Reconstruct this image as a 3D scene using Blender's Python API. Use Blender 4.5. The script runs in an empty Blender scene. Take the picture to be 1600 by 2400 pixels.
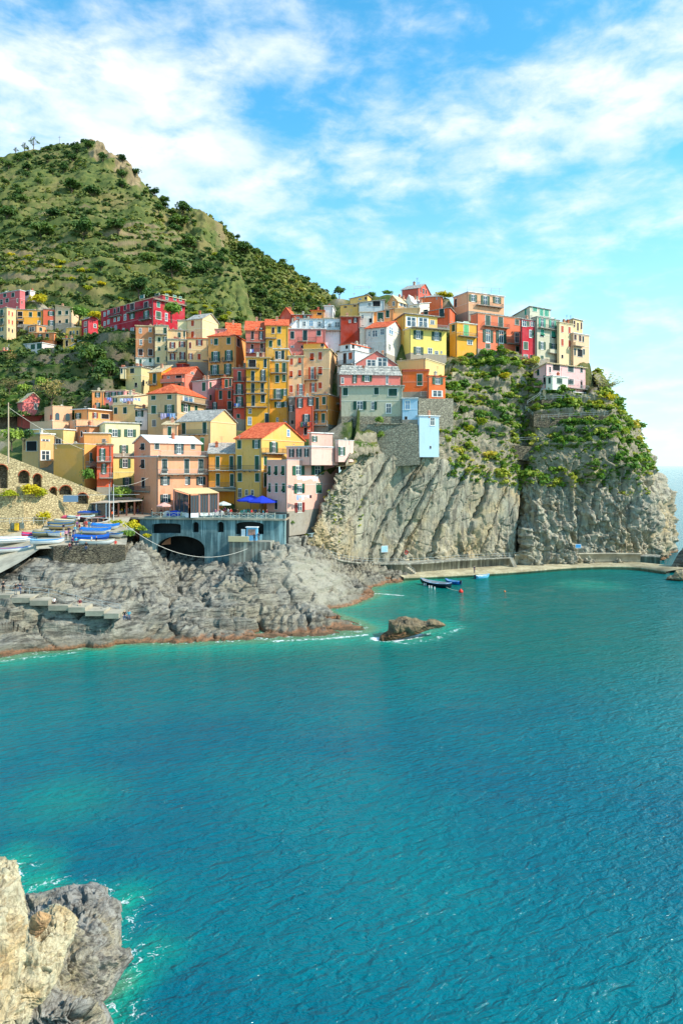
import bpy, bmesh, math, random
import numpy as np
from mathutils import Vector, Matrix
from mathutils.geometry import tessellate_polygon

# ------------------------------------------------------------------ camera, sky, sun, exposure
SC = bpy.context.scene
COL = SC.collection
F, CX, HY, CH = 1600.0, 800.0, 1092.0, 25.0       # focal length in photograph pixels, principal column, horizon row, eye height
cam = bpy.data.cameras.new('camera')
cam.sensor_fit = 'VERTICAL'; cam.sensor_height = 36.0; cam.lens = 24.0
cam.shift_y = -(1200.0 - HY) / 2400.0
cam.clip_start = 0.5; cam.clip_end = 90000.0
cam_o = bpy.data.objects.new('camera', cam)
cam_o.location = (0, 0, CH); cam_o.rotation_euler = (math.radians(90), 0, 0)
COL.objects.link(cam_o); SC.camera = cam_o

SUN_DIR = Vector((0.75, -0.22, 0.66)).normalized()     # towards the sun: right, a little behind the camera
sun_el = math.asin(SUN_DIR.z)
sun_az = math.atan2(SUN_DIR.x, SUN_DIR.y)
SL = bpy.data.lights.new('sun', 'SUN'); SL.energy = 3.4; SL.angle = math.radians(0.6); SL.color = (1.0, 0.93, 0.82)
so = bpy.data.objects.new('sun', SL); COL.objects.link(so)
so.location = (60, -40, 120)
so.rotation_euler = (-SUN_DIR).to_track_quat('-Z', 'Y').to_euler()

SC.view_settings.view_transform = 'Standard'; SC.view_settings.look = 'None'
SC.view_settings.exposure = 0.84; SC.view_settings.gamma = 1.0
SC.view_settings.use_curve_mapping = False
SC.render.engine = 'CYCLES'
SC.cycles.use_denoising = True
SC.cycles.max_bounces = 6; SC.cycles.diffuse_bounces = 3; SC.cycles.glossy_bounces = 3
SC.cycles.transparent_max_bounces = 6
SC.cycles.caustics_reflective = False; SC.cycles.caustics_refractive = False
SC.cycles.sample_clamp_indirect = 6.0

class N:
    """tiny node-tree helper"""
    def __init__(s, tree):
        s.t = tree; s.n = tree.nodes; s.l = tree.links
    def new(s, typ, **kw):
        nd = s.n.new(typ)
        for k, v in kw.items():
            if k == 'inp':
                for a, b in v.items():
                    if hasattr(b, 'is_linked') or isinstance(b, bpy.types.NodeSocket): s.l.new(b, nd.inputs[a])
                    else: nd.inputs[a].default_value = b
            else: setattr(nd, k, v)
        return nd
    def math(s, op, a, b=0.0, clamp=False, c=None):
        inp = {0: a, 1: b}
        if c is not None: inp[2] = c
        return s.new('ShaderNodeMath', operation=op, use_clamp=clamp, inp=inp).outputs[0]
    def vmath(s, op, a, b=(0, 0, 0)):
        nd = s.new('ShaderNodeVectorMath', operation=op, inp={0: a, 1: b})
        return nd.outputs['Value'] if op in ('DOT_PRODUCT', 'LENGTH') else nd.outputs[0]
    def mix(s, f, a, b, blend='MIX'):
        nd = s.new('ShaderNodeMix', data_type='RGBA', blend_type=blend, clamp_factor=True)
        for i, v in ((0, f), (6, a), (7, b)):
            if isinstance(v, bpy.types.NodeSocket): s.l.new(v, nd.inputs[i])
            else: nd.inputs[i].default_value = v if i == 0 else (tuple(v) + (1,) if len(v) == 3 else v)
        return nd.outputs[2]
    def ramp(s, f, stops, interp='LINEAR'):
        nd = s.new('ShaderNodeValToRGB'); cr = nd.color_ramp; cr.interpolation = interp
        while len(cr.elements) < len(stops): cr.elements.new(0.5)
        for e, (p, c) in zip(cr.elements, stops):
            e.position = p; e.color = (c, c, c, 1) if isinstance(c, (int, float)) else tuple(c) + (1,)
        s.l.new(f, nd.inputs[0])
        return nd.outputs[0]
    def mr(s, v, a, b, c, d, smooth=True):
        nd = s.new('ShaderNodeMapRange', interpolation_type='SMOOTHSTEP' if smooth else 'LINEAR', inp={0: v, 1: a, 2: b, 3: c, 4: d})
        return nd.outputs[0]
    def noise(s, vec, scale, detail=4, rough=0.55, dist=0.0):
        return s.new('ShaderNodeTexNoise', inp={'Vector': vec, 'Scale': scale, 'Detail': detail, 'Roughness': rough, 'Distortion': dist}).outputs[0]
    def scale(s, vec, sc, rot=(0, 0, 0)):
        return s.new('ShaderNodeMapping', inp={0: vec, 2: rot, 3: sc}).outputs[0]

def pixdir(px, py):
    v = Vector(((px - CX) / F, 1.0, (HY - py) / F)); return v.normalized()

W = bpy.data.worlds.new('World'); SC.world = W; W.use_nodes = True
def build_world():
    g = N(W.node_tree); g.n.clear()
    sky = g.new('ShaderNodeTexSky', sky_type='NISHITA', sun_disc=False, sun_elevation=sun_el, sun_rotation=sun_az,
                altitude=20.0, air_density=1.15, dust_density=0.25, ozone_density=2.6)
    tc = g.new('ShaderNodeTexCoord').outputs['Generated']
    d = g.vmath('NORMALIZE', tc)
    sep = g.new('ShaderNodeSeparateXYZ', inp={0: d})
    zc = g.math('ADD', g.math('MAXIMUM', sep.outputs[2], 0.0), 0.16)
    pl = g.new('ShaderNodeCombineXYZ', inp={0: g.math('DIVIDE', sep.outputs[0], zc), 1: g.math('DIVIDE', sep.outputs[1], zc), 2: 3.7}).outputs[0]
    pd = g.scale(d, (6.0, 6.0, 13.0))
    n1 = g.noise(pl, 2.6, 6, 0.58, 0.2)
    n2 = g.noise(pd, 2.1, 6, 0.58, 0.2)
    n = g.math('ADD', g.math('MULTIPLY', n1, 0.5), g.math('MULTIPLY', n2, 0.5))
    # soft banks of cloud and clear gaps, placed by direction
    banks = [(90, 190, .20, .50), (330, 300, .19, .46), (520, 285, .06, .28), (700, 110, .11, .46), (430, 90, .12, .32), (620, 455, .09, .30), (900, 400, .10, .28), (1190, 362, .09, .30), (920, 325, .08, .22),
             (1200, 265, .12, .30), (1300, 170, .06, .34), (1510, 130, .09, .30), (1460, 270, .10, .28), (1060, 205, .07, .20), (480, 475, .09, .3), (1480, 450, .25, .14)]
    gaps = [(590, 228, .065, .55), (700, 280, .08, .42), (45, 15, .08, .4), (240, 25, .07, .3), (385, 45, .05, .3), (950, 100, .15, .42), (1230, 70, .10, .25)]
    bias = None
    for lst, sg in ((banks, 1), (gaps, -1)):
        for px, py, r, a in lst:
            v = g.vmath('SUBTRACT', d, tuple(pixdir(px, py)))
            v = g.vmath('MULTIPLY', v, (1.0, 1.0, 1.8))
            q = g.math('DIVIDE', g.vmath('LENGTH', v), r)
            e = g.math('MULTIPLY', g.math('EXPONENT', g.math('MULTIPLY', g.math('MULTIPLY', q, q), -1.0)), sg * a)
            bias = e if bias is None else g.math('ADD', bias, e)
    t = g.math('ADD', g.math('MULTIPLY', g.math('SUBTRACT', n, 0.5), 3.4), g.math('MULTIPLY', bias, 0.85))
    cov = g.mr(t, -0.20, 0.92, 0.0, 0.94)
    # a thin milky veil low down
    veil = g.mr(sep.outputs[2], 0.0, 0.46, 0.70, 0.0)
    skyc = g.mix(1.0, sky.outputs[0], (0.95, 1.30, 1.20), 'MULTIPLY')
    hs = g.new('ShaderNodeHueSaturation', inp={'Hue': 0.5, 'Saturation': 1.2, 'Value': 1.0, 'Color': skyc}).outputs[0]
    c1 = g.mix(veil, hs, (3.2, 4.2, 5.0))
    shade = g.noise(pd, 1.7, 3, 0.5, 0.2)
    white = g.mix(g.mr(shade, 0.35, 0.65, 0.0, 1.0), (4.0, 4.5, 4.9), (5.1, 5.15, 5.3))
    c2 = g.mix(cov, c1, white)
    bg = g.new('ShaderNodeBackground', inp={'Color': c2, 'Strength': 0.138})
    out = g.new('ShaderNodeOutputWorld', inp={'Surface': bg.outputs[0]})
build_world()
W.cycles.sampling_method = 'MANUAL'; W.cycles.sample_map_resolution = 256

# ------------------------------------------------------------------ helpers
def lin(c):
    return tuple(((v / 255) / 12.92 if v / 255 <= 0.04045 else ((v / 255 + 0.055) / 1.055) ** 2.4) for v in c)

def P(px, py, Y):
    return np.array(((px - CX) * Y / F, Y, CH - (py - HY) * Y / F))

def on_z(px, py, z):
    Y = (CH - z) * F / (py - HY)
    return P(px, py, Y)

def tag(o, label=None, cat=None, group=None, kind=None):
    if label: o['label'] = label
    if cat: o['category'] = cat
    if group: o['group'] = group
    if kind: o['kind'] = kind
    return o

def link(o, parent=None):
    COL.objects.link(o)
    if parent is not None: o.parent = parent
    return o

def empty(name, loc, rz=0.0, label=None, cat=None, group=None):
    o = bpy.data.objects.new(name, None); link(o)
    o.location = loc; o.rotation_euler = (0, 0, rz); o.empty_display_size = 0.2
    return tag(o, label, cat, group)

def mesh_np(name, V, faces, mats, smooth=False, fmat=None, attrs=None):
    """V (n,3); faces (m,k) array or list of lists"""
    me = bpy.data.meshes.new(name)
    V = np.asarray(V, dtype=np.float32)
    if isinstance(faces, np.ndarray):
        m, k = faces.shape
        me.vertices.add(len(V)); me.vertices.foreach_set('co', V.ravel())
        me.loops.add(m * k); me.loops.foreach_set('vertex_index', faces.astype(np.int32).ravel())
        me.polygons.add(m)
        me.polygons.foreach_set('loop_start', np.arange(0, m * k, k, dtype=np.int32))
        me.update(calc_edges=True)
    else:
        me.from_pydata([tuple(map(float, v)) for v in V], [], [list(map(int, f)) for f in faces])
    for mt in (mats if isinstance(mats, (list, tuple)) else [mats]): me.materials.append(mt)
    if smooth: me.polygons.foreach_set('use_smooth', np.ones(len(me.polygons), dtype=bool))
    if fmat is not None: me.polygons.foreach_set('material_index', np.asarray(fmat, dtype=np.int32))
    if attrs:
        for an, av in attrs.items():
            at = me.attributes.new(an, 'FLOAT', 'POINT'); at.data.foreach_set('value', np.asarray(av, dtype=np.float32))
    me.update()
    return me

def obj(name, me, parent=None, loc=(0, 0, 0), rz=0.0, scale=None):
    o = bpy.data.objects.new(name, me); link(o, parent)
    o.location = loc
    if rz: o.rotation_euler = (0, 0, rz)
    if scale: o.scale = scale
    return o

class MB:
    """collects boxes, bars, tubes and prisms for ONE mesh"""
    def __init__(s): s.v = []; s.f = []
    def add(s, V, Fc):
        k = len(s.v); s.v += [tuple(map(float, p)) for p in V]; s.f += [[i + k for i in f] for f in Fc]; return s
    def box(s, a, b):
        x0, y0, z0 = a; x1, y1, z1 = b
        return s.add([(x0, y0, z0), (x1, y0, z0), (x1, y1, z0), (x0, y1, z0), (x0, y0, z1), (x1, y0, z1), (x1, y1, z1), (x0, y1, z1)],
                     [(0, 3, 2, 1), (4, 5, 6, 7), (0, 1, 5, 4), (1, 2, 6, 5), (2, 3, 7, 6), (3, 0, 4, 7)])
    def bar(s, a, b, w, h=None, n=4):
        a = Vector(a); b = Vector(b); d = (b - a)
        if d.length < 1e-6: return s
        d.normalize(); h = h or w
        up = Vector((0, 0, 1)) if abs(d.z) < 0.95 else Vector((1, 0, 0))
        x = d.cross(up).normalized(); y = x.cross(d).normalized()
        ring = [(math.cos(math.pi / 4 + 2 * math.pi * i / n), math.sin(math.pi / 4 + 2 * math.pi * i / n)) for i in range(n)]
        k = 0.7071 if n == 4 else 0.5
        V = [p + x * (c * w * k) + y * (q * h * k) for p in (a, b) for c, q in ring]
        Fc = [(i, (i + 1) % n, n + (i + 1) % n, n + i) for i in range(n)] + [tuple(reversed(range(n))), tuple(range(n, 2 * n))]
        return s.add(V, Fc)
    def tube(s, pts, r, n=6):
        pts = [Vector(p) for p in pts]; rs = r if isinstance(r, (list, tuple)) else [r] * len(pts)
        V = []; Fc = []
        for i, p in enumerate(pts):
            d = (pts[min(i + 1, len(pts) - 1)] - pts[max(i - 1, 0)]).normalized()
            up = Vector((0, 0, 1)) if abs(d.z) < 0.95 else Vector((1, 0, 0))
            x = d.cross(up).normalized(); y = x.cross(d).normalized()
            V += [p + (x * math.cos(2 * math.pi * k / n) + y * math.sin(2 * math.pi * k / n)) * rs[i] for k in range(n)]
        for i in range(len(pts) - 1):
            for k in range(n): Fc.append((i * n + k, i * n + (k + 1) % n, (i + 1) * n + (k + 1) % n, (i + 1) * n + k))
        Fc.append(tuple(reversed(range(n)))); Fc.append(tuple(range((len(pts) - 1) * n, len(pts) * n)))
        return s.add(V, Fc)
    def prism(s, prof, axis, a, b):
        """closed 2D profile extruded along axis 'x' or 'y' from a to b; profile (u,z)"""
        n = len(prof)
        mk = (lambda t, u, z: (t, u, z)) if axis == 'x' else (lambda t, u, z: (u, t, z))
        V = [mk(a, u, z) for u, z in prof] + [mk(b, u, z) for u, z in prof]
        Fc = [(i, (i + 1) % n, n + (i + 1) % n, n + i) for i in range(n)] + [tuple(reversed(range(n))), tuple(range(n, 2 * n))]
        return s.add(V, Fc)
    def lathe(s, prof, n=10, c=(0, 0, 0)):
        V = [(c[0] + r * math.cos(2 * math.pi * k / n), c[1] + r * math.sin(2 * math.pi * k / n), c[2] + z) for r, z in prof for k in range(n)]
        Fc = [(i * n + k, i * n + (k + 1) % n, (i + 1) * n + (k + 1) % n, (i + 1) * n + k) for i in range(len(prof) - 1) for k in range(n)]
        Fc.append(tuple(reversed(range(n)))); Fc.append(tuple(range((len(prof) - 1) * n, len(prof) * n)))
        return s.add(V, Fc)
    def mesh(s, name, mt, smooth=False):
        me = bpy.data.meshes.new(name); me.from_pydata(s.v, [], s.f)
        for m_ in (mt if isinstance(mt, (list, tuple)) else [mt]): me.materials.append(m_)
        bm = bmesh.new(); bm.from_mesh(me); bmesh.ops.recalc_face_normals(bm, faces=bm.faces); bm.to_mesh(me); bm.free()
        if smooth: me.polygons.foreach_set('use_smooth', np.ones(len(me.polygons), dtype=bool))
        me.update(); return me
    def build(s, name, mt, parent=None, smooth=False, **kw): return obj(name, s.mesh(name, mt, smooth), parent, **kw)

# ---- noise (numpy)
_rs = np.random.RandomState(7)
_perm = np.concatenate([_rs.permutation(256)] * 3).astype(np.int32)
_grad = _rs.normal(size=(256, 3)); _grad /= np.linalg.norm(_grad, axis=1)[:, None]; _grad = _grad.astype(np.float32)
def perlin(p):
    p = np.asarray(p, dtype=np.float64); i = np.floor(p).astype(np.int32); f = (p - i).astype(np.float32); i &= 255
    u = f * f * f * (f * (f * 6 - 15) + 10)
    out = 0.0
    for dx in (0, 1):
        for dy in (0, 1):
            for dz in (0, 1):
                h = _perm[_perm[_perm[i[..., 0] + dx] + i[..., 1] + dy] + i[..., 2] + dz]
                gv = _grad[h]
                dot = gv[..., 0] * (f[..., 0] - dx) + gv[..., 1] * (f[..., 1] - dy) + gv[..., 2] * (f[..., 2] - dz)
                w = (u[..., 0] if dx else 1 - u[..., 0]) * (u[..., 1] if dy else 1 - u[..., 1]) * (u[..., 2] if dz else 1 - u[..., 2])
                out = out + w * dot
    return out * 1.5
def fbm(p, oct=4, lac=2.0, gain=0.5):
    a, s_, o = 1.0, 0.0, np.asarray(p, dtype=np.float64)
    for k in range(oct):
        s_ = s_ + a * perlin(o + 17.3 * k); o = o * lac; a *= gain
    return s_
def ridged(p, oct=4, lac=2.1, gain=0.5):
    a, s_, o = 1.0, 0.0, np.asarray(p, dtype=np.float64)
    for k in range(oct):
        s_ = s_ + a * (1 - np.abs(perlin(o + 31.7 * k)) * 2); o = o * lac; a *= gain
    return s_
_cellr = _rs.rand(256, 3)
def worley(p):
    """distance to the border between cells, and the random number of the cell"""
    p = np.asarray(p, dtype=np.float64); i = np.floor(p).astype(np.int64); f = p - i
    d1 = np.full(p.shape[:-1], 9.0); d2 = np.full(p.shape[:-1], 9.0); cid = np.zeros(p.shape[:-1])
    for dx in (-1, 0, 1):
        for dy in (-1, 0, 1):
            for dz in (-1, 0, 1):
                h = _perm[_perm[_perm[(i[..., 0] + dx) & 255] + ((i[..., 1] + dy) & 255)] + ((i[..., 2] + dz) & 255)]
                c = _cellr[h]
                dd = np.sqrt((c[..., 0] + dx - f[..., 0]) ** 2 + (c[..., 1] + dy - f[..., 1]) ** 2 + (c[..., 2] + dz - f[..., 2]) ** 2)
                m = dd < d1
                d2 = np.where(m, d1, np.minimum(d2, dd)); cid = np.where(m, _cellr[(h + 91) & 255][..., 0], cid); d1 = np.where(m, dd, d1)
    return d2 - d1, cid
def sstep(a, b, x):
    t = np.clip((x - a) / (b - a), 0, 1); return t * t * (3 - 2 * t)

# ---- sheets: a coarse net of surveyed points, smoothed to a fine grid
def catmull(A, n):
    A = np.asarray(A, dtype=np.float64); m = A.shape[0]
    t = np.linspace(0, m - 1, n); i = np.minimum(t.astype(int), m - 2); f = (t - i).reshape((-1,) + (1,) * (A.ndim - 1))
    g = lambda k: A[np.clip(k, 0, m - 1)]
    p0, p1, p2, p3 = g(i - 1), g(i), g(i + 1), g(i + 2)
    return 0.5 * (2 * p1 + (p2 - p0) * f + (2 * p0 - 5 * p1 + 4 * p2 - p3) * f ** 2 + (3 * p1 - p0 - 3 * p2 + p3) * f ** 3)
def sheet(cols, nu, nv):
    """cols: list of columns, each a list of (px,py,Y) from low to high -> grid (nv,nu,3)"""
    A = np.array([[P(*k) for k in c] for c in cols])
    A = catmull(A, nu)                       # (nu, rows, 3)
    A = catmull(A.transpose(1, 0, 2), nv)    # (nv, nu, 3)
    return A
def grid_normals(G):
    du = np.gradient(G, axis=1); dv = np.gradient(G, axis=0)
    n = np.cross(du, dv); n /= np.linalg.norm(n, axis=-1, keepdims=True) + 1e-9
    return n
def grid_faces(nv, nu):
    i = np.arange(nv * nu).reshape(nv, nu)
    return np.stack([i[:-1, :-1], i[:-1, 1:], i[1:, 1:], i[1:, :-1]], axis=-1).reshape(-1, 4)
def grid_obj(name, G, mt, attrs=None, smooth=False):
    nv, nu = G.shape[:2]
    me = mesh_np(name, G.reshape(-1, 3), grid_faces(nv, nu), mt, smooth, attrs={k: v.ravel() for k, v in (attrs or {}).items()})
    return obj(name, me)

# ---- upright planes: turn photograph pixels into points on one wall
class Plane:
    def __init__(s, px0, Y0, px1, Y1):
        a = P(px0, HY, Y0)[:2]; b = P(px1, HY, Y1)[:2]; s.o = a; s.d = (b - a) / np.linalg.norm(b - a)
        s.n = np.array((s.d[1], -s.d[0]))      # towards the camera
        s.rz = math.atan2(s.d[1], s.d[0])
    def sz(s, px, py):
        k = (px - CX) / F
        t = (k * s.o[1] - s.o[0]) / (s.d[0] - k * s.d[1]); Y = s.o[1] + t * s.d[1]
        return t, CH - (py - HY) * Y / F
    def pt(s, px, py, out=0.0):
        t, z = s.sz(px, py); q = s.o + s.d * t + s.n * out; return np.array((q[0], q[1], z))
def arch(x0, x1, yt, yb, n=8, rise=None):
    """arched opening in pixels, counter-clockwise list"""
    c = (x0 + x1) / 2; r = (x1 - x0) / 2; rise = rise or r
    return [(x0, yb), (x1, yb)] + [(c + r * math.cos(math.pi * k / n), yt + rise - rise * math.sin(math.pi * k / n)) for k in range(n + 1)]
def poly_wall(name, pl, outline, holes, thick, mt, parent=None, root=False):
    """upright slab with openings, in the local frame x=along, y=into the wall, z=up"""
    loops = [[pl.sz(*q) for q in outline]] + [[pl.sz(*q) for q in h] for h in holes]
    base = (pl.o[0], pl.o[1], 0.0)
    tris = tessellate_polygon([[Vector((a, b, 0)) for a, b in lp] for lp in loops])
    flat = [q for lp in loops for q in lp]; n = len(flat)
    V = [(a, 0, b) for a, b in flat] + [(a, thick, b) for a, b in flat]
    Fc = [tuple(t) for t in tris] + [tuple(i + n for i in reversed(t)) for t in tris]
    k = 0
    for lp in loops:
        m = len(lp)
        for i in range(m): Fc.append((k + i, k + (i + 1) % m, n + k + (i + 1) % m, n + k + i))
        k += m
    mb = MB(); mb.add(V, Fc)
    o = mb.build(name, mt, parent)
    if parent is None:
        o.location = base; o.rotation_euler = (0, 0, pl.rz)
    return o
# ------------------------------------------------------------------ materials
def new_mat(name):
    m = bpy.data.materials.new(name); m.use_nodes = True
    g = N(m.node_tree); g.n.clear()
    bs = g.new('ShaderNodeBsdfPrincipled'); out = g.new('ShaderNodeOutputMaterial', inp={0: bs.outputs[0]})
    return m, g, bs, out
def put(g, bs, key, val):
    if isinstance(val, bpy.types.NodeSocket): g.l.new(val, bs.inputs[key])
    else: bs.inputs[key].default_value = (tuple(val) + (1,)) if (isinstance(val, tuple) and len(val) == 3 and key != 'Normal') else val
_mc = {}
def plain(rgb, rough=0.6, name=None, metal=0.0, spec=0.4, vary=0.10):
    k = ('plain', tuple(rgb), rough, metal, vary)
    if k in _mc: return _mc[k]
    m, g, bs, out = new_mat(name or 'paint_%d_%d_%d' % tuple(rgb))
    c = lin(rgb)
    ps = g.new('ShaderNodeNewGeometry').outputs['Position']
    n = g.noise(ps, 3.0, 4)
    put(g, bs, 'Base Color', g.mix(n, tuple(v * (1 - vary * 1.6) for v in c), tuple(min(1, v * (1 + vary)) for v in c)))
    put(g, bs, 'Roughness', rough); put(g, bs, 'Metallic', metal); put(g, bs, 'Specular IOR Level', spec)
    _mc[k] = m; return m
def plaster(rgb, age=1.0):
    """lime render: mottled, rain-streaked, faded"""
    k = ('plaster', tuple(rgb), age)
    if k in _mc: return _mc[k]
    m, g, bs, out = new_mat('plaster_%d_%d_%d' % tuple(rgb))
    if rgb[2] < rgb[1] * .72 and rgb[1] > 120: rgb = (min(255, rgb[0] + 6), rgb[1] - (16 if rgb[2] < .45 * rgb[0] else 10), rgb[2] + 4)
    c = tuple(min(0.8, v * 0.92) for v in lin(rgb))
    ps = g.new('ShaderNodeNewGeometry').outputs['Position']
    tc = g.new('ShaderNodeTexCoord').outputs['Object']
    blot = g.noise(ps, 0.33, 5, 0.6)
    fine = g.noise(ps, 2.6, 6, 0.65)
    streak = g.noise(g.scale(tc, (1.3, 1.3, 0.22)), 1.0, 6, 0.7, .4)
    dark = tuple(v * (1 - 0.36 * min(age, 1.3)) * w for v, w in zip(c, (1.0, .95, .88)))
    mu = sum(c) / 3; c = tuple(max(0.004, mu + (v - mu) * 1.02) for v in c)
    pale = tuple(v + (0.62 - v) * 0.10 * age for v in c)
    col = g.mix(g.mr(blot, 0.30, 0.72, 0, 1), c, pale)
    col = g.mix(g.math('MULTIPLY', g.mr(streak, 0.50, 0.74, 0, 0.9 * age), g.mr(blot, .40, .62, .1, .9)), col, dark)
    wear = g.noise(ps, 0.55, 7, 0.7, 0.3)
    col = g.mix(g.mr(wear, 0.60, 0.70, 0, 0.5 * age), col, tuple(v * .5 + w * .5 for v, w in zip(c, lin((196, 178, 148)))))
    col = g.mix(g.mr(wear, 0.40, 0.30, 0, 0.55 * age), col, dark)
    col = g.mix(g.mr(fine, 0.45, 0.8, 0, 0.35 * age), col, dark)
    put(g, bs, 'Base Color', col); put(g, bs, 'Roughness', 0.92); put(g, bs, 'Specular IOR Level', 0.15)
    bp = g.new('ShaderNodeBump', inp={'Strength': 0.35, 'Distance': 0.05, 'Height': fine})
    put(g, bs, 'Normal', bp.outputs[0])
    _mc[k] = m; return m
def roof_mat(kind):
    k = ('roof', kind)
    if k in _mc: return _mc[k]
    pal = {'terra': ((206, 84, 48), (232, 120, 78), (150, 62, 40)), 'slate': ((150, 146, 138), (196, 190, 178), (96, 96, 94)),
           'tan': ((202, 178, 134), (226, 206, 168), (150, 130, 100)), 'white': ((222, 220, 212), (236, 234, 228), (176, 176, 172))}[kind]
    m, g, bs, out = new_mat('roof_' + kind)
    tc = g.new('ShaderNodeTexCoord').outputs['Object']
    ps = g.new('ShaderNodeNewGeometry').outputs['Position']
    b1 = g.new('ShaderNodeTexVoronoi', feature='F1', inp={'Vector': g.scale(tc, (3.2, 2.2, 3.2)), 'Scale': 1.0})
    col = g.mix(g.mr(b1.outputs['Color'], 0.1, 0.9, 0, 1), lin(pal[0]), lin(pal[1]))
    n = g.noise(ps, 0.9, 6, 0.65)
    col = g.mix(g.mr(n, 0.5, 0.75, 0, 0.8), col, lin(pal[2]))
    put(g, bs, 'Base Color', col); put(g, bs, 'Roughness', 0.85); put(g, bs, 'Specular IOR Level', 0.2)
    w1 = g.new('ShaderNodeTexWave', wave_type='BANDS', bands_direction='X', inp={'Vector': tc, 'Scale': 1.3, 'Distortion': 0.3}).outputs['Fac']
    w2 = g.new('ShaderNodeTexWave', wave_type='BANDS', bands_direction='Y', inp={'Vector': tc, 'Scale': 0.9, 'Distortion': 0.3}).outputs['Fac']
    bp = g.new('ShaderNodeBump', inp={'Strength': 0.7, 'Distance': 0.12, 'Height': g.math('ADD', g.math('ADD', w1, g.math('MULTIPLY', w2, 0.5)), b1.outputs['Distance'])})
    put(g, bs, 'Normal', bp.outputs[0]); _mc[k] = m; return m
def stone_wall(name, a, b, mortar, sc=1.7, flat=1.7, depth=0.08):
    """rubble masonry"""
    k = ('stone', name)
    if k in _mc: return _mc[k]
    m, g, bs, out = new_mat(name)
    ps = g.new('ShaderNodeNewGeometry').outputs['Position']
    wob = g.new('ShaderNodeTexNoise', inp={'Vector': ps, 'Scale': 1.2, 'Detail': 2.0}).outputs['Color']
    v0 = g.vmath('ADD', g.scale(ps, (sc, sc, sc * flat)), g.vmath('MULTIPLY', wob, (0.7, 0.7, 0.7)))
    ve = g.new('ShaderNodeTexVoronoi', feature='DISTANCE_TO_EDGE', inp={'Vector': v0, 'Scale': 1.0}).outputs['Distance']
    vc = g.new('ShaderNodeTexVoronoi', feature='F1', inp={'Vector': v0, 'Scale': 1.0}).outputs['Color']
    n = g.noise(ps, 0.35, 6, 0.6); nf = g.noise(ps, 5.0, 5, 0.65)
    col = g.mix(g.mr(vc, 0.1, 0.9, 0, 1), lin(a), lin(b))
    col = g.mix(g.mr(n, 0.42, 0.75, 0, 0.55), col, lin(mortar))
    col = g.mix(g.mr(nf, 0.35, 0.8, 0, 0.4), col, tuple(v * 0.6 for v in lin(b)))
    joint = g.mr(ve, 0.02, 0.10, 0, 1)
    col = g.mix(joint, tuple(v * 0.55 for v in lin(mortar)), col)
    put(g, bs, 'Base Color', col); put(g, bs, 'Roughness', 0.93); put(g, bs, 'Specular IOR Level', 0.15)
    h = g.math('ADD', g.math('MULTIPLY', joint, 0.8), g.math('MULTIPLY', nf, 0.6))
    bp = g.new('ShaderNodeBump', inp={'Strength': 0.9, 'Distance': depth, 'Height': h})
    put(g, bs, 'Normal', bp.outputs[0]); _mc[k] = m; return m
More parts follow.
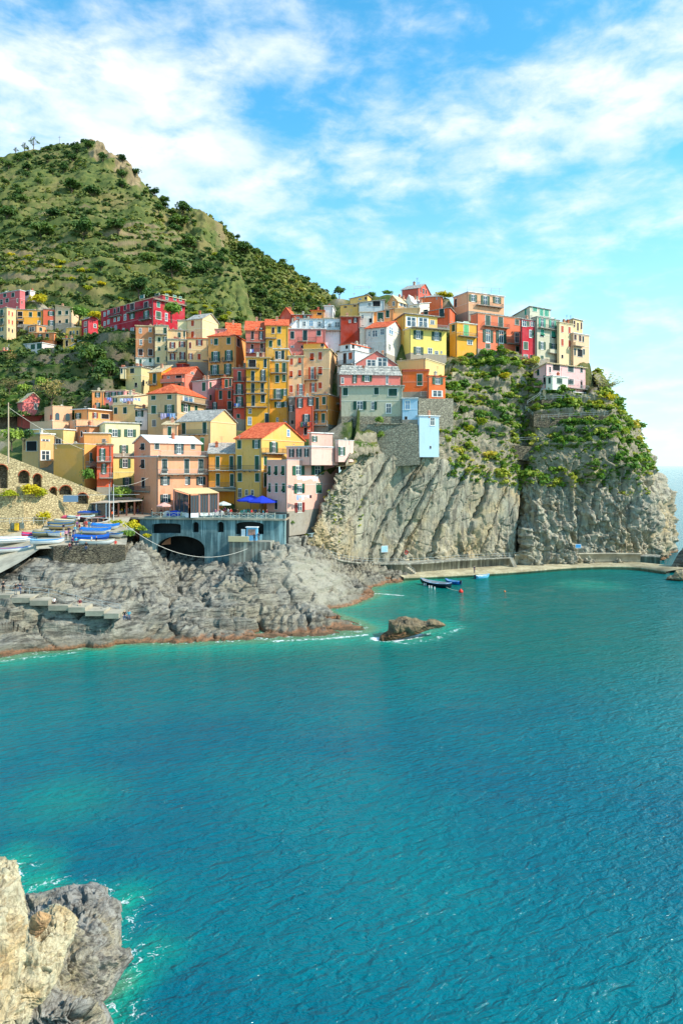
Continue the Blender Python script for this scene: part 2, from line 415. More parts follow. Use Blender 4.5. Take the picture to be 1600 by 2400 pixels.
def rock_mat(name, a, b, c, tide=True, fine=1.0, warm=(176, 140, 84), strat=(0.3, 0.2, 1.0), sscale=1.6, bump=0.35, tz=0.75):
    m, g, bs, out = new_mat(name)
    ge = g.new('ShaderNodeNewGeometry'); ps = ge.outputs['Position']
    n1 = g.noise(ps, 0.09 * fine, 6, 0.6, 0.4); n2 = g.noise(ps, 0.55 * fine, 7, 0.65, 0.3); n3 = g.noise(ps, 3.2 * fine, 6, 0.7)
    ss = g.noise(g.scale(ps, tuple(v * sscale * fine for v in strat), (0.35, 0.25, 0.4)), 1.0, 6, 0.65, 0.5)
    col = g.mix(g.mr(n2, 0.35, 0.66, 0, 1), lin(a), lin(b))
    col = g.mix(g.mr(n1, 0.46, 0.64, 0, 0.85), col, lin(warm))
    col = g.mix(g.mr(ss, 0.47, 0.64, 0, 0.85), col, lin(c))
    col = g.mix(g.mr(n3, 0.52, 0.78, 0, 0.55), col, tuple(v * 0.5 for v in lin(c)))
    col = g.mix(g.mr(n3, 0.48, 0.22, 0, 0.30), col, tuple(min(.75, v * 1.35) for v in lin(a)))
    pt = g.new('ShaderNodeTexVoronoi', feature='DISTANCE_TO_EDGE', inp={'Vector': g.vmath('ADD', g.scale(ps, (0.7 * fine, 0.7 * fine, 1.1 * fine)), g.vmath('MULTIPLY', g.new('ShaderNodeTexNoise', inp={'Vector': ps, 'Scale': 0.9 * fine, 'Detail': 4.0}).outputs['Color'], (1.2, 1.2, 1.2))), 'Scale': 1.0}).outputs['Distance']
    crack = g.mr(pt, 0.0, 0.035, 1, 0)
    col = g.mix(g.math('MULTIPLY', crack, g.mr(n2, .52, .62, 0, .35)), col, tuple(v * 0.4 for v in lin(c)))
    rough = 0.9
    pale = g.new('ShaderNodeAttribute', attribute_name='pale').outputs['Fac']
    col = g.mix(g.math('MULTIPLY', pale, g.mr(n3, .75, .45, .35, .9)), col, lin((164, 158, 140)))
    if tide:
        z = g.new('ShaderNodeSeparateXYZ', inp={0: ps}).outputs[2]
        zz = g.math('ADD', z, g.math('MULTIPLY', g.math('SUBTRACT', n2, 0.5), 1.6))
        rust = g.mix(g.mr(n3, 0.3, 0.7, 0, 1), lin((168, 112, 72)), lin((112, 82, 58)))
        col = g.mix(g.mr(zz, tz + .25, tz + 0.6, 0.35, 0.0), col, lin((88, 80, 62)))
        col = g.mix(g.mr(zz, tz - .45, tz - .05, 0.75, 0.0), col, rust)
        col = g.mix(g.mr(zz, tz - .75, tz - .5, 0.7, 0.0), col, lin((70, 62, 44)))
    put(g, bs, 'Base Color', col); put(g, bs, 'Roughness', rough); put(g, bs, 'Specular IOR Level', 0.2)
    h = g.math('ADD', g.math('ADD', g.math('MULTIPLY', n3, 0.45), g.math('MULTIPLY', ss, 1.0)), g.math('ADD', g.math('MULTIPLY', n2, 0.9), g.math('MULTIPLY', crack, -0.12)))
    bp = g.new('ShaderNodeBump', inp={'Strength': 1.0, 'Distance': bump, 'Height': h})
    put(g, bs, 'Normal', bp.outputs[0]); return m
def ground_mat(name, greens, earth, rock, rocky=0.0, sc=1.0):
    """scrub-covered slope; the float attribute 'rock' bares the stone"""
    m, g, bs, out = new_mat(name)
    ge = g.new('ShaderNodeNewGeometry'); ps = ge.outputs['Position']
    at = g.new('ShaderNodeAttribute', attribute_name='rock').outputs['Fac']
    n1 = g.noise(ps, 0.06 * sc, 6, 0.6); n2 = g.noise(ps, 0.4 * sc, 6, 0.65); n3 = g.noise(ps, 2.0 * sc, 5, 0.7)
    col = g.mix(g.mr(n2, 0.35, 0.65, 0, 1), lin(greens[0]), lin(greens[1]))
    col = g.mix(g.mr(n1, 0.48, 0.66, 0, 0.7), col, lin(earth))
    rk = g.mix(g.mr(n2, 0.3, 0.7, 0, 1), lin(rock), tuple(v * 0.55 for v in lin(rock)))
    rk = g.mix(g.mr(n3, 0.5, 0.75, 0, 0.6), rk, tuple(v * 0.4 for v in lin(rock)))
    f = g.math('ADD', at, g.math('MULTIPLY', g.math('SUBTRACT', n2, 0.5), 0.5))
    col = g.mix(g.mr(f, 0.4, 0.62, 0, 1), col, rk)
    put(g, bs, 'Base Color', col); put(g, bs, 'Roughness', 0.95); put(g, bs, 'Specular IOR Level', 0.1)
    bp = g.new('ShaderNodeBump', inp={'Strength': 0.9, 'Distance': 0.5, 'Height': g.math('ADD', n2, g.math('MULTIPLY', n3, 0.4))})
    put(g, bs, 'Normal', bp.outputs[0]); return m
def foliage_mat(name, stops, by_object=False):
    m, g, bs, out = new_mat(name)
    ps = g.new('ShaderNodeNewGeometry').outputs['Position']
    if by_object: t = g.new('ShaderNodeObjectInfo').outputs['Random']
    else: t = g.new('ShaderNodeAttribute', attribute_name='tint').outputs['Fac']
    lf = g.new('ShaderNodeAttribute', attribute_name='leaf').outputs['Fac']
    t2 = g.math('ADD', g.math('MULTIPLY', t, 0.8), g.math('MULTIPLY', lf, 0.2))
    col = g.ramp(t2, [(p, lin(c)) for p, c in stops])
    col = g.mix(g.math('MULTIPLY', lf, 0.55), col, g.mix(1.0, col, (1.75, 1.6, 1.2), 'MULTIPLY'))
    put(g, bs, 'Base Color', col); put(g, bs, 'Roughness', 0.7); put(g, bs, 'Specular IOR Level', 0.25)
    tr = g.new('ShaderNodeBsdfTranslucent', inp={'Color': g.mix(1.0, col, (1.3, 1.35, 0.6), 'MULTIPLY')})
    mx = g.new('ShaderNodeMixShader', inp={0: 0.28, 1: bs.outputs[0], 2: tr.outputs[0]})
    g.l.new(mx.outputs[0], out.inputs[0]); return m
def concrete(name, a, b, streaky=0.0):
    k = ('conc', name)
    if k in _mc: return _mc[k]
    m, g, bs, out = new_mat(name)
    ps = g.new('ShaderNodeNewGeometry').outputs['Position']
    n1 = g.noise(ps, 0.3, 6, 0.65); n2 = g.noise(ps, 2.5, 6, 0.7)
    st = g.noise(g.scale(ps, (1.5, 1.5, 0.07)), 1.0, 6, 0.6)
    col = g.mix(g.mr(n1, 0.35, 0.65, 0, 1), lin(a), lin(b))
    col = g.mix(g.mr(n2, 0.5, 0.8, 0, 0.4), col, tuple(v * 0.5 for v in lin(b)))
    if streaky:
        col = g.mix(g.mr(st, 0.50, 0.68, 0, streaky), col, tuple(min(.7, v * 2.3 + .04) for v in lin(a)))
        col = g.mix(g.mr(st, 0.46, 0.30, 0, streaky), col, tuple(v * 0.35 for v in lin(b)))
    put(g, bs, 'Base Color', col); put(g, bs, 'Roughness', 0.9); put(g, bs, 'Specular IOR Level', 0.2)
    bp = g.new('ShaderNodeBump', inp={'Strength': 0.5, 'Distance': 0.06, 'Height': n2})
    put(g, bs, 'Normal', bp.outputs[0]); _mc[k] = m; return m
def glass_mat():
    m, g, bs, out = new_mat('window_glass')
    put(g, bs, 'Base Color', (0.035, 0.06, 0.08)); put(g, bs, 'Roughness', 0.06); put(g, bs, 'Specular IOR Level', 0.8)
    return m
GLASS = glass_mat()
GLASSB = plain((96, 140, 172), 0.15, 'sky_lit_glass', spec=0.8)  # pale blue reflection of the sky put into the pane colour
DARK = plain((24, 24, 26), 0.9, 'dark_interior')  # shade inside doors and openings put into one flat dark colour
SHUT = {'g': plain((16, 70, 52), 0.55, 'green_shutter', vary=.25), 'r': plain((196, 78, 36), 0.6, 'orange_shutter', vary=.25), 'm': plain((122, 34, 26), 0.6, 'maroon_shutter', vary=.25),
        'b': plain((66, 40, 32), 0.6, 'brown_shutter', vary=.25), 't': plain((64, 160, 130), 0.6, 'mint_shutter', vary=.2), 'l': plain((96, 178, 108), 0.6, 'light_green_shutter', vary=.2),
        'e': plain((48, 128, 112), 0.6, 'teal_shutter', vary=.2), 'd': plain((40, 44, 44), 0.6, 'dark_shutter', vary=.2), 'y': plain((128, 122, 116), .6, 'grey_shutter', vary=.2), 'u': plain((110, 140, 168), .5, 'blue_shutter', vary=.2)}
TRIM = {'w': plain((226, 222, 212), 0.8, 'white_trim'), 'c': plain((224, 200, 150), 0.85, 'cream_trim')}
GREENS = [SHUT['g'], plain((30, 86, 60), 0.55, 'mid_green_shutter', vary=.3), plain((14, 56, 56), 0.55, 'blue_green_shutter', vary=.25), plain((44, 88, 62), 0.6, 'faded_green_shutter', vary=.35)]
IRON = plain((70, 72, 72), 0.5, 'railing_iron'); PALE_IRON = plain((170, 176, 172), 0.5, 'pale_railing')
SLAB = concrete('balcony_slab', (168, 160, 146), (140, 132, 120))
PIPE = plain((120, 116, 108), 0.5, 'drainpipe_zinc')
WOOD = plain((120, 84, 56), 0.75, 'weathered_wood', vary=.2)
CONC = concrete('pale_concrete', (188, 178, 154), (150, 142, 124))
QUAYC = concrete('quay_concrete', (150, 146, 130), (106, 104, 94), 0.5)
# ------------------------------------------------------------------ terrain
def rough_rock(Pn, sc=1.0, dip=(0.35, 0.15, 0.92), bed=1.1, seed=0.0):
    """relief of bedded, jointed rock at points Pn (metres, outward)"""
    q = Pn * sc + seed
    d = np.array(dip) / np.linalg.norm(dip)
    big = fbm(q * 0.11, 4) * 1.5
    w = q + np.stack([fbm(q * 0.23 + 5, 3), fbm(q * 0.23 + 55, 3), fbm(q * 0.23 + 95, 3)], -1) * 1.6
    s_ = (w @ d) / bed
    k = np.floor(s_); fr = s_ - k
    h = np.abs(np.sin(k * 12.9898 + 4.1) * 43758.5453) % 1.0
    beds = (h - 0.5) * 0.9 + (fr - 0.5) * 0.5
    e, cid = worley(w * np.array((0.34, 0.30, 0.17 if d[2] < .5 else .42)))
    blocks = (cid - 0.5) * 1.1 - 0.35 * np.exp(-(e / 0.05) ** 2)
    e2, cid2 = worley(w * np.array((1.1, 0.95, 0.6 if d[2] < .5 else 1.5)) + 9)
    blocks2 = (cid2 - 0.5) * 0.32 - 0.10 * np.exp(-(e2 / 0.06) ** 2)
    return (big + beds * 0.8 + blocks + blocks2 + fbm(q * 1.3, 4) * 0.22) / sc

def rbf_fit(xy, z, k=1.0, smooth=0.02):
    xy = np.asarray(xy, float); z = np.asarray(z, float); n = len(xy)
    D = np.linalg.norm(xy[:, None] - xy[None], axis=-1) ** k
    A = np.zeros((n + 3, n + 3)); A[:n, :n] = -D - np.eye(n) * smooth; A[:n, n] = 1; A[:n, n + 1:] = xy; A[n, :n] = 1; A[n + 1:, :n] = xy.T
    w = np.linalg.solve(A, np.concatenate([z, np.zeros(3)]))
    def ev(X, Yy):
        q = np.stack([X.ravel(), Yy.ravel()], -1); o = np.empty(len(q))
        for i in range(0, len(q), 40000):
            c = q[i:i + 40000]
            o[i:i + 40000] = -(np.linalg.norm(c[:, None] - xy[None], axis=-1) ** k) @ w[:n] + w[n] + c @ w[n + 1:]
        return o.reshape(X.shape)
    return ev

ROCK_LOW = rock_mat('shore_rock', (158, 153, 138), (114, 111, 102), (54, 52, 48), True, 1.0, (148, 140, 118), (0.22, 0.22, 1.7), bump=.36)
ROCK_CLIFF = rock_mat('cliff_rock', (176, 168, 144), (150, 144, 128), (104, 98, 86), True, 0.8, (178, 156, 114), (0.9, 0.9, 0.12), 1.5, 0.22)
ROCK_NEAR = rock_mat('near_grey_rock', (156, 152, 142), (126, 122, 114), (82, 78, 72), True, 3.0, (164, 150, 116), (0.5, 0.5, 1.4), 1.8, 0.09)
ROCK_CREAM = rock_mat('near_cream_rock', (204, 190, 154), (180, 170, 142), (130, 116, 90), False, 3.0, (196, 162, 106), (1.0, 0.6, 0.25), 1.9, 0.09)

# --- shore rocks on the left: a height field through surveyed points
SH = []
front = [(-160, 1566), (-60, 1552), (0, 1545), (60, 1536), (120, 1528), (200, 1518), (270, 1512), (380, 1508), (480, 1505), (560, 1502), (640, 1498), (700, 1494), (760, 1490), (820, 1485), (855, 1480)]
cove = [(868, 1470), (846, 1456), (815, 1446), (790, 1440), (768, 1428), (800, 1424), (850, 1408), (878, 1396), (874, 1376), (905, 1368), (942, 1362), (985, 1356)]
for px, py in front:
    q = on_z(px, py, 0.0); SH += [q, q + (0, -4, -1.6), q + (0, -10, -5.0)]
for px, py in cove:
    q = on_z(px, py, 0.0); SH += [q, q + (3.5, -1.5, -2.2)]
for k in [(60, 1503, 92), (200, 1485, 96), (350, 1465, 99), (500, 1460, 101), (620, 1456, 103), (700, 1448, 105), (790, 1468, 105.3), (740, 1428, 108.5), (830, 1468, 105),
          (680, 1405, 110), (640, 1420, 107), (720, 1412, 111), (20, 1440, 93), (130, 1440, 95), (260, 1455, 95.5), (20, 1396, 95.8), (60, 1399, 96.3), (130, 1403, 96.3), (165, 1410, 96.1), (200, 1417, 95.8), (240, 1427, 95.6), (265, 1433, 95.4), (0, 1385, 98.5), (60, 1388, 98.5), (130, 1394, 98.5), (200, 1405, 98), (255, 1418, 97.5),
          (0, 1372, 99), (100, 1362, 101), (200, 1392, 100), (-120, 1400, 96), (-120, 1330, 106), (0, 1360, 105), (140, 1356, 105.5), (220, 1362, 106), (290, 1368, 106), (115, 1322, 108.6), (280, 1348, 108.9), (200, 1335, 108.8), (-120, 1315, 111), (90, 1302, 111.5), (200, 1302, 113), (290, 1302, 113), (0, 1322, 112), (60, 1306, 114), (100, 1280, 121), (250, 1270, 122), (-60, 1360, 106), (180, 1265, 130), (40, 1350, 105), (70, 1330, 107), 
          (300, 1402, 102), (400, 1392, 105), (350, 1425, 100), (450, 1412, 102.5), (520, 1432, 102), (560, 1415, 104), (330, 1262, 117), (350, 1300, 114), (335, 1350, 110.5), (366, 1366, 112), (300, 1285, 112), (372, 1290, 119),
          (420, 1386, 114), (390, 1384, 112.5), (400, 1372, 118), (460, 1366, 120), (430, 1335, 123), (410, 1345, 127), (470, 1330, 127), (520, 1346, 121), (505, 1312, 126), (470, 1400, 109), (462, 1385, 112), (505, 1380, 110), (560, 1338, 116), (600, 1304, 119.5), (650, 1275, 123), (700, 1288, 124.5),
          (750, 1304, 126.5), (800, 1345, 127.5), (840, 1376, 129), (690, 1352, 117), (740, 1384, 117), (620, 1392, 110), (560, 1395, 107.5), (780, 1398, 121), (640, 1264, 127), (700, 1268, 131), (690, 1236, 134), (740, 1252, 139), (660, 1244, 133), (620, 1290, 128), (560, 1322, 128), (780, 1305, 143), (760, 1290, 147),
          (870, 1346, 142), (930, 1350, 147), (820, 1338, 141), (700, 1330, 120)]:
    SH.append(P(*k))
SH = np.array(SH)
shore_h = rbf_fit(SH[:, :2], SH[:, 2], 1.0, 0.05)
def build_shore():
    st = 0.17
    xs = np.arange(-66, 24, st); ys = np.arange(78, 153, st)
    X, Y = np.meshgrid(xs, ys)
    Z = shore_h(X, Y)
    lim = np.interp(X, [-66, -40, -4, 2, 24], [140, 140, 150, 153, 153])
    G = np.stack([X, Y, Z], -1)
    n = grid_normals(G); n *= np.sign(n[..., 2:3] + 1e-9)
    amp = np.clip(sstep(-3, 1.0, Z) * 0.95 + 0.12, 0, 1) * (0.35 + 0.65 * sstep(0.0, 2.5, Z))
    hump = np.exp(-(((X + 4.5) / 9.5) ** 2 + ((Y - 121) / 8.5) ** 2) ** 1.5)
    built = np.maximum.reduce([np.exp(-(np.clip(np.abs(X + 41) - 8, 0, 99) / 3) ** 2 - (np.clip(np.abs(Y - 111) - 3, 0, 99) / 2) ** 2), np.exp(-(np.clip(np.abs(X + 40) - 10, 0, 99) / 2) ** 2 - ((Y - 97) / 1.8) ** 2)])
    # ledges: flat beds with sharp risers, dipping gently, broken into blocks by joints
    wv = np.stack([fbm(G * 0.10 + 3, 3), fbm(G * 0.10 + 33, 3)], -1)
    e1, c1 = worley(np.stack([X * .085 + wv[..., 0] * .4, Y * .30 + X * .04 + wv[..., 1] * .4, X * 0 + .5], -1))
    e2, c2 = worley(np.stack([X * .24 + wv[..., 1] * .5, Y * .75 + X * .1 + wv[..., 0] * .5, X * 0 + 4.5], -1))
    def beds(bed, dx, dy, sd, jump, w0, w1):
        ph = Z + dx * X + dy * Y + wv[..., 0] * .9 + jump
        s_ = ph / bed; k = np.floor(s_); fr = s_ - k; h = np.abs(np.sin(k * 12.9898 + sd) * 43758.5453) % 1.0
        return (sstep(w0 + .12 * h, w1, fr) - fr) * bed
    flat_ = beds(2.2, 0.07, -0.06, 1.3, (c1 - .5) * 2.0, .80, .97) * .95 + beds(0.62, 0.07, -0.06, 5.1, (c2 - .5) * .5, .66, .97) * .95
    steep_ = beds(1.15, -0.62, -0.22, 2.2, (c1 - .5) * 1.2, .55, .98) * 1.0 + beds(0.42, -0.62, -0.22, 7.2, (c2 - .5) * .3, .5, .98) * .9
    tilt = sstep(-.05, .12, fbm(G * 0.045 + 12, 2) + .5 * np.exp(-(((X + 8) / 9) ** 2 + ((Y - 106) / 5) ** 2)) - .1)
    rel = flat_ * (1 - tilt) + steep_ * tilt
    rel -= 1.6 * np.exp(-(e1 / .022) ** 2) * sstep(.2, .5, c1)
    rel += fbm(G * .22, 2) * .25 + fbm(G * 1.3, 4) * .08
    rel *= (1 - .5 * hump) * (1 - .75 * built)
    n = n * np.array((.35, .35, 1.0)); amp = np.clip(amp, 0, 1)
    # deep joints running back from the water
    q = G[..., 0] * 0.92 + G[..., 1] * 0.25 + fbm(G * 0.12, 3) * 3.0
    jt = np.abs(((q / 6.1) % 1.0) - 0.5) * 6.1
    q2 = G[..., 0] * -0.35 + G[..., 1] * 0.95 + fbm(G * 0.10 + 40, 3) * 3.5
    jt = np.minimum(jt, np.abs(((q2 / 7.7) % 1.0) - 0.5) * 7.7 * 1.1)
    jn = sstep(0.05, 0.45, fbm(G * 0.07 + 3, 2) + 0.2)
    rel -= 3.0 * np.exp(-(jt / 0.42) ** 2) * jn * sstep(0.8, 2.0, Z) * (1 - .6 * hump) * (1 - .9 * built)
    G = G + n * (rel * amp)[..., None]
    keep = (G[..., 2] > -3.0) & (Y < lim)
    fc = grid_faces(*X.shape); kf = keep.ravel()[fc].all(1); fc = fc[kf]
    used = np.unique(fc); mp = -np.ones(X.size, dtype=np.int64); mp[used] = np.arange(len(used))
    pale = np.clip(hump * 1.1 + .25 * fbm(G * .06 + 8, 3), 0, 1)
    o = obj('shore_rock', mesh_np('shore_rock', G.reshape(-1, 3)[used], mp[fc], ROCK_LOW, attrs={'pale': pale.ravel()[used]}))
    tag(o, kind='structure', label='grey bedded shore rocks stepping down to the sea below the landing')
build_shore()

# --- the headland: cliff, vegetated slope and point in one sheet
HEAD = [
 [(712, 1335, 132.5), (716, 1295, 133), (748, 1200, 136.5), (786, 1126, 138), (812, 1076, 141), (840, 1000, 160)],
 [(760, 1340, 140.5), (765, 1300, 141), (795, 1195, 143.5), (822, 1090, 144), (850, 1050, 149), (870, 990, 166)],
 [(800, 1345, 148.5), (805, 1312, 149), (830, 1200, 150.5), (880, 1062, 154.2), (900, 1042, 158), (915, 980, 168)],
 [(870, 1347, 155), (872, 1320, 155.6), (895, 1200, 156), (940, 1054, 156.2), (950, 1036, 160), (962, 960, 170)],
 [(970, 1345, 159), (972, 1318, 159.6), (985, 1200, 159.5), (1010, 1066, 158.6), (1022, 1040, 163), (1030, 900, 178)],
 [(1080, 1345, 163), (1082, 1312, 164.5), (1090, 1200, 165), (1100, 1082, 166.5), (1095, 960, 175), (1080, 845, 185)],
 [(1180, 1340, 167), (1182, 1306, 168.5), (1188, 1200, 170), (1195, 1098, 172), (1180, 980, 178), (1170, 822, 189)],
 [(1204, 1340, 168), (1205, 1306, 169.5), (1209, 1200, 171.5), (1215, 1115, 175), (1215, 990, 181), (1215, 830, 191)],
 [(1214, 1340, 177), (1215, 1304, 177), (1218, 1200, 178), (1226, 1120, 178), (1235, 1000, 182), (1245, 845, 191)],
 [(1238, 1340, 168), (1237, 1304, 169), (1238, 1200, 171), (1248, 1105, 174), (1262, 1010, 177), (1275, 870, 187)],
 [(1320, 1336, 169.5), (1320, 1304, 170.5), (1322, 1200, 172), (1330, 1110, 173.5), (1335, 1020, 175.5), (1340, 925, 182)],
 [(1420, 1330, 172), (1420, 1302, 173), (1425, 1200, 173.5), (1425, 1090, 174.5), (1420, 1005, 177), (1395, 925, 183)],
 [(1500, 1330, 175), (1500, 1302, 176), (1492, 1200, 176), (1472, 1082, 178), (1442, 995, 183.5), (1400, 905, 190)],
 [(1566, 1345, 190), (1560, 1300, 188.5), (1538, 1185, 187), (1506, 1068, 188), (1462, 978, 192), (1392, 872, 196)],
 [(1570, 1345, 213), (1562, 1300, 211), (1550, 1185, 209), (1515, 1072, 207), (1468, 985, 207), (1385, 880, 208)],
 [(1480, 1345, 240), (1470, 1300, 236), (1440, 1185, 232), (1400, 1080, 226), (1350, 990, 222), (1290, 890, 216)],
]
def build_head():
    nu, nv = 860, 400
    G = sheet(HEAD, nu, nv)
    n = grid_normals(G)
    if n[nv // 2, nu // 3, 1] > 0: n = -n
    u = np.linspace(0, len(HEAD) - 1, nu)[None, :] * np.ones((nv, 1)); v = np.linspace(0, 5, nv)[:, None] * np.ones((1, nu))
    slab = sstep(1.2, 2.2, u) * (1 - sstep(6.9, 7.1, u)) * (1 - sstep(2.75, 3.05, v))
    fold = (1 - sstep(1.2, 2.2, u)) * (1 - sstep(2.9, 3.2, v))
    upper = sstep(2.85, 3.15, v)
    # great dipping slabs: steps along a leaning coordinate
    sx = np.interp(u, np.arange(len(HEAD)), [P(*c[2])[0] for c in HEAD]); sz = G[..., 2]
    wob = fbm(np.stack([sx * 0.08, sz * 0.05, sx * 0], -1), 3) * 2.2 + fbm(np.stack([sx * 0.5, sz * 0.25, sx * 0 + 4], -1), 3) * 0.35
    c = sx - 0.34 * (sz - 15) + wob
    c = c + (perlin(np.stack([sx * 0 + 3, sz * .9, sx * .15], -1)) * .28)
    edges = np.array([-12, -4.5, -1.0, 3.4, 7.4, 11.4, 12.2, 16.8, 19.0, 19.8, 25.8, 26.6, 33.0, 37.5, 41, 52, 70])
    offs = np.array([0, .5, 0, .6, .1, .9, .0, .7, 0.2, -.6, .8, -.5, .5, .2, .6, 0, 0])
    k = np.clip(np.searchsorted(edges, c.ravel()).reshape(c.shape) - 1, 0, len(edges) - 2)
    rel = offs[k] + (c - edges[k]) / (edges[k + 1] - edges[k]) * 0.25
    dist = np.minimum(np.abs(c - edges[k]), np.abs(edges[k + 1] - c))
    crk = sstep(-0.25, 0.25, fbm(np.stack([sx * 0.05, sz * 0.12, k * 3.3], -1), 2) + 0.15)
    rel = rel - 2.4 * np.exp(-(dist / 0.20) ** 2) * crk + fbm(G * 0.9, 4) * 0.04 + fbm(G * 0.12, 2) * 0.25
    e, cid = worley(np.stack([c * 0.26 + .5 * fbm(G * .2, 2), sz * 0.10, c * 0 + 2.2], -1)); rel += np.round((cid - .5) * 3) / 3 * 0.55 - 0.5 * np.exp(-(e / 0.02) ** 2) * sstep(.45, .7, cid)
    e, cid = worley(np.stack([c * 0.9, sz * 0.35, c * 0 + 7.2], -1)); rel += np.where(cid > .80, -.22, 0)
    low = (1 - sstep(6.0, 13.0, sz + fbm(G * 0.1, 2) * 4)) * sstep(10, 20, sx)      # broken ground at the foot
    rr = rough_rock(G, 0.8, (0.75, 0.25, 0.35), 1.6, 3.0)
    fr = rough_rock(G, 1.3, (0.80, 0.1, -0.55), 0.55, 8.0)
    rg = ridged(np.stack([G[..., 0] * 0.22 + 0.3 * fbm(G * 0.1, 2), G[..., 1] * 0.1, G[..., 2] * 0.06], -1), 4) - 1.0
    right = sstep(7.6, 8.6, u) * (1 - upper)
    disp = slab * ((1 - low) * rel + low * (rr * 0.7 + rel * 0.4)) + fold * (fr * 1.2) + right * (rr * 0.95 + rg * 1.7 + worley(np.stack([G[..., 0] * .5 + .2 * G[..., 2] + fbm(G * .2, 2), G[..., 1] * .2, G[..., 2] * .3], -1))[1] * 1.3)
    # upper slope: terraces held by dry stone, rough ground between
    zt = G[..., 2] + fbm(G * 0.05, 2) * 1.2; stp = 4.2; fz = (zt / stp) % 1.0
    ter = (sstep(0.0, 0.30, fz) - fz) * 1.6 * sstep(3.2, 3.6, v) * (1 - sstep(11.2, 12.4, u))
    disp += upper * (ter + rr * 0.45 + fbm(G * 0.3, 4) * 0.7)
    disp *= sstep(0, 0.12, v) * 0.8 + 0.2
    G = G + n * disp[..., None]
    steep = 1 - np.abs(grid_normals(G)[..., 2])
    rock = np.clip((1 - upper) * 1.2 + upper * (0.25 + 0.62 * sstep(0.30, 0.62, steep) + 0.30 * fbm(G * 0.12, 3)), 0, 1)
    rock = np.where((u > 11.5) & (upper > 0), np.maximum(rock, 0.42 + 0.3 * fbm(G * 0.15 + 9, 3)), rock)
    fc = grid_faces(nv, nu)
    cen = rock.ravel()[fc].mean(1); isveg = (v.ravel()[fc].mean(1) > 2.95)
    me = mesh_np('headland', G.reshape(-1, 3), fc, [ROCK_CLIFF, HEAD_G], fmat=isveg.astype(int), attrs={'rock': rock.ravel()})
    o = obj('headland', me); tag(o, kind='structure', label='rocky headland with bare slab cliff and overgrown terraces above')
    return G, n, u, v, rock
HEAD_G = ground_mat('overgrown_slope', ((52, 78, 32), (92, 112, 44)), (128, 112, 70), (168, 156, 132), sc=1.6)
HG, HN, HU, HV, HR = build_head()

# --- mountain behind, two sheets
MOUNT = [
 [(-330, 840, 235), (-330, 660, 300), (-330, 520, 380), (-330, 430, 450)],
 [(-150, 830, 238), (-150, 655, 300), (-150, 510, 380), (-150, 398, 460)],
 [(0, 820, 238), (0, 650, 300), (0, 500, 380), (0, 372, 470)],
 [(70, 815, 240), (70, 645, 300), (70, 490, 385), (70, 352, 475)],
 [(130, 805, 242), (130, 640, 302), (140, 480, 390), (150, 340, 480)],
 [(230, 800, 245), (220, 640, 302), (210, 480, 390), (205, 334, 480)],
 [(330, 790, 250), (310, 640, 305), (280, 500, 385), (262, 362, 470)],
 [(430, 800, 250), (400, 660, 300), (360, 540, 370), (308, 400, 455)],
 [(500, 800, 252), (470, 680, 298), (430, 580, 362), (388, 478, 445)],
 [(560, 810, 255), (530, 700, 292), (490, 600, 350), (442, 492, 430)],
 [(606, 810, 262), (574, 700, 300), (537, 610, 360), (484, 514, 428)],
 [(600, 810, 312), (565, 705, 350), (530, 615, 408), (476, 516, 470)],
]
MBACK = [
 [(400, 830, 330), (400, 700, 358), (400, 600, 392), (400, 492, 436)],
 [(480, 830, 332), (480, 715, 360), (475, 620, 392), (460, 505, 436)],
 [(540, 830, 334), (535, 725, 362), (525, 635, 393), (510, 526, 436)],
 [(610, 830, 338), (600, 730, 366), (585, 650, 396), (565, 572, 438)],
 [(680, 830, 344), (672, 745, 370), (658, 685, 400), (642, 610, 440)],
 [(745, 830, 352), (738, 755, 377), (730, 705, 406), (718, 652, 442)],
 [(805, 830, 362), (800, 765, 386), (793, 735, 414), (786, 692, 446)],
 [(860, 830, 376), (850, 775, 398), (840, 750, 424), (826, 722, 452)],
]
MT_G = ground_mat('mountain_scrub', ((78, 92, 50), (108, 112, 60)), (136, 120, 78), (158, 138, 104), sc=0.6)
ROWS = {}
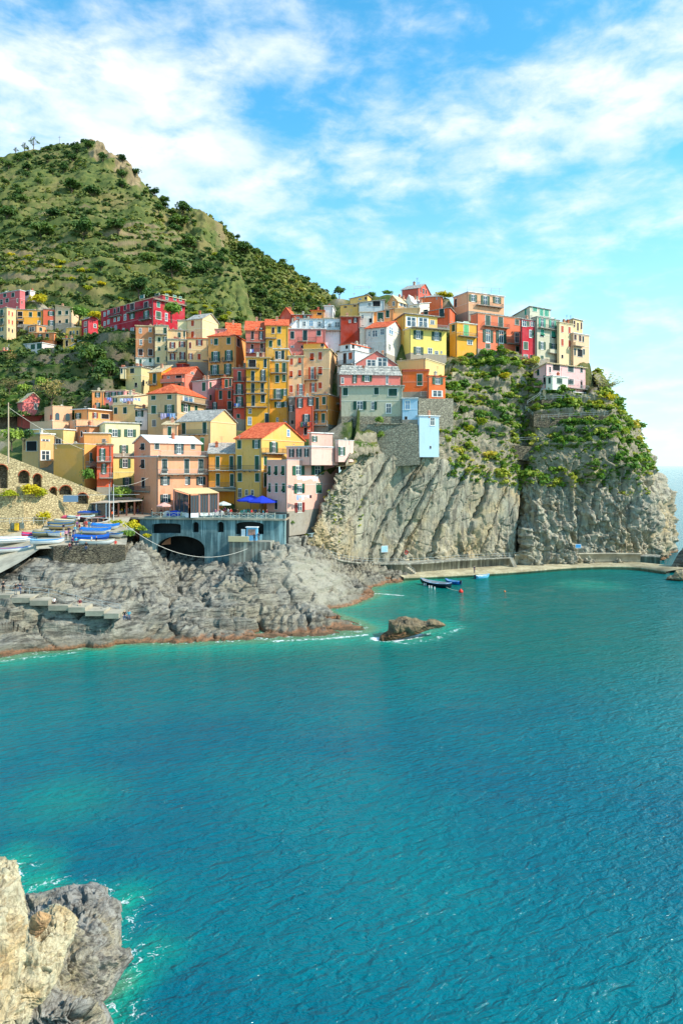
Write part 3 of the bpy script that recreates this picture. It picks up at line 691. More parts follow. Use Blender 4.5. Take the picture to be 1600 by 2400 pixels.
def build_mount(name, cols, nu, nv, label, terr):
    G = sheet(cols, nu, nv); n = grid_normals(G)
    if n[nv // 2, nu // 3, 1] > 0: n = -n
    u = np.linspace(0, len(cols) - 1, nu)[None, :] * np.ones((nv, 1)); v = np.linspace(0, 3, nv)[:, None] * np.ones((1, nu))
    disp = fbm(G * 0.018, 4) * 6.0 * (0.4 + 0.6 * sstep(0, .6, v)) * (1 - 0.75 * sstep(2.6, 3, v)) + fbm(G * 0.09, 4) * 1.8
    rock = np.zeros((nv, nu))
    if terr:
        spur = sstep(7.6, 9.2, u) * (1 - sstep(10.6, 11, u)); crag = sstep(2.35, 2.75, v) * sstep(4.6, 5.4, u) * (1 - sstep(6.9, 7.6, u))
        rg = ridged(np.stack([G[..., 0] * 0.05, G[..., 1] * 0.05, G[..., 2] * 0.018], -1), 4) - 0.9
        disp += (spur + crag) * rg * 4.0
        zz = G[..., 2] + fbm(G * 0.012, 3) * 7.0
        st = 5.2; fz = (zz / st) % 1.0
        msk = sstep(0.25, 0.5, 2.6 - v) * (1 - spur) * (1 - crag)
        G[..., 2] += (sstep(0.30, 0.62, fz) - fz) * st * 0.8 * msk
        ROWS[name] = sstep(0.55, 0.72, fz) * (1 - sstep(.93, 1.0, fz)) * msk
        rock = (spur * sstep(9.4, 10.2, u) * 0.24 + spur * 0.25 * fbm(G * 0.03 + 4, 3) + spur * 0.15) + crag * (0.62 + 0.7 * fbm(G * 0.05, 3)) + 0.62 * msk * sstep(0.32, 0.42, fz) * (1 - sstep(0.52, 0.62, fz)) * sstep(-0.3, 0.3, fbm(G * 0.03 + 30, 2))
    else:
        rock = 0.30 * fbm(G * 0.03, 3) + 0.25 * sstep(0.8, .2, v)
    G = G + n * disp[..., None]
    o = grid_obj(name, G, MT_G, {'rock': np.clip(rock, 0, 1)}); tag(o, kind='structure', label=label)
    return G, n, u, v, rock
MG, MN, MU, MV, MR = build_mount('mountain', MOUNT, 420, 330, 'steep terraced mountainside with scrub and bare crags', True)
BG, BN, BU, BV, BR = build_mount('hill', MBACK, 220, 160, 'scrub covered hillside behind the rocky spur', False)

# --- terraced gully between the shore houses and the far houses on the left
GULLY = [
 [(-120, 990, 172), (-120, 940, 184), (-120, 900, 200), (-120, 862, 216), (-120, 848, 228), (-120, 838, 250)],
 [(0, 988, 172), (0, 938, 184), (0, 897, 200), (0, 862, 216), (0, 850, 227), (0, 838, 250)],
 [(80, 985, 172), (80, 935, 184), (80, 893, 200), (80, 862, 214), (80, 848, 227), (80, 838, 250)],
 [(150, 980, 172), (150, 930, 184), (150, 890, 199), (150, 858, 213), (155, 842, 227), (160, 830, 250)],
 [(200, 978, 172), (200, 926, 184), (200, 888, 196), (205, 852, 209), (205, 815, 225), (208, 800, 248)],
 [(245, 978, 172), (245, 924, 182), (245, 885, 193), (250, 845, 204), (250, 805, 215), (250, 782, 231)],
 [(282, 980, 174), (282, 928, 188), (282, 888, 199), (284, 848, 206), (286, 808, 213), (288, 782, 224)],
 [(320, 985, 180), (320, 935, 196), (322, 895, 206), (322, 850, 211), (324, 812, 216), (326, 780, 224)],
 [(400, 985, 200), (400, 935, 210), (400, 895, 216), (400, 850, 220), (400, 812, 224), (400, 775, 230)]]
def build_gully():
    nu, nv = 260, 200
    G = sheet(GULLY, nu, nv); n = grid_normals(G)
    if n[nv // 2, nu // 3, 1] > 0: n = -n
    G = G + n * (fbm(G * 0.06, 4) * 1.2)[..., None]
    zz = G[..., 2] + fbm(G * 0.02, 2) * 2; st = 6.2; fz = (zz / st) % 1.0
    G[..., 2] += (sstep(0.35, 0.55, fz) - fz) * st * 0.9
    rock = 0.5 * sstep(0.33, 0.40, fz) * (1 - sstep(0.50, 0.58, fz)) + 0.25 * fbm(G * 0.1, 3)
    o = grid_obj('terraced_slope', G, GUL_G, {'rock': np.clip(rock, 0, 1)}); tag(o, kind='structure', label='dark green terraced gully below the far houses')
    return G, n, rock
GUL_G = ground_mat('terrace_green', ((40, 62, 28), (72, 96, 38)), (110, 104, 62), (140, 126, 104), sc=1.4)
GG, GN, GR = build_gully()

# --- near rocks at the photographer's feet and the islet: solid lumps with surveyed outlines
def lump(name, outline, Yf, thick, mt, res, relief, label, cat='rock', base_flat=None, sc=1.0, dip=(0.3, 0.2, 0.9), bed=0.5, seed=0.0, amp=1.0, bulge=0.5):
    """a boulder: outline in pixels at depth Yf(px,py); swells towards and away from the viewer"""
    pts = np.array(outline, float); x0, y0 = pts.min(0); x1, y1 = pts.max(0)
    nx = int((x1 - x0) / res) + 3; ny = int((y1 - y0) / res) + 3
    X, Y = np.meshgrid(np.linspace(x0 - res, x1 + res, nx), np.linspace(y0 - res, y1 + res, ny))
    inside = np.zeros(X.shape, bool); dist = np.full(X.shape, 1e9); m = len(pts)
    for i in range(m):
        a, b = pts[i], pts[(i + 1) % m]
        cond = ((a[1] > Y) != (b[1] > Y)) & (X < (b[0] - a[0]) * (Y - a[1]) / (b[1] - a[1] + 1e-12) + a[0]); inside ^= cond
        ab = b - a; t = np.clip(((X - a[0]) * ab[0] + (Y - a[1]) * ab[1]) / (ab @ ab), 0, 1)
        dist = np.minimum(dist, np.hypot(X - a[0] - t * ab[0], Y - a[1] - t * ab[1]))
    dist = np.where(inside, dist, 0)
    D = Yf(X, Y); dm = dist * D / F
    prof = thick * (1 - np.exp(-dm / (thick * bulge)))
    def pos(Dd): return np.stack([(X - CX) * Dd / F, Dd, CH - (Y - HY) * Dd / F], -1)
    Fr = pos(D - prof); Bk = pos(D + prof * 0.8 + 0.02)
    n = grid_normals(Fr); n *= -np.sign(n[..., 1:2] + 1e-9)
    rel = rough_rock(Fr, sc, dip, bed, seed) * amp
    Fr = Fr + n * (rel * sstep(0, thick * 0.35, dm) + rel * 0.25)[..., None]
    fc = grid_faces(ny, nx); ok = inside.ravel()[fc].all(1); fc = fc[ok]
    nb = X.size
    V = np.concatenate([Fr.reshape(-1, 3), Bk.reshape(-1, 3)])
    # rim quads
    ed = np.concatenate([fc[:, [0, 1]], fc[:, [1, 2]], fc[:, [2, 3]], fc[:, [3, 0]]]); key = np.sort(ed, 1); kk = key[:, 0] * nb + key[:, 1]
    un, idx, cnt = np.unique(kk, return_index=True, return_counts=True); be = ed[idx[cnt == 1]]
    rim = np.stack([be[:, 1], be[:, 0], be[:, 0] + nb, be[:, 1] + nb], 1)
    fa = np.concatenate([fc, fc[:, ::-1] + nb, rim])
    used = np.unique(fa); mp = -np.ones(2 * nb, dtype=np.int64); mp[used] = np.arange(len(used))
    o = obj(name, mesh_np(name, V[used], mp[fa], mt)); tag(o, label, cat)
    return o
ZN = lambda pts: [(x / 3.2667, 1980 + y / 3.2667) for x, y in pts]
lump('rock', ZN([(180, 400), (200, 370), (330, 362), (450, 330), (560, 300), (640, 300), (735, 292), (830, 325), (838, 400), (880, 420), (922, 442), (930, 560), (935, 700), (930, 780), (1000, 800), (1030, 870), (960, 960), (890, 1080), (800, 1200), (850, 1300), (900, 1420), (920, 1560), (960, 2000), (-420, 2000), (-420, 500)]),
     lambda x, y: np.maximum(33.5 - (y - 2070) / 330 * 5.5, 28.3), 2.4, ROCK_NEAR, 1.7, 1, 'grey layered rock running down into the foaming water at the bottom', sc=2.4, dip=(0.45, 0.35, 0.85), bed=0.55, amp=0.8)
lump('rock', ZN([(230, 560), (330, 500), (380, 465), (450, 458), (545, 500), (602, 560), (585, 660), (565, 730), (520, 790), (500, 860), (490, 920), (455, 1000), (400, 1100), (340, 1190), (262, 1250), (240, 1330), (190, 1420), (120, 1560), (60, 1950), (-260, 1950), (-260, 640)]),
     lambda x, y: np.maximum(27.5 - (y - 2120) / 280 * 4.0, 23.6), 1.5, ROCK_CREAM, 1.5, 1, 'weathered cream rock with ragged edge in front of the grey rock', sc=3.0, dip=(0.75, 0.2, 0.6), bed=0.5, seed=4.0, amp=0.7)
lump('rock', ZN([(-250, 60), (0, 84), (40, 92), (60, 118), (120, 124), (140, 160), (152, 230), (172, 300), (195, 370), (205, 450), (218, 540), (222, 640), (215, 720), (190, 900), (120, 1100), (60, 1300), (0, 1560), (-40, 1950), (-330, 1950), (-330, 160)]),
     lambda x, y: np.maximum(24.5 - (y - 2000) / 400 * 4.2, 20.4), 1.6, ROCK_CREAM, 1.5, 1, 'tall sunlit cream rock at the left edge of the foreground', sc=3.0, dip=(0.85, 0.1, 0.35), bed=0.7, seed=11.0, amp=0.7)
lump('boulder', ZN([(226, 600), (240, 545), (300, 505), (360, 520), (400, 540), (392, 580), (360, 640), (300, 700), (270, 722), (224, 680)]),
     lambda x, y: 25.6 + 0 * x, 0.35, rock_mat('brown_boulder', (190, 152, 110), (170, 136, 100), (130, 102, 76), False, 3.0, (196, 160, 110), (.8, .8, .8), .7, bump=.03), 0.8, 1, 'loose brown angular boulder wedged between the cream rocks', 'boulder', sc=4.0, amp=0.25, seed=2.0)
ZI = lambda pts: [(620 + x / 3.136, 1200 + y / 3.136) for x, y in pts]
lump('islet', ZI([(838, 935), (850, 905), (880, 885), (905, 868), (908, 830), (912, 795), (960, 790), (1000, 768), (1035, 764), (1080, 778), (1110, 775), (1150, 795), (1185, 800), (1205, 784), (1245, 785), (1280, 800), (1315, 822), (1330, 835), (1290, 852), (1220, 862), (1170, 880), (1120, 900), (1060, 918), (1000, 930), (920, 945), (860, 960)]),
     lambda x, y: 101.5 - (y - 1447) / 55 * 4.0, 2.0, rock_mat('islet_rock', (146, 128, 96), (116, 104, 84), (78, 68, 54), True, 1.0, (170, 120, 70), tz=1.3), 0.6, 1, 'small brown rock islet ringed with foam in the cove', 'islet', sc=1.2, amp=0.5)
ZR = lambda pts: [(1150 + x / 3.4844, 950 + y / 3.4844) for x, y in pts]
lump('boulder', ZR([(1420, 1425), (1440, 1400), (1490, 1380), (1505, 1350), (1560, 1340), (1640, 1350), (1640, 1475), (1540, 1462), (1470, 1450)]), lambda x, y: 150 + 0 * x, 2.0, ROCK_CLIFF, 0.7, 1, 'pale boulder in the water at the right edge', 'boulder', sc=1.4, amp=0.6)
lump('boulder', ZR([(1450, 1335), (1475, 1300), (1500, 1255), (1530, 1200), (1580, 1150), (1680, 1130), (1680, 1380), (1560, 1375), (1500, 1370)]), lambda x, y: 165 + 0 * x, 3.0, ROCK_LOW, 0.9, 1, 'dark rock at the foot of the point on the right', 'boulder', sc=1.0, amp=0.7, seed=3.)

# ------------------------------------------------------------------ sea
def build_sea():
    ys = np.concatenate([np.arange(-40, 26, 4.0), np.arange(26, 60, 0.5), np.arange(60, 175, 0.45), np.arange(175, 400, 6.0), np.geomspace(400, 70000, 40)])
    xs = np.concatenate([-np.geomspace(90000, 75, 30), np.arange(-72, 85, 0.5), np.geomspace(86, 90000, 40)])
    X, Y = np.meshgrid(xs, ys)
    near = (X > -72) & (X < 30) & (Y > 70) & (Y < 155)
    h = np.full(X.shape, -30.0); h[near] = shore_h(X[near], Y[near])
    depth = -h                                                         # metres of water over the shore shelf
    def seg(pts):
        d = np.full(X.shape, 1e9); m = (X > -80) & (X < 140) & (Y > 10) & (Y < 240)
        for a, b in zip(pts[:-1], pts[1:]):
            a = np.array(a[:2]); b = np.array(b[:2]); ab = b - a
            t = np.clip(((X[m] - a[0]) * ab[0] + (Y[m] - a[1]) * ab[1]) / (ab @ ab), 0, 1)
            d[m] = np.minimum(d[m], np.hypot(X[m] - a[0] - t * ab[0], Y[m] - a[1] - t * ab[1]))
        return d
    w = lambda *pp: [on_z(a, b, 0) for a, b in pp]
    near_edge = seg(w((0, 2020), (150, 2090), (282, 2120), (288, 2215), (310, 2245), (290, 2280), (248, 2350), (260, 2420), (250, 2600)))
    islet = seg(w((880, 1497), (930, 1500), (985, 1488), (1040, 1470), (1030, 1462)))
    quay = seg(w((985, 1356), (1100, 1352), (1200, 1345), (1330, 1337), (1500, 1338)))
    lobes = seg(w((868, 1390), (910, 1393), (945, 1396)))
    nz = fbm(np.stack([X * 0.22, Y * 0.22, X * 0], -1), 3)
    shal = np.maximum.reduce([0.95 * np.exp(-np.clip(depth, 0, 60) / 3.0), 0.75 * np.exp(-(near_edge / 2.5) ** 1.6), 0.75 * np.exp(-(islet / 4.0) ** 1.5), 0.30 * np.exp(-quay / 6.0), 0.5 * np.exp(-lobes / 2.5)])
    shal = np.where(near_edge < 12, shal * (0.72 + 0.8 * nz), shal)
    p1 = on_z(150, 1880, 0); p2 = on_z(640, 2230, 0); p3 = on_z(1130, 1345, 0); p4 = on_z(1380, 1370, 0); p5 = on_z(1000, 1420, 0)
    for q, r, a in ((p1, 6, 0.34), (p2, 6, 0.12), (p3, 10, .35), (p4, 9, .45), (p5, 14, .35)): shal = np.maximum(shal, a * np.exp(-((X - q[0]) ** 2 + (Y - q[1]) ** 2) / r ** 2))
    cove = np.exp(-np.maximum(0, 1) * (np.clip(96 - Y, 0, 200) / 22) ** 2) * np.exp(-(np.clip(X - 40, 0, 900) / 45) ** 2)
    frontside = sstep(0.5, -2.5, Y - np.interp(X, [on_z(a, b, 0)[0] for a, b in front], [on_z(a, b, 0)[1] for a, b in front]))
    foam = np.maximum.reduce([np.exp(-(np.clip(depth, 0, 60) / 0.55) ** 2) * (0.55 + 0.15 * nz), 1.0 * np.exp(-(islet / 1.5) ** 2) * sstep(106, 99, Y), 0.56 * np.exp(-(near_edge / 2.8) ** 2), 0.8 * np.exp(-(lobes / 0.9) ** 2),
                             0.62 * np.exp(-(seg(w((870, 1500), (950, 1508), (1020, 1497), (1085, 1470))) / 1.3) ** 2), 0.8 * np.exp(-(seg(w((640, 1503), (760, 1497), (858, 1488))) / 0.9) ** 2), 0.7 * np.exp(-(seg(w((0, 1550), (80, 1541), (170, 1530))) / 0.9) ** 2), .55 * np.exp(-(seg(w((860, 1468), (880, 1478))) / 1.0) ** 2), .30 * np.exp(-(seg(w((75, 2035), (120, 2075))) / 1.6) ** 2)])
    foam = np.where(X < on_z(-70, 1560, 0)[0] - 30, 0, foam)
    # gentle swell as real relief
    Z = 0.05 * fbm(np.stack([X * 0.16, Y * 0.25, X * 0], -1), 3) * sstep(400, 150, Y)
    G = np.stack([X, Y, Z], -1)
    m, g, bs, out = new_mat('sea_water')
    ps = g.new('ShaderNodeNewGeometry').outputs['Position']
    A = lambda nm: g.new('ShaderNodeAttribute', attribute_name=nm).outputs['Fac']
    big = g.noise(ps, 0.035, 4, 0.5)
    deep = g.mix(g.mr(big, 0.35, 0.65, 0, 1), lin((0, 90, 108)), lin((0, 107, 115)))
    deep = g.mix(A('cove'), deep, lin((0, 100, 94)))
    col = g.mix(g.mr(A('shal'), 0.03, 0.75, 0, 1), deep, lin((16, 142, 120)))
    col = g.mix(g.mr(A('shal'), 0.6, 0.95, 0, 0.6), col, lin((112, 130, 84)))
    sw = g.scale(ps, (1.0, 1.0, 1.0), (0, 0, math.radians(-24)))
    r1 = g.noise(g.scale(sw, (0.16, 0.50, 1)), 1.0, 3, 0.5, 0.6)
    r2 = g.noise(g.scale(sw, (0.75, 1.7, 1)), 1.0, 3, 0.55, 0.7)
    r3 = g.noise(g.scale(ps, (2.6, 4.2, 1)), 1.0, 3, 0.6, 0.5)
    hgt = g.math('ADD', g.math('MULTIPLY', r1, 0.50), g.math('ADD', g.math('MULTIPLY', r2, 0.62), g.math('MULTIPLY', r3, 0.24)))
    fm = g.math('ADD', A('foam'), g.math('MULTIPLY', g.math('SUBTRACT', g.noise(ps, 1.1, 7, 0.7, 1.2), 0.5), 1.9))
    vein = g.new('ShaderNodeTexVoronoi', feature='DISTANCE_TO_EDGE', inp={'Vector': g.vmath('ADD', g.scale(ps, (1.1, 1.1, 1)), g.vmath('MULTIPLY', g.new('ShaderNodeTexNoise', inp={'Vector': ps, 'Scale': 1.6, 'Detail': 3.0}).outputs['Color'], (1.4, 1.4, 0))), 'Scale': 1.0}).outputs['Distance']
    fmask = g.math('MAXIMUM', g.mr(fm, 0.72, 0.86, 0, 1), g.math('MULTIPLY', g.mr(vein, 0.0, 0.045, 1, 0), g.mr(fm, 0.52, 0.74, 0, 1)))
    fmask = g.math('MULTIPLY', fmask, g.mr(A('foam'), 0.04, 0.25, 0, 1))
    col = g.mix(fmask, col, (0.78, 0.82, 0.82))
    put(g, bs, 'Base Color', col); put(g, bs, 'IOR', 1.33); put(g, bs, 'Specular IOR Level', 0.26)
    put(g, bs, 'Roughness', g.mr(fmask, 0, 1, 0.07, 0.7))
    bp = g.new('ShaderNodeBump', inp={'Strength': 1.0, 'Distance': 0.62, 'Height': hgt}); put(g, bs, 'Normal', bp.outputs[0])
    nv, nu = X.shape
    me = mesh_np('sea', G.reshape(-1, 3), grid_faces(nv, nu), m, True, attrs={'shal': np.clip(shal, 0, 1).ravel(), 'foam': foam.ravel(), 'cove': cove.ravel()})
    o = obj('sea', me); tag(o, kind='structure', label='turquoise rippled sea')
build_sea()
# ------------------------------------------------------------------ houses
VIEW = {'1': (0, 650, 4.48), '2': (200, 650, 3.92), '3': (550, 650, 5.22667), '4': (780, 640, 4.9), '5': (1030, 640, 3.73333),
        '6': (0, 900, 4.48), '7': (300, 880, 5.22667), '8': (480, 950, 4.12632)}
_wc = {}
def shutter_mesh(mt):
    """louvred leaf, unit width and height, hung on x=0..1"""
    k = ('shutter', mt.name)
    if k not in _wc:
        b = MB()
        b.box((0.0, -0.055, -0.5), (0.12, 0.0, 0.5)); b.box((0.88, -0.055, -0.5), (1.0, 0.0, 0.5))
        for z0, z1 in ((-0.5, -0.44), (-0.03, 0.03), (0.44, 0.5)): b.box((0.12, -0.055, z0), (0.88, 0.0, z1))
        for i in range(10):
            z = -0.40 + i * 0.088
            if abs(z) < 0.03: continue
            b.add([(0.12, -0.045, z - 0.03), (0.88, -0.045, z - 0.03), (0.88, -0.012, z + 0.035), (0.12, -0.012, z + 0.035)], [(0, 1, 2, 3)])
        b.add([(0.12, -0.006, -0.44), (0.88, -0.006, -0.44), (0.88, -0.006, 0.44), (0.12, -0.006, 0.44)], [(0, 1, 2, 3)])
        _wc[k] = b.mesh('shutter', mt)
    return _wc[k]
def frame_mesh(mt, t=0.09):
    k = ('frame', mt.name, t)
    if k not in _wc:
        b = MB(); e = 0.5 + t * 0.8; h = 0.5 + t * 0.45
        b.box((-e, -0.05, -h), (-0.5, 0.03, h)); b.box((0.5, -0.05, -h), (e, 0.03, h))
        b.box((-0.5, -0.05, 0.5), (0.5, 0.03, h)); b.box((-e - 0.03, -0.11, -h - 0.01), (e + 0.03, 0.03, -0.5))
        _wc[k] = b.mesh('window_frame', mt)
    return _wc[k]
def pane_mesh(gm, bars=True, arch_=False):
    k = ('pane', gm.name, bars, arch_)
    if k not in _wc:
        b = MB()
        if arch_:
            pr = [(-0.5, -0.5), (0.5, -0.5)] + [(0.5 * math.cos(math.pi * i / 8), 0.2 + 0.3 * math.sin(math.pi * i / 8)) for i in range(9)]
            b.prism(pr, 'y', -0.03, 0.03)
        else: b.box((-0.5, -0.012, -0.5), (0.5, 0.03, 0.5))
        _wc[k] = b.mesh('pane', gm)
    return _wc[k]
def sash_mesh(mt):
    k = ('sash', mt.name)
    if k not in _wc:
        b = MB()
        b.box((-0.04, -0.035, -0.5), (0.04, -0.012, 0.5)); b.box((-0.5, -0.035, -0.5), (-0.42, -0.012, 0.5)); b.box((0.42, -0.035, -0.5), (0.5, -0.012, 0.5))
        for z0, z1 in ((-0.5, -0.45), (0.45, 0.5), (0.08, 0.12)):
            b.box((-0.42, -0.033, z0), (-0.04, -0.012, z1)); b.box((0.04, -0.033, z0), (0.42, -0.012, z1))
        _wc[k] = b.mesh('sash', mt)
    return _wc[k]
def window(root, loc, rz, w, h, code):
    """code: kind letter + colour letter + optional trim. s closed, t tilted flap, o open, h one leaf, w bare glass, b glass coloured as reflecting sky, d flat dark panel for a door or shaded opening, a arched"""
    kind = code[0]; colr = SHUT.get(code[1] if len(code) > 1 else 'g', SHUT['g']); colr = GREENS[hash(root.name) % 4 if False else (len(root.name) + int(abs(root.location[0]) * 7)) % 4] if colr is SHUT['g'] else colr; trim = TRIM['c' if 'C' in code else 'w']
    nm = 'door' if kind == 'd' or (h > 2.6 and kind in 's') else 'window'
    if kind == 'o': cw, cx = 0.46, 0.0
    elif kind == 'h': cw, cx = 0.5, -0.25
    else: cw, cx = 1.0, 0.0
    c, s_ = math.cos(rz), math.sin(rz)
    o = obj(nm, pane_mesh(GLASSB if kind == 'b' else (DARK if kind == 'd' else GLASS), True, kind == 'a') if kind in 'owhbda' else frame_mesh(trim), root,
            (loc[0] + c * cx * w, loc[1] + s_ * cx * w, loc[2]), rz, (w * cw, 1, h))
    if kind in 'owhb':
        obj('window_frame', frame_mesh(trim), o); obj('sash', sash_mesh(TRIM['w'] if kind != 'b' else trim), o)
    if kind == 'd': obj('door_frame', frame_mesh(trim, 0.06), o)
    if kind == 's':
        for k in (0, 1): obj('shutter', shutter_mesh(colr), o, (-0.5 + 0.505 * k, -0.01, 0), 0, (0.495, 1, 1))
    if kind == 't':
        for k in (0, 1): obj('shutter', shutter_mesh(colr), o, (-0.5 + 0.505 * k, -0.01, 0.22), 0, (0.495, 1, 0.56))
        fl = obj('flap', shutter_mesh(colr), o, (-0.5, -0.22, -0.21), 0, (1.0, 1, 0.5)); fl.rotation_euler = (-1.0, 0, 0)
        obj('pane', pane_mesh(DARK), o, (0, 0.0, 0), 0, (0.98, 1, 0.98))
    if kind == 'o':
        for k in (0, 1): obj('shutter', shutter_mesh(colr), o, ((-1.10 if k == 0 else 0.52), -0.06, 0), 0, (0.58, 1, 1.0))
    if kind == 'h': obj('shutter', shutter_mesh(colr), o, (0.54, -0.06, 0), 0, (0.9, 1, 1.0))
    return o

def railing(b, x0, x1, y, z, h=0.95, step=0.22, th=0.028, dirn='x'):
    mk = (lambda t, zz: (t, y, zz)) if dirn == 'x' else (lambda t, zz: (y, t, zz))
    b.bar(mk(x0, z + h), mk(x1, z + h), 0.05); b.bar(mk(x0, z + 0.08), mk(x1, z + 0.08), 0.03)
    n = max(2, int(abs(x1 - x0) / step))
    for i in range(n + 1):
        t = x0 + (x1 - x0) * i / n; b.bar(mk(t, z), mk(t, z + h), th if i % n else 0.05)

_bt = [0]
def balcony(root, face, s0, s1, z, kind, col, depth=1.0):
    """hangs on the front (face 'F', along -x) or right wall (face 'R', along +y)"""
    o = obj('balcony', None, root) if False else None
    b = MB(); r = MB()
    x0, x1 = min(s0, s1), max(s0, s1)
    if x1 - x0 < 0.3: return
    if kind == 'f':                                             # solid parapet
        b.box((x0, -depth, z - 0.16), (x1, 0.0, z)); r.box((x0, -depth, z), (x1, -depth + 0.12, z + 0.95))
        r.box((x0, -depth + 0.12, z), (x0 + 0.12, 0, z + 0.95)); r.box((x1 - 0.12, -depth + 0.12, z), (x1, 0, z + 0.95))
        rm = col
    else:
        b.box((x0, -depth, z - 0.16), (x1, 0.0, z))
        railing(r, x0 + 0.04, x1 - 0.04, -depth + 0.05, z)
        railing(r, -depth + 0.05, 0, x0 + 0.04, z, dirn='y'); railing(r, -depth + 0.05, 0, x1 - 0.04, z, dirn='y')
        rm = PALE_IRON if kind == 'p' else IRON
        for t in np.arange(x0 + 0.3, x1 - 0.1, 1.3): b.prism([(-depth * 0.8, z - 0.16), (0, z - 0.16), (0, z - 0.48)], 'x', float(t), float(t) + 0.1)
    rz = 0.0 if face == 'F' else math.pi / 2
    o = obj('balcony', b.mesh('balcony', SLAB), root, (0, 0, 0), rz)
    obj('railing', r.mesh('railing', rm), o)
    return o

RUBP = plaster((158, 146, 128), 1.3)
HOUSES = []          # footprint records for the hill below
rnd = random.Random(11)
def H(view, label, xl, xm, xr, yt, yb, Y, th, col, roof='flat', Fw=(), Rw=(), Fb=(), Rb=(), rk=None, rh=None, deep=7.0, down=7.0, cat='house', name='house', colR=None, pipe=True, chim=None, over=0.35, age=1.0, extra=None):
    ox, oy, sc = VIEW[view]
    cx_ = lambda x: ox + x / sc
    cy_ = lambda y: oy + y / sc
    t = math.radians(th); ct, st = math.cos(t), math.sin(t)
    pm = cx_(xm); Xc = (pm - CX) * Y / F
    def sF(px): a = (px - CX) / F; return (Xc - a * Y) / (ct + a * st)
    def sR(px): a = (px - CX) / F; return (a * Y - Xc) / (st - a * ct)
    WL = sF(cx_(xl)) if xm - xl > 2 else deep
    WR = sR(cx_(xr)) if xr - xm > 10 else deep
    if WR <= 0 or WR > 60: WR = deep
    if WL <= 0 or WL > 60 or WR <= 0 or WR > 60: print('HOUSE?', label, WL, WR)
    WL = min(max(WL, 0.8), 40.0); WR = min(max(WR, 0.8), 22.0)
    zt = CH - (cy_(yt) - HY) * Y / F; zb = CH - (cy_(yb) - HY) * Y / F
    root = empty(name, (Xc, Y, zb), -t, label, cat)
    Ht = zt - zb
    wm = plaster(col, age)
    HOUSES.append((Xc, Y, zb, WL, WR, ct, st))
    b = MB()
    rm = roof_mat(rk or {'flat': 'slate', 'hip': 'terra', 'gR': 'terra', 'gF': 'terra', 'sB': 'slate', 'sF': 'slate', 'sR': 'slate', 'sL': 'slate', 'ter': 'white'}.get(roof, 'slate'))
    r = MB(); ov = over
    span = WR if roof in ('gR', 'sB', 'sF') else WL
    rh = rh if rh is not None else {'gR': 0.27, 'gF': 0.27, 'hip': 0.22, 'sB': 0.16, 'sF': 0.16, 'sR': .16, 'sL': .16}.get(roof, 0) * span
    tk = 0.16
    if roof in ('flat', 'ter'):
        b.box((-WL, 0, -down), (0, WR, Ht))
        if roof == 'flat': r.box((-WL - ov * .7, -ov * .7, Ht), (ov * .7, WR + ov * .7, Ht + 0.2))
        else:
            for q0, q1 in (((-WL, 0), (0, 0.2)), ((-WL, WR - 0.2), (0, WR)), ((-WL, 0.2), (-WL + 0.2, WR - 0.2)), ((-0.2, 0.2), (0, WR - 0.2))): b.box((q0[0], q0[1], Ht), (q1[0], q1[1], Ht + 0.75))
            r.box((-WL - .08, -.08, Ht + 0.75), (0.08, 0.26, Ht + 0.84)); r.box((-0.26, 0.26, Ht + 0.75), (0.08, WR + .08, Ht + 0.84)); r.box((-WL - .08, .26, Ht + .75), (-WL + .26, WR + .08, Ht + .84))
    elif roof == 'gR':
        b.prism([(0, -down), (WR, -down), (WR, Ht), (WR / 2, Ht + rh), (0, Ht)], 'x', -WL, 0)
        k = rh / (WR / 2)
        r.prism([(-ov, Ht - ov * k + .02), (WR / 2, Ht + rh + .02), (WR + ov, Ht - ov * k + .02), (WR + ov, Ht - ov * k + tk + .02), (WR / 2, Ht + rh + tk + .02), (-ov, Ht - ov * k + tk + .02)], 'x', -WL - ov, ov)
    elif roof == 'gF':
        b.prism([(-WL, -down), (0, -down), (0, Ht), (-WL / 2, Ht + rh), (-WL, Ht)], 'y', 0, WR)
        k = rh / (WL / 2)
        r.prism([(-WL - ov, Ht - ov * k + .02), (-WL / 2, Ht + rh + .02), (ov, Ht - ov * k + .02), (ov, Ht - ov * k + tk + .02), (-WL / 2, Ht + rh + tk + .02), (-WL - ov, Ht - ov * k + tk + .02)], 'y', -ov, WR + ov)
    elif roof == 'sB':                                          # rises to the back
        b.prism([(0, -down), (WR, -down), (WR, Ht + rh), (0, Ht)], 'x', -WL, 0)
        k = rh / WR; r.prism([(-ov, Ht - ov * k + .02), (WR + ov, Ht + rh + ov * k + .02), (WR + ov, Ht + rh + ov * k + tk), (-ov, Ht - ov * k + tk)], 'x', -WL - ov, ov)
    elif roof == 'sF':
        b.prism([(0, -down), (WR, -down), (WR, Ht - rh), (0, Ht)], 'x', -WL, 0)
        k = -rh / WR; r.prism([(-ov, Ht - ov * k + .02), (WR + ov, Ht - rh + ov * k + .02), (WR + ov, Ht - rh + ov * k + tk), (-ov, Ht - ov * k + tk)], 'x', -WL - ov, ov)
    elif roof in ('sR', 'sL'):                                  # along the front: falls to the left (sR) or to the right (sL)
        zl, zr = (Ht - rh, Ht) if roof == 'sR' else (Ht + rh, Ht)
        b.prism([(-WL, -down), (0, -down), (0, zr), (-WL, zl)], 'y', 0, WR)
        k = (zr - zl) / WL; r.prism([(-WL - ov, zl - ov * k + .02), (ov, zr + ov * k + .02), (ov, zr + ov * k + tk), (-WL - ov, zl - ov * k + tk)], 'y', -ov, WR + ov)
    elif roof == 'hip':
        b.box((-WL, 0, -down), (0, WR, Ht))
        a, c_ = (-WL - ov, ov), (-ov, WR + ov)
        m_ = min(WL, WR) / 2 + ov
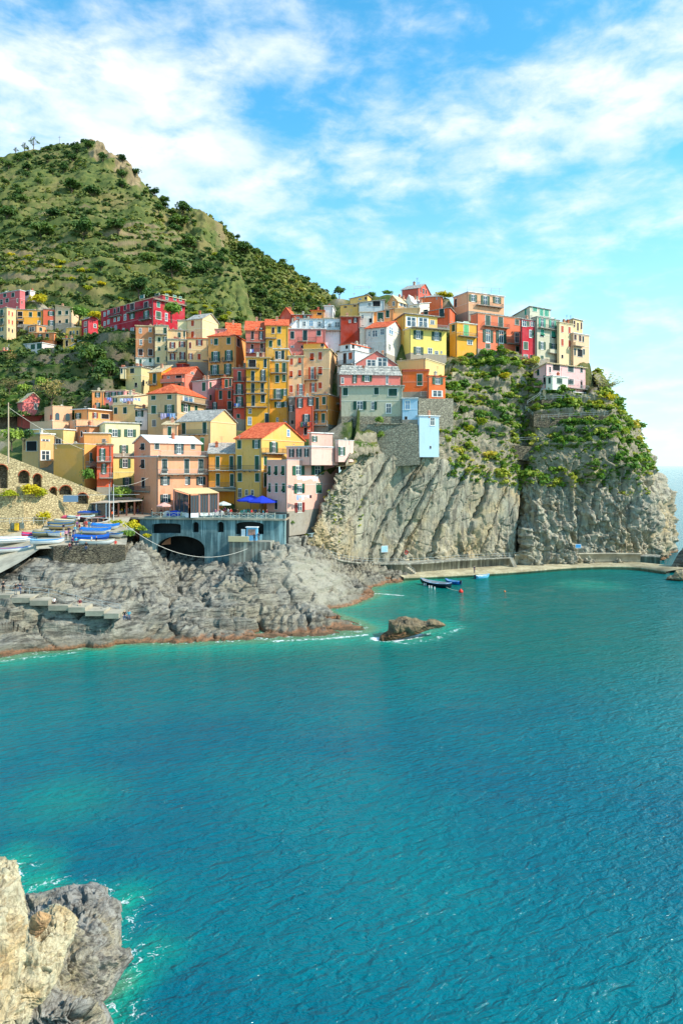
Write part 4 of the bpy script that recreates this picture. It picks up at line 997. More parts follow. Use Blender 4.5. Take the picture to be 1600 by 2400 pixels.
        e = [(a[0], c_[0], Ht + .02), (a[1], c_[0], Ht + .02), (a[1], c_[1], Ht + .02), (a[0], c_[1], Ht + .02)]
        e2 = [(x, y, z + tk) for x, y, z in e]
        if WL >= WR: tp = [(a[0] + m_, WR / 2, Ht + rh + tk), (a[1] - m_, WR / 2, Ht + rh + tk)]; fs = [(4, 5, 9, 8), (5, 6, 9), (6, 7, 8, 9), (7, 4, 8)]
        else: tp = [(-WL / 2, c_[0] + m_, Ht + rh + tk), (-WL / 2, c_[1] - m_, Ht + rh + tk)]; fs = [(4, 5, 8), (5, 6, 9, 8), (6, 7, 9), (7, 4, 8, 9)]
        r.add(e + e2 + tp, [(3, 2, 1, 0), (0, 1, 5, 4), (1, 2, 6, 5), (2, 3, 7, 6), (3, 0, 4, 7)] + fs)
    b.build('wall', wm, root)
    ro = r.build('roof', rm, root) if r.v else None
    # chimney pots
    nch = rnd.choice((1, 1, 2)) if chim is None else max(chim, 1 if rnd.random() < .45 else 0)
    for _ in range(nch):
        u_, v_ = rnd.uniform(0.2, 0.8), rnd.uniform(0.35, 0.75)
        x_, y_ = -WL * u_, WR * v_
        zr = Ht
        if roof == 'gR': zr = Ht + rh * (1 - abs(v_ - .5) * 2)
        elif roof == 'gF': zr = Ht + rh * (1 - abs(u_ - .5) * 2)
        elif roof == 'hip': zr = Ht + rh * 0.5
        elif roof == 'sB': zr = Ht + rh * v_
        elif roof == 'sL': zr = Ht + rh * u_
        elif roof in ('sF', 'sR'): zr = Ht - rh * (v_ if roof == 'sF' else u_)
        cb = MB(); cb.box((x_ - .3, y_ - .25, zr - .3), (x_ + .3, y_ + .25, zr + 1.0)); cb.box((x_ - .4, y_ - .34, zr + 1.0), (x_ + .4, y_ + .34, zr + 1.1)); cb.box((x_ - .2, y_ - .18, zr + 1.1), (x_ + .2, y_ + .18, zr + 1.35))
        cb.build('chimney', plaster(rnd.choice([(206, 150, 120), (200, 190, 170), (190, 110, 80)])), ro or root)
        if rnd.random() < .7:
            ab = MB(); ab.bar((x_ + 1, y_, zr - .2), (x_ + 1, y_, zr + 2.4), 0.05)
            for q in range(3): ab.bar((x_ + 1 - .5 + q * .1, y_, zr + 2.3 - q * .25), (x_ + 1 + .5 - q * .1, y_, zr + 2.3 - q * .25), 0.04)
            ab.build('antenna', PIPE, ro or root)
    if pipe and rnd.random() < 0.75:
        MB().tube([(-0.25, -0.07, -min(down, 2.0)), (-0.25, -0.07, Ht - 0.05)], 0.06, 5).build('drainpipe', PIPE, root)
    if Ht > 5.5 and rnd.random() < .55:
        zb1 = Ht * rnd.uniform(.45, .62); sb = MB(); sb.box((-WL - .03, -.045, zb1), (.045, 0.0, zb1 + .16)); sb.box((0.0, 0.0, zb1), (.045, WR + .03, zb1 + .16))
        sb.build('string_course', plaster(tuple(min(255, int(v * .6 + 96)) for v in col), .6), root)
    if roof in ('flat', 'gR', 'hip', 'sB') and Ht > 3:
        kb = MB(); kb.box((-WL - .06, -.09, Ht - .30), (.09, 0.0, Ht - .08)); kb.box((0.0, 0.0, Ht - .30), (.09, WR, Ht - .08)); kb.build('cornice', plaster(tuple(min(255, int(v * .7 + 66)) for v in col), .6), root)
    if Ht > 4.5 and rnd.random() < .5:
        pb = MB(); pb.box((-WL - .02, -.05, -down), (.05, 0.0, rnd.uniform(.5, 1.1))); pb.box((0.0, 0.0, -down), (.05, WR, .8)); pb.build('plinth', RUBP, root)
    if rnd.random() < .35:
        dx = -WL * rnd.uniform(.1, .9); db = MB(); db.tube([(dx, -.02, Ht - .2), (dx, -.35, Ht - .2), (dx, -.35, Ht + .5)], .03, 4); db.lathe([(.02, 0), (.2, .04), (.36, .14), (.34, .15), (.02, .03)], 10, (dx, -.4, Ht + .45)); db.build('satellite_dish', TRIM['w'], root)
    # openings
    for x, y, w, h, code in Fw:
        a0, a1 = sF(cx_(x + w / 2)), sF(cx_(x - w / 2)); s_ = (a0 + a1) / 2; Yd = Y + s_ * st
        z = CH - (cy_(y) - HY) * Yd / F - zb
        window(root, (-s_, -0.005, z), 0.0, max(0.35, a1 - a0), max(0.35, h / sc * Yd / F), code)
    for x, y, w, h, code in Rw:
        a0, a1 = sR(cx_(x - w / 2)), sR(cx_(x + w / 2)); s_ = (a0 + a1) / 2; Yd = Y + s_ * ct
        z = CH - (cy_(y) - HY) * Yd / F - zb
        window(root, (0.005, s_, z), math.pi / 2, max(0.35, a1 - a0), max(0.35, h / sc * Yd / F), code)
    for q in Fb:
        x0, x1, y = q[:3]; k = q[3] if len(q) > 3 else 'i'
        a0, a1 = sF(cx_(x1)), sF(cx_(x0)); Yd = Y + (a0 + a1) / 2 * st
        balcony(root, 'F', -a1, -a0, CH - (cy_(y) - HY) * Yd / F - zb, k, wm, q[4] if len(q) > 4 else 1.0)
    for q in Rb:
        x0, x1, y = q[:3]; k = q[3] if len(q) > 3 else 'i'
        a0, a1 = sR(cx_(x0)), sR(cx_(x1)); Yd = Y + (a0 + a1) / 2 * ct
        balcony(root, 'R', a0, a1, CH - (cy_(y) - HY) * Yd / F - zb, k, wm, q[4] if len(q) > 4 else 1.0)
    return root
# ---- far houses on the left
PINK, SALM, RED, CRIM = (228, 120, 112), (226, 112, 92), (206, 66, 52), (170, 34, 46)
YEL, GOLD, CREAM, TAN = (240, 190, 70), (238, 176, 48), (240, 216, 160), (222, 190, 130)
H('1', 'tall pink house at the left edge below the vineyards', -40, 212, 265, 135, 350, 256, 28, (226, 104, 104), 'flat', [(55, 185, 30, 45, 'sg'), (140, 185, 30, 45, 'sg'), (80, 242, 30, 40, 'sg'), (20, 260, 26, 50, 'sg')], [(185, 245, 12, 40, 'sg'), (233, 262, 10, 35, 'sg'), (183, 325, 12, 35, 'sg')], rk='white')
H('1', 'small white house behind the tall pink house', 265, 320, 372, 140, 200, 262, 30, (232, 214, 206), 'flat', [(287, 170, 40, 45, 'dg')], rk='white')
H('1', 'tall cream house cut by the left edge', -40, 75, 172, 318, 690, 243, 32, (244, 206, 140), 'flat', [(22, 375, 30, 70, 'sg'), (22, 465, 30, 66, 'sg'), (22, 545, 34, 40, 'og'), (22, 645, 30, 70, 'sg')], [(97, 375, 14, 50, 'sr'), (133, 388, 14, 45, 'sr'), (97, 465, 14, 45, 'sr'), (133, 475, 14, 45, 'sr'), (97, 550, 14, 40, 'db'), (133, 563, 14, 36, 'db')], [(-30, 50, 412, 'i', .8), (-30, 50, 500, 'i', .8)], rk='slate')
H('1', 'yellow row house with wooden loggias on its left', 182, 457, 457, 350, 520, 250, -14, (244, 184, 52), 'flat', [(325, 390, 32, 50, 'sg'), (414, 387, 32, 50, 'sg'), (414, 470, 28, 30, 'wg'), (215, 395, 50, 70, 'db'), (222, 495, 50, 60, 'db')], [], [(184, 255, 455, 'i'), (184, 255, 525, 'i')])
H('1', 'salmon row house between the yellow and cream ones', 457, 583, 583, 338, 520, 250, -13, (232, 108, 76), 'flat', [(540, 380, 62, 46, 'og'), (545, 480, 70, 55, 'og')])
H('1', 'cream row house at the right end of the far row', 583, 755, 830, 318, 500, 249, 5, (244, 206, 148), 'sL', [(632, 373, 34, 42, 'sg'), (706, 370, 30, 40, 'sg'), (632, 475, 25, 45, 'dg'), (706, 460, 28, 45, 'sg')], rk='tan', rh=1.0)
H('1', 'small tan house with one dark window below the yellow row', 300, 388, 488, 500, 580, 246, 30, (232, 178, 100), 'flat', [(338, 545, 52, 46, 'wg')], [(430, 545, 30, 40, 'sg')])
H('1', 'low orange house with flat brown roof', 355, 572, 600, 582, 668, 242, 8, (238, 158, 84), 'flat', [(425, 625, 50, 50, 'og'), (500, 615, 30, 45, 'sg')], rk='tan', over=.6)
H('1', 'little yellow house with white roof terrace', 695, 845, 864, 545, 640, 243, 8, (240, 200, 96), 'ter', [(745, 590, 20, 50, 'sg'), (777, 575, 16, 30, 'wg'), (815, 580, 18, 40, 'sg')], [], [(675, 840, 640, 'i', .7)])
H('1', 'yellow ground floor house with dark door beside white wall', 665, 792, 806, 645, 730, 239, 8, (240, 196, 90), 'flat', [(705, 695, 25, 70, 'dg'), (765, 660, 20, 25, 'wg')])
H('1', 'white stepped house at the end of the far cluster', 722, 850, 928, 668, 722, 236, 35, (232, 236, 240), 'sL', rk='white', rh=-1.5, chim=0)
H('1', 'low white house with four green openings above stone wall', 160, 447, 590, 688, 775, 237, 24, (236, 216, 206), 'flat', [(205, 740, 30, 60, 'sg'), (278, 715, 26, 34, 'wg'), (350, 730, 45, 52, 'sg'), (418, 722, 50, 60, 'sg')], rk='white')
H('1', 'low beige house at the left edge under the cream house', -30, 60, 160, 690, 770, 240, 25, (226, 198, 160), 'flat', [(82, 728, 26, 36, 'wg')], [(110, 730, 16, 30, 'sg')])
H('1', 'pink cottage with red roof at the left edge', -30, 48, 122, 772, 856, 231, 25, (234, 170, 158), 'sB', [(15, 815, 20, 30, 'dm')], [(80, 815, 24, 40, 'wg')], rk='terra')
H('1', 'crimson and pink house with sloping roof left of the long red building', 858, 930, 1032, 430, 610, 241, 42, (206, 52, 62), 'gR', [(900, 490, 25, 50, 'wg'), (900, 570, 25, 60, 'wg')], [(1000, 510, 28, 40, 'wg'), (1000, 600, 28, 50, 'dm')], rk='slate', rh=1.2)
# ---- the long red building
H('2', 'long crimson building with many windows and balconies', 145, 625, 915, 208, 515, 215, 39.5, (186, 34, 48), 'ter',
  [(433, 270, 35, 60, 'sb'), (560, 255, 35, 60, 'sb'), (433, 352, 48, 55, 'og'), (563, 345, 52, 72, 'og'), (368, 280, 20, 45, 'sb'), (368, 367, 20, 55, 'wb'), (308, 300, 20, 45, 'sb'), (273, 312, 20, 45, 'sb'), (308, 380, 20, 40, 'wb'), (273, 388, 18, 40, 'wb'), (215, 325, 18, 40, 'wb'), (180, 340, 16, 38, 'wb'), (215, 410, 18, 40, 'wb'), (180, 425, 16, 38, 'wb'), (353, 483, 20, 30, 'wb'), (432, 483, 30, 38, 'wb'), (280, 468, 30, 60, 'ab'), (240, 480, 22, 55, 'ab')],
  [(673, 250, 28, 50, 'se'), (748, 262, 26, 46, 'sb'), (820, 275, 26, 46, 'se'), (875, 285, 24, 40, 'se'), (673, 350, 45, 70, 'sg'), (745, 365, 22, 70, 'wg')],
  [(395, 615, 305), (515, 615, 388), (232, 340, 357)], [(625, 915, 232)], down=10, chim=3, rk='tan')
H('2', 'crimson penthouse with teal shutters on the long red building', 395, 712, 914, 165, 205, 220, 39.5, (196, 44, 58), 'hip', [(523, 180, 36, 30, 'se'), (663, 165, 34, 34, 'sg')], [(750, 180, 24, 50, 'se'), (822, 188, 26, 46, 'se'), (875, 197, 22, 40, 'se')], rk='tan', rh=1.2, down=2, chim=2)
# ---- middle cluster on the left
H('2', 'ochre brown house with painted panels on a white base', 465, 636, 642, 452, 745, 198, -12, (200, 152, 84), 'flat', [(508, 490, 24, 46, 'wb'), (597, 478, 24, 46, 'wb'), (512, 597, 24, 48, 'wb'), (597, 578, 24, 48, 'wb'), (510, 690, 40, 60, 'sb'), (600, 690, 40, 60, 'sb')], age=1.4, rk='tan')
H('2', 'white ground floor with balcony under the ochre house', 465, 640, 645, 745, 815, 197, -12, (232, 226, 206), 'flat', [(510, 775, 20, 45, 'sg'), (598, 762, 24, 40, 'sg')], [], [(515, 640, 815, 'p')])
H('2', 'pale green house with dark green shutters beside the ochre one', 641, 757, 760, 445, 822, 197, -10, (226, 214, 150), 'flat', [(735, 490, 30, 55, 'sg'), (680, 572, 25, 40, 'sg'), (733, 567, 36, 40, 'og'), (680, 655, 22, 40, 'sg'), (741, 650, 20, 40, 'sg'), (670, 758, 25, 50, 'sg'), (747, 752, 14, 50, 'sg')], [], [(641, 752, 524, 'i')])
H('2', 'cream house with maroon shutters and two balconies', 756, 936, 940, 575, 805, 195, -10, (238, 216, 150), 'flat', [(803, 622, 50, 52, 'om'), (890, 615, 54, 50, 'om'), (803, 728, 50, 58, 'om'), (893, 720, 52, 66, 'om')], [], [(757, 845, 685), (848, 930, 775)])
H('2', 'cream attic storey set back above the maroon shutters', 756, 925, 935, 490, 575, 199, -10, (240, 208, 140), 'flat', [(865, 530, 26, 46, 'sg'), (912, 520, 18, 55, 'sg')], chim=2)
H('2', 'pale block behind the cream attic', 850, 936, 940, 398, 480, 203, -8, (238, 220, 168), 'flat', pipe=False)
H('2', 'cream tower house with white sunlit gable', 938, 1075, 1222, 378, 565, 200, 24, (244, 216, 152), 'gR', [(987, 422, 26, 52, 'sr'), (987, 525, 26, 58, 'sr')], rk='slate', down=12)
H('2', 'cream house with orange shutters below the tower house', 940, 1132, 1140, 566, 802, 193, -8, (240, 208, 136), 'flat', [(965, 625, 18, 55, 'sm'), (1050, 600, 56, 50, 'om'), (970, 725, 36, 55, 'om'), (1046, 730, 28, 55, 'sr')], [], [(1080, 1132, 762, 'f')], rk='terra')
H('2', 'small pink house behind the terracotta roofs', 1072, 1292, 1300, 478, 552, 206, -2, (234, 150, 150), 'flat', [(1120, 510, 24, 50, 'wg'), (1165, 500, 20, 30, 'wg')])
H('2', 'pink gable beside the foot of the crag', 1290, 1300, 1425, 490, 560, 207, 68, (240, 170, 164), 'gF', rk='terra', rh=2.5)
H('2', 'orange house with terracotta hip roof and tall green shutters', 1130, 1385, 1478, 540, 905, 186, 10, (238, 178, 84), 'hip', [(1162, 590, 12, 45, 'wg'), (1202, 592, 34, 58, 'sg'), (1317, 582, 34, 62, 'sg'), (1198, 727, 78, 88, 'og'), (1318, 718, 70, 92, 'og'), (1190, 850, 78, 88, 'og'), (1310, 840, 66, 88, 'og')], [(1405, 600, 26, 70, 'sb')], [(1148, 1242, 778), (1265, 1357, 770), (1143, 1342, 896)], rh=2.2)
H('2', 'beige house with dark string course and arched doors', 372, 515, 602, 822, 1018, 190, 18, (224, 206, 150), 'flat', [(433, 855, 36, 52, 'sg'), (468, 990, 24, 44, 'dg'), (445, 930, 8, 10, 'dg')], [(535, 968, 18, 55, 'ag'), (590, 958, 16, 50, 'ag'), (562, 966, 10, 18, 'dg')], rk='slate', over=.5, chim=3)
H('2', 'beige overhanging wing on the left of the arched doors', 322, 374, 380, 835, 915, 189, -14, (226, 206, 156), 'flat', [(336, 860, 18, 46, 'sg')], down=.5)
H('2', 'golden house with one tall green door and stone roof', 588, 700, 792, 868, 1024, 184, 22, (242, 166, 36), 'sB', [(638, 925, 30, 92, 'sg')], [], [(590, 662, 988)], rk='tan', rh=2.2)
H('2', 'salmon house with terracotta roof and long balcony', 715, 916, 1112, 888, 1004, 182, 20, (238, 130, 104), 'gR', [(765, 912, 22, 36, 'wg'), (860, 905, 52, 40, 'dg'), (865, 990, 30, 30, 'sg')], [(985, 880, 26, 24, 'wg')], [(710, 910, 966, 'f')], rh=2.6)
H('2', 'dark red roof hut among the chimneys', 840, 905, 1016, 795, 835, 190, 24, (150, 36, 40), 'flat', rk='terra')
H('2', 'pale pink house with grey roof right of the salmon gable', 985, 1130, 1262, 948, 1135, 178, 30, (236, 164, 158), 'sB', [(1090, 1005, 30, 78, 'sg')], [(1150, 990, 20, 55, 'sg'), (1250, 975, 22, 28, 'wg'), (1150, 1105, 18, 50, 'sg')], rk='slate', rh=1.2)
H('2', 'orange red upper house with two green shutters', 1255, 1348, 1352, 925, 1030, 177, -8, (226, 96, 56), 'flat', [(1298, 975, 28, 72, 'sg'), (1334, 970, 22, 68, 'sg')], [], [(1196, 1350, 1032, 'i')], rk='tan')
H('2', 'orange red lower house with long green-hung balcony', 1193, 1350, 1354, 1032, 1245, 175, -8, (224, 90, 52), 'flat', [(1243, 1080, 28, 78, 'sg'), (1323, 1075, 28, 78, 'sg'), (1190, 1190, 46, 82, 'og'), (1325, 1175, 36, 72, 'sg')], [], [(1140, 1350, 1226)])
# ---- tower row in the middle
H('3', 'narrow brick red tower house with three balconies', -18, 136, 140, 1118, 1790, 167, -6, (212, 88, 70), 'flat', [(58, 1215, 40, 122, 'sg'), (58, 1370, 90, 124, 'og'), (60, 1520, 90, 112, 'og'), (45, 1700, 40, 50, 'sg')], [], [(-16, 118, 1275), (-16, 118, 1437), (-16, 120, 1592)])
H('3', 'tall golden tower house with four balconies', 140, 432, 436, 985, 1800, 166, -6, (244, 188, 44), 'sB', [(375, 1048, 36, 116, 'sg'), (223, 1210, 40, 122, 'sg'), (350, 1205, 62, 142, 'og'), (223, 1357, 40, 118, 'sg'), (340, 1350, 40, 112, 'sg'), (228, 1510, 40, 132, 'sg'), (347, 1485, 48, 90, 'sg'), (188, 1637, 36, 62, 'wg'), (395, 1725, 46, 118, 'sg'), (185, 1760, 44, 96, 'bg'), (215, 1055, 90, 90, 'dg')], [], [(142, 302, 1115), (142, 396, 1275), (142, 396, 1422), (142, 398, 1587)], rk='tan', rh=1.0)
H('3', 'golden tower house with awning terrace at its top', 435, 656, 660, 1030, 1800, 167, -6, (242, 182, 46), 'flat', [(520, 1110, 42, 112, 'sg'), (605, 1105, 42, 112, 'sg'), (522, 1245, 44, 88, 'sg'), (605, 1235, 40, 82, 'sg'), (535, 1430, 112, 122, 'og'), (615, 1405, 54, 78, 'og'), (540, 1560, 104, 68, 'og'), (622, 1555, 56, 64, 'og'), (522, 1745, 26, 50, 'wg'), (626, 1790, 30, 50, 'bg')], [], [(440, 642, 1172), (440, 582, 1492)], rk='white', chim=0)
H('3', 'golden roof room with green doors behind the awning', 480, 656, 700, 880, 1030, 171, 0, (240, 186, 60), 'flat', [(515, 955, 36, 100, 'sg'), (550, 955, 30, 90, 'wg'), (590, 950, 36, 110, 'sg')], rk='white', chim=0)
H('3', 'beige house with six orange shutters', 660, 847, 850, 968, 1462, 168, -5, (232, 196, 132), 'flat', [(697, 1033, 36, 82, 'sr'), (797, 1020, 36, 80, 'tr'), (693, 1187, 36, 80, 'tr'), (797, 1175, 36, 78, 'tr'), (692, 1367, 40, 88, 'sr'), (810, 1375, 90, 132, 'or')], [], [(745, 850, 1450, 'p')], rk='tan')
H('3', 'beige house with orange shutters and sunlit right wall', 847, 1160, 1272, 882, 1445, 169, 8, (234, 200, 136), 'flat', [(946, 975, 50, 92, 'tr'), (1047, 963, 44, 96, 'sr'), (950, 1175, 90, 148, 'or'), (1047, 1145, 48, 96, 'tr'), (960, 1350, 80, 112, 'or'), (1047, 1325, 44, 78, 'sr')], [], [(850, 1025, 1255)], rk='tan', over=.5)
H('3', 'golden roof terrace room above the beige house', 842, 1090, 1160, 810, 880, 173, 6, (240, 190, 80), 'flat', [(1075, 830, 40, 40, 'dg')], rk='terra', chim=0)
H('3', 'narrow bare stone house with one shuttered window', 664, 742, 746, 1470, 1840, 164, -4, (150, 144, 128), 'flat', [(690, 1605, 70, 74, 'og'), (705, 1780, 30, 60, 'dg')], age=1.6)
H('3', 'orange red house with laundry balcony', 744, 966, 970, 1468, 1900, 160, -4, (234, 98, 66), 'flat', [(800, 1540, 74, 108, 'og'), (930, 1520, 74, 98, 'og'), (878, 1735, 90, 112, 'og'), (868, 1885, 40, 90, 'dg')], [], [(800, 935, 1820)], rk='slate')
H('3', 'golden house with shaded right wall next to the laundry balcony', 965, 1142, 1300, 1438, 1840, 160, 18, (240, 172, 62), 'flat', [(1010, 1545, 36, 142, 'sg'), (1093, 1510, 40, 92, 'sg'), (1000, 1725, 42, 122, 'og'), (1085, 1725, 42, 112, 'sg')], [], [(925, 1140, 1632), (945, 1140, 1812, 'p')], [(1240, 1300, 1545)], rk='slate', over=.5)
H('3', 'red ground floor with dark openings under the golden house', 930, 1142, 1300, 1840, 1930, 160.4, 18, (196, 70, 64), 'flat', [(975, 1880, 30, 80, 'dg'), (1070, 1870, 60, 70, 'og')], chim=0)
H('3', 'terracotta coloured house with two long balconies', 135, 376, 380, 650, 935, 180, -6, (218, 134, 92), 'gR', [(220, 705, 34, 112, 'sb'), (325, 690, 52, 132, 'ob'), (215, 850, 30, 60, 'sb'), (333, 860, 36, 102, 'sb')], [], [(138, 376, 797), (138, 376, 922)], rh=3.4, deep=11)
H('3', 'ochre yellow house with four small green windows', 380, 656, 660, 590, 885, 180, -5, (240, 192, 66), 'gR', [(471, 650, 32, 72, 'sb'), (546, 640, 42, 82, 'sg'), (441, 815, 40, 78, 'sg'), (545, 800, 40, 80, 'sg')], [], [(376, 510, 746)], rh=2.4, deep=9)
H('3', 'rose house with wide balcony and white trims', 656, 1110, 1114, 636, 865, 181, -3, (224, 128, 114), 'flat', [(706, 708, 46, 92, 'sg'), (862, 705, 52, 138, 'sg'), (1030, 668, 52, 98, 'sg'), (705, 850, 40, 26, 'wg'), (825, 850, 26, 34, 'dg')], [], [(770, 1000, 786)], rk='white')
H('3', 'white roof terrace house above the rose house', 790, 1100, 1104, 515, 640, 187, -3, (226, 228, 226), 'flat', [(935, 565, 52, 70, 'bg'), (850, 570, 40, 60, 'wg'), (1035, 570, 40, 60, 'wg')], rk='slate')
H('3', 'white sloping roof house left of the roof terrace', 655, 700, 822, 600, 650, 186, 55, (230, 230, 230), 'gR', rk='white', rh=1.8)
H('3', 'pale blue white house with balcony left of the dark red wall', 1095, 1298, 1302, 505, 795, 183, 0, (224, 230, 232), 'flat', [(1255, 580, 62, 66, 'wg'), (1160, 590, 40, 50, 'wg')], [], [(1095, 1296, 652, 'i')], rk='tan')
H('3', 'dark rust red house with blank wall', 1297, 1532, 1536, 480, 795, 182, 0, (176, 56, 30), 'sB', [(1475, 520, 54, 62, 'ob'), (1408, 540, 26, 36, 'wb')], rk='tan', rh=1.0)
H('3', 'red gable house on the skyline below the green hill', 560, 700, 770, 470, 520, 196, 14, (232, 100, 70), 'gF', rk='terra', rh=2.4)
H('3', 'red house with flat grey roof beside the red gable', 705, 932, 936, 462, 520, 192, -2, (228, 92, 58), 'sB', [(775, 495, 32, 22, 'wg'), (858, 482, 52, 36, 'og')], rk='slate')
H('3', 'orange skyline house with dark opening', 935, 1092, 1096, 408, 495, 195, -1, (240, 168, 62), 'sB', [(1037, 447, 52, 28, 'dg')], rk='terra')
H('3', 'white hut on the skyline', 1095, 1200, 1230, 352, 440, 199, 6, (228, 230, 228), 'flat', rk='white')
# ---- summit of the village
H('4', 'yellow summit house with white right wall', 195, 396, 512, 252, 345, 205, 18, (240, 206, 104), 'sR', [(310, 300, 30, 20, 'wg'), (375, 290, 20, 30, 'db')], rk='slate', rh=0.8)
H('4', 'yellow house with green netting below the summit house', 85, 300, 392, 358, 470, 199, 16, (238, 204, 98), 'flat', [(143, 390, 36, 16, 'dg'), (250, 378, 36, 16, 'dg')], rk='slate')
H('4', 'grey white house with shaded loggia', 300, 590, 600, 308, 445, 197, 2, (206, 208, 206), 'sR', [(500, 352, 86, 60, 'dg'), (420, 360, 40, 40, 'wg')], rk='slate', rh=.8)
H('4', 'cream white house right of the dark red wall', 305, 462, 466, 452, 640, 184, 4, (238, 232, 214), 'flat', [(340, 500, 30, 40, 'wg'), (430, 545, 30, 50, 'dg')], rk='tan')
H('4', 'narrow cream wall left of the white plaster house', 308, 384, 390, 630, 792, 180, 4, (240, 230, 206), 'flat', chim=0)
H('4', 'orange house with big dark green shutter', 462, 692, 700, 412, 565, 188, 3, (238, 172, 84), 'sR', [(545, 505, 66, 104, 'sg'), (627, 470, 40, 82, 'sg')], rk='slate', rh=1.0)
H('4', 'cream orange terrace block behind the lemon house', 680, 990, 1004, 405, 455, 191, 6, (244, 202, 124), 'flat', rk='tan')
H('4', 'orange cottage with green glazed gable', 632, 742, 878, 320, 400, 197, 40, (246, 186, 102), 'gF', [(697, 352, 26, 52, 'wg')], [(800, 360, 76, 52, 'wg')], rk='tan', rh=1.8)
H('4', 'white cottage on the shoulder below the top red house', 880, 990, 1106, 352, 425, 195, 35, (238, 226, 206), 'sB', [(940, 392, 40, 30, 'wg')], rk='white', rh=1.4)
H('4', 'small white gable between the orange cottage and the red house', 845, 900, 1010, 315, 345, 200, 30, (240, 232, 220), 'gF', rk='white', rh=1.6)
H('4', 'red orange house at the very top of the village', 790, 980, 1122, 172, 285, 207, 28, (224, 96, 74), 'gR', [], [(1003, 192, 13, 60, 'sb'), (1036, 207, 22, 60, 'ob'), (1068, 220, 14, 50, 'sb')], rk='slate', rh=2.4, chim=2)
H('4', 'red orange house below the top house', 1010, 1242, 1272, 272, 378, 202, 14, (232, 110, 60), 'hip', [(1190, 292, 14, 20, 'wg')], rk='slate', rh=1.2)
H('4', 'red orange house with cream side wall and two green doors', 1012, 1338, 1406, 400, 525, 193, 20, (228, 100, 56), 'sR', [(1065, 450, 46, 58, 'sg'), (1247, 460, 50, 98, 'sg')], [], [(1130, 1282, 512)], rk='slate', rh=.8)
H('4', 'glazed upper storey of the lemon yellow house', 690, 826, 1196, 470, 622, 183, 66, (240, 204, 84), 'sR', [], [(897, 560, 110, 112, 'wg'), (1033, 570, 108, 112, 'wg'), (1140, 565, 46, 48, 'wg')], rk='slate', rh=.9, over=.6, chim=0)
H('4', 'lemon yellow house with pale corner stripe', 812, 890, 1300, 628, 948, 180, 68, (246, 228, 110), 'flat', [], [(977, 708, 108, 96, 'og'), (1187, 725, 108, 96, 'og'), (980, 893, 108, 86, 'og'), (1113, 895, 50, 66, 'wg'), (1187, 915, 42, 42, 'wr'), (1243, 910, 18, 30, 'wg')], [], [(890, 1310, 640, 'p', 1.4)], rk='white', age=.6)
H('4', 'white plaster house with terracotta gable roof', 376, 612, 808, 618, 955, 176, 26, (214, 208, 196), 'gR', [(482, 695, 62, 78, 'wg'), (567, 675, 48, 72, 'wg'), (418, 700, 20, 60, 'wg')], [(665, 665, 54, 82, 'bg'), (748, 690, 24, 46, 'bg'), (650, 850, 24, 70, 'wg')], rh=2.6, age=1.4)
H('4', 'white house with brown shutters and blue blank wall', 50, 252, 655, 892, 1175, 168, 38, (230, 232, 232), 'flat', [(137, 978, 36, 128, 'sb'), (202, 945, 42, 88, 'sr'), (140, 1115, 36, 78, 'sb'), (205, 1103, 36, 62, 'sb')], [], [(60, 236, 1052)], rk='slate', chim=0)
H('4', 'white roof room with red awning on the white house', 80, 200, 430, 815, 890, 171, 38, (226, 226, 224), 'flat', [(160, 850, 30, 40, 'dg')], [(230, 838, 30, 60, 'dg'), (300, 840, 40, 40, 'wg'), (370, 845, 40, 40, 'wg')], rk='terra', chim=0, down=3)
H('4', 'rose gable with two big glazed panels', 262, 270, 728, 1035, 1160, 166, 78, (226, 126, 112), 'gF' if False else 'gR', [], [(440, 1035, 106, 76, 'wg'), (565, 1030, 110, 110, 'wg')], rk='slate', rh=3.1, deep=6, chim=0)
H('4', 'rose house with grey stone roof and glass balcony', 78, 84, 772, 1168, 1292, 162, 82, (228, 126, 112), 'hip', [], [(250, 1212, 48, 98, 'og'), (390, 1198, 112, 92, 'og'), (620, 1215, 26, 122, 'wg'), (110, 1235, 32, 66, 'wg')], rk='slate', rh=2.2, deep=6, chim=0)
H('4', 'grey green house on the old stone bastion', 95, 800, 804, 1298, 1645, 158, 4, (196, 190, 160), 'flat', [(143, 1358, 56, 98, 'sg'), (498, 1355, 50, 82, 'sg'), (308, 1520, 148, 98, 'og'), (473, 1525, 66, 92, 'hg'), (687, 1370, 98, 84, 'sg'), (638, 1555, 60, 112, 'wg')], rk='slate', over=.7, chim=0, age=1.3, deep=10)
H('4', 'light blue house with one pane beside the bastion house', 795, 970, 976, 1440, 1730, 156.5, 6, (176, 208, 226), 'flat', [(855, 1515, 56, 102, 'bg'), (838, 1667, 30, 42, 'dg')], rk='white', chim=0, age=.7)
H('4', 'light blue tower standing on the slab cliff', 974, 990, 1215, 1640, 2062, 155.5, 66, (186, 214, 230), 'flat', [], [(1140, 1705, 50, 92, 'wg'), (1118, 2000, 18, 30, 'dg')], rk='white', chim=0, age=.7, pipe=False, down=1.0)
H('4', 'orange house with scaffold stairs', 800, 1095, 1100, 1112, 1405, 167, 6, (234, 112, 52), 'flat', [(995, 1225, 60, 128, 'sg'), (1050, 1385, 80, 50, 'wg')], rk='terra', chim=0)
H('4', 'orange wing with green shutters and arched studio window', 1080, 1100, 1288, 1182, 1440, 164, 68, (238, 116, 58), 'flat', [], [(1200, 1235, 116, 82, 'og'), (1195, 1385, 110, 70, 'wg')], rk='terra', chim=0)
H('4', 'blank cream wall house above the orange house', 735, 1060, 1278, 985, 1175, 172, 32, (244, 210, 126), 'flat', rk='tan', chim=0, age=.7)
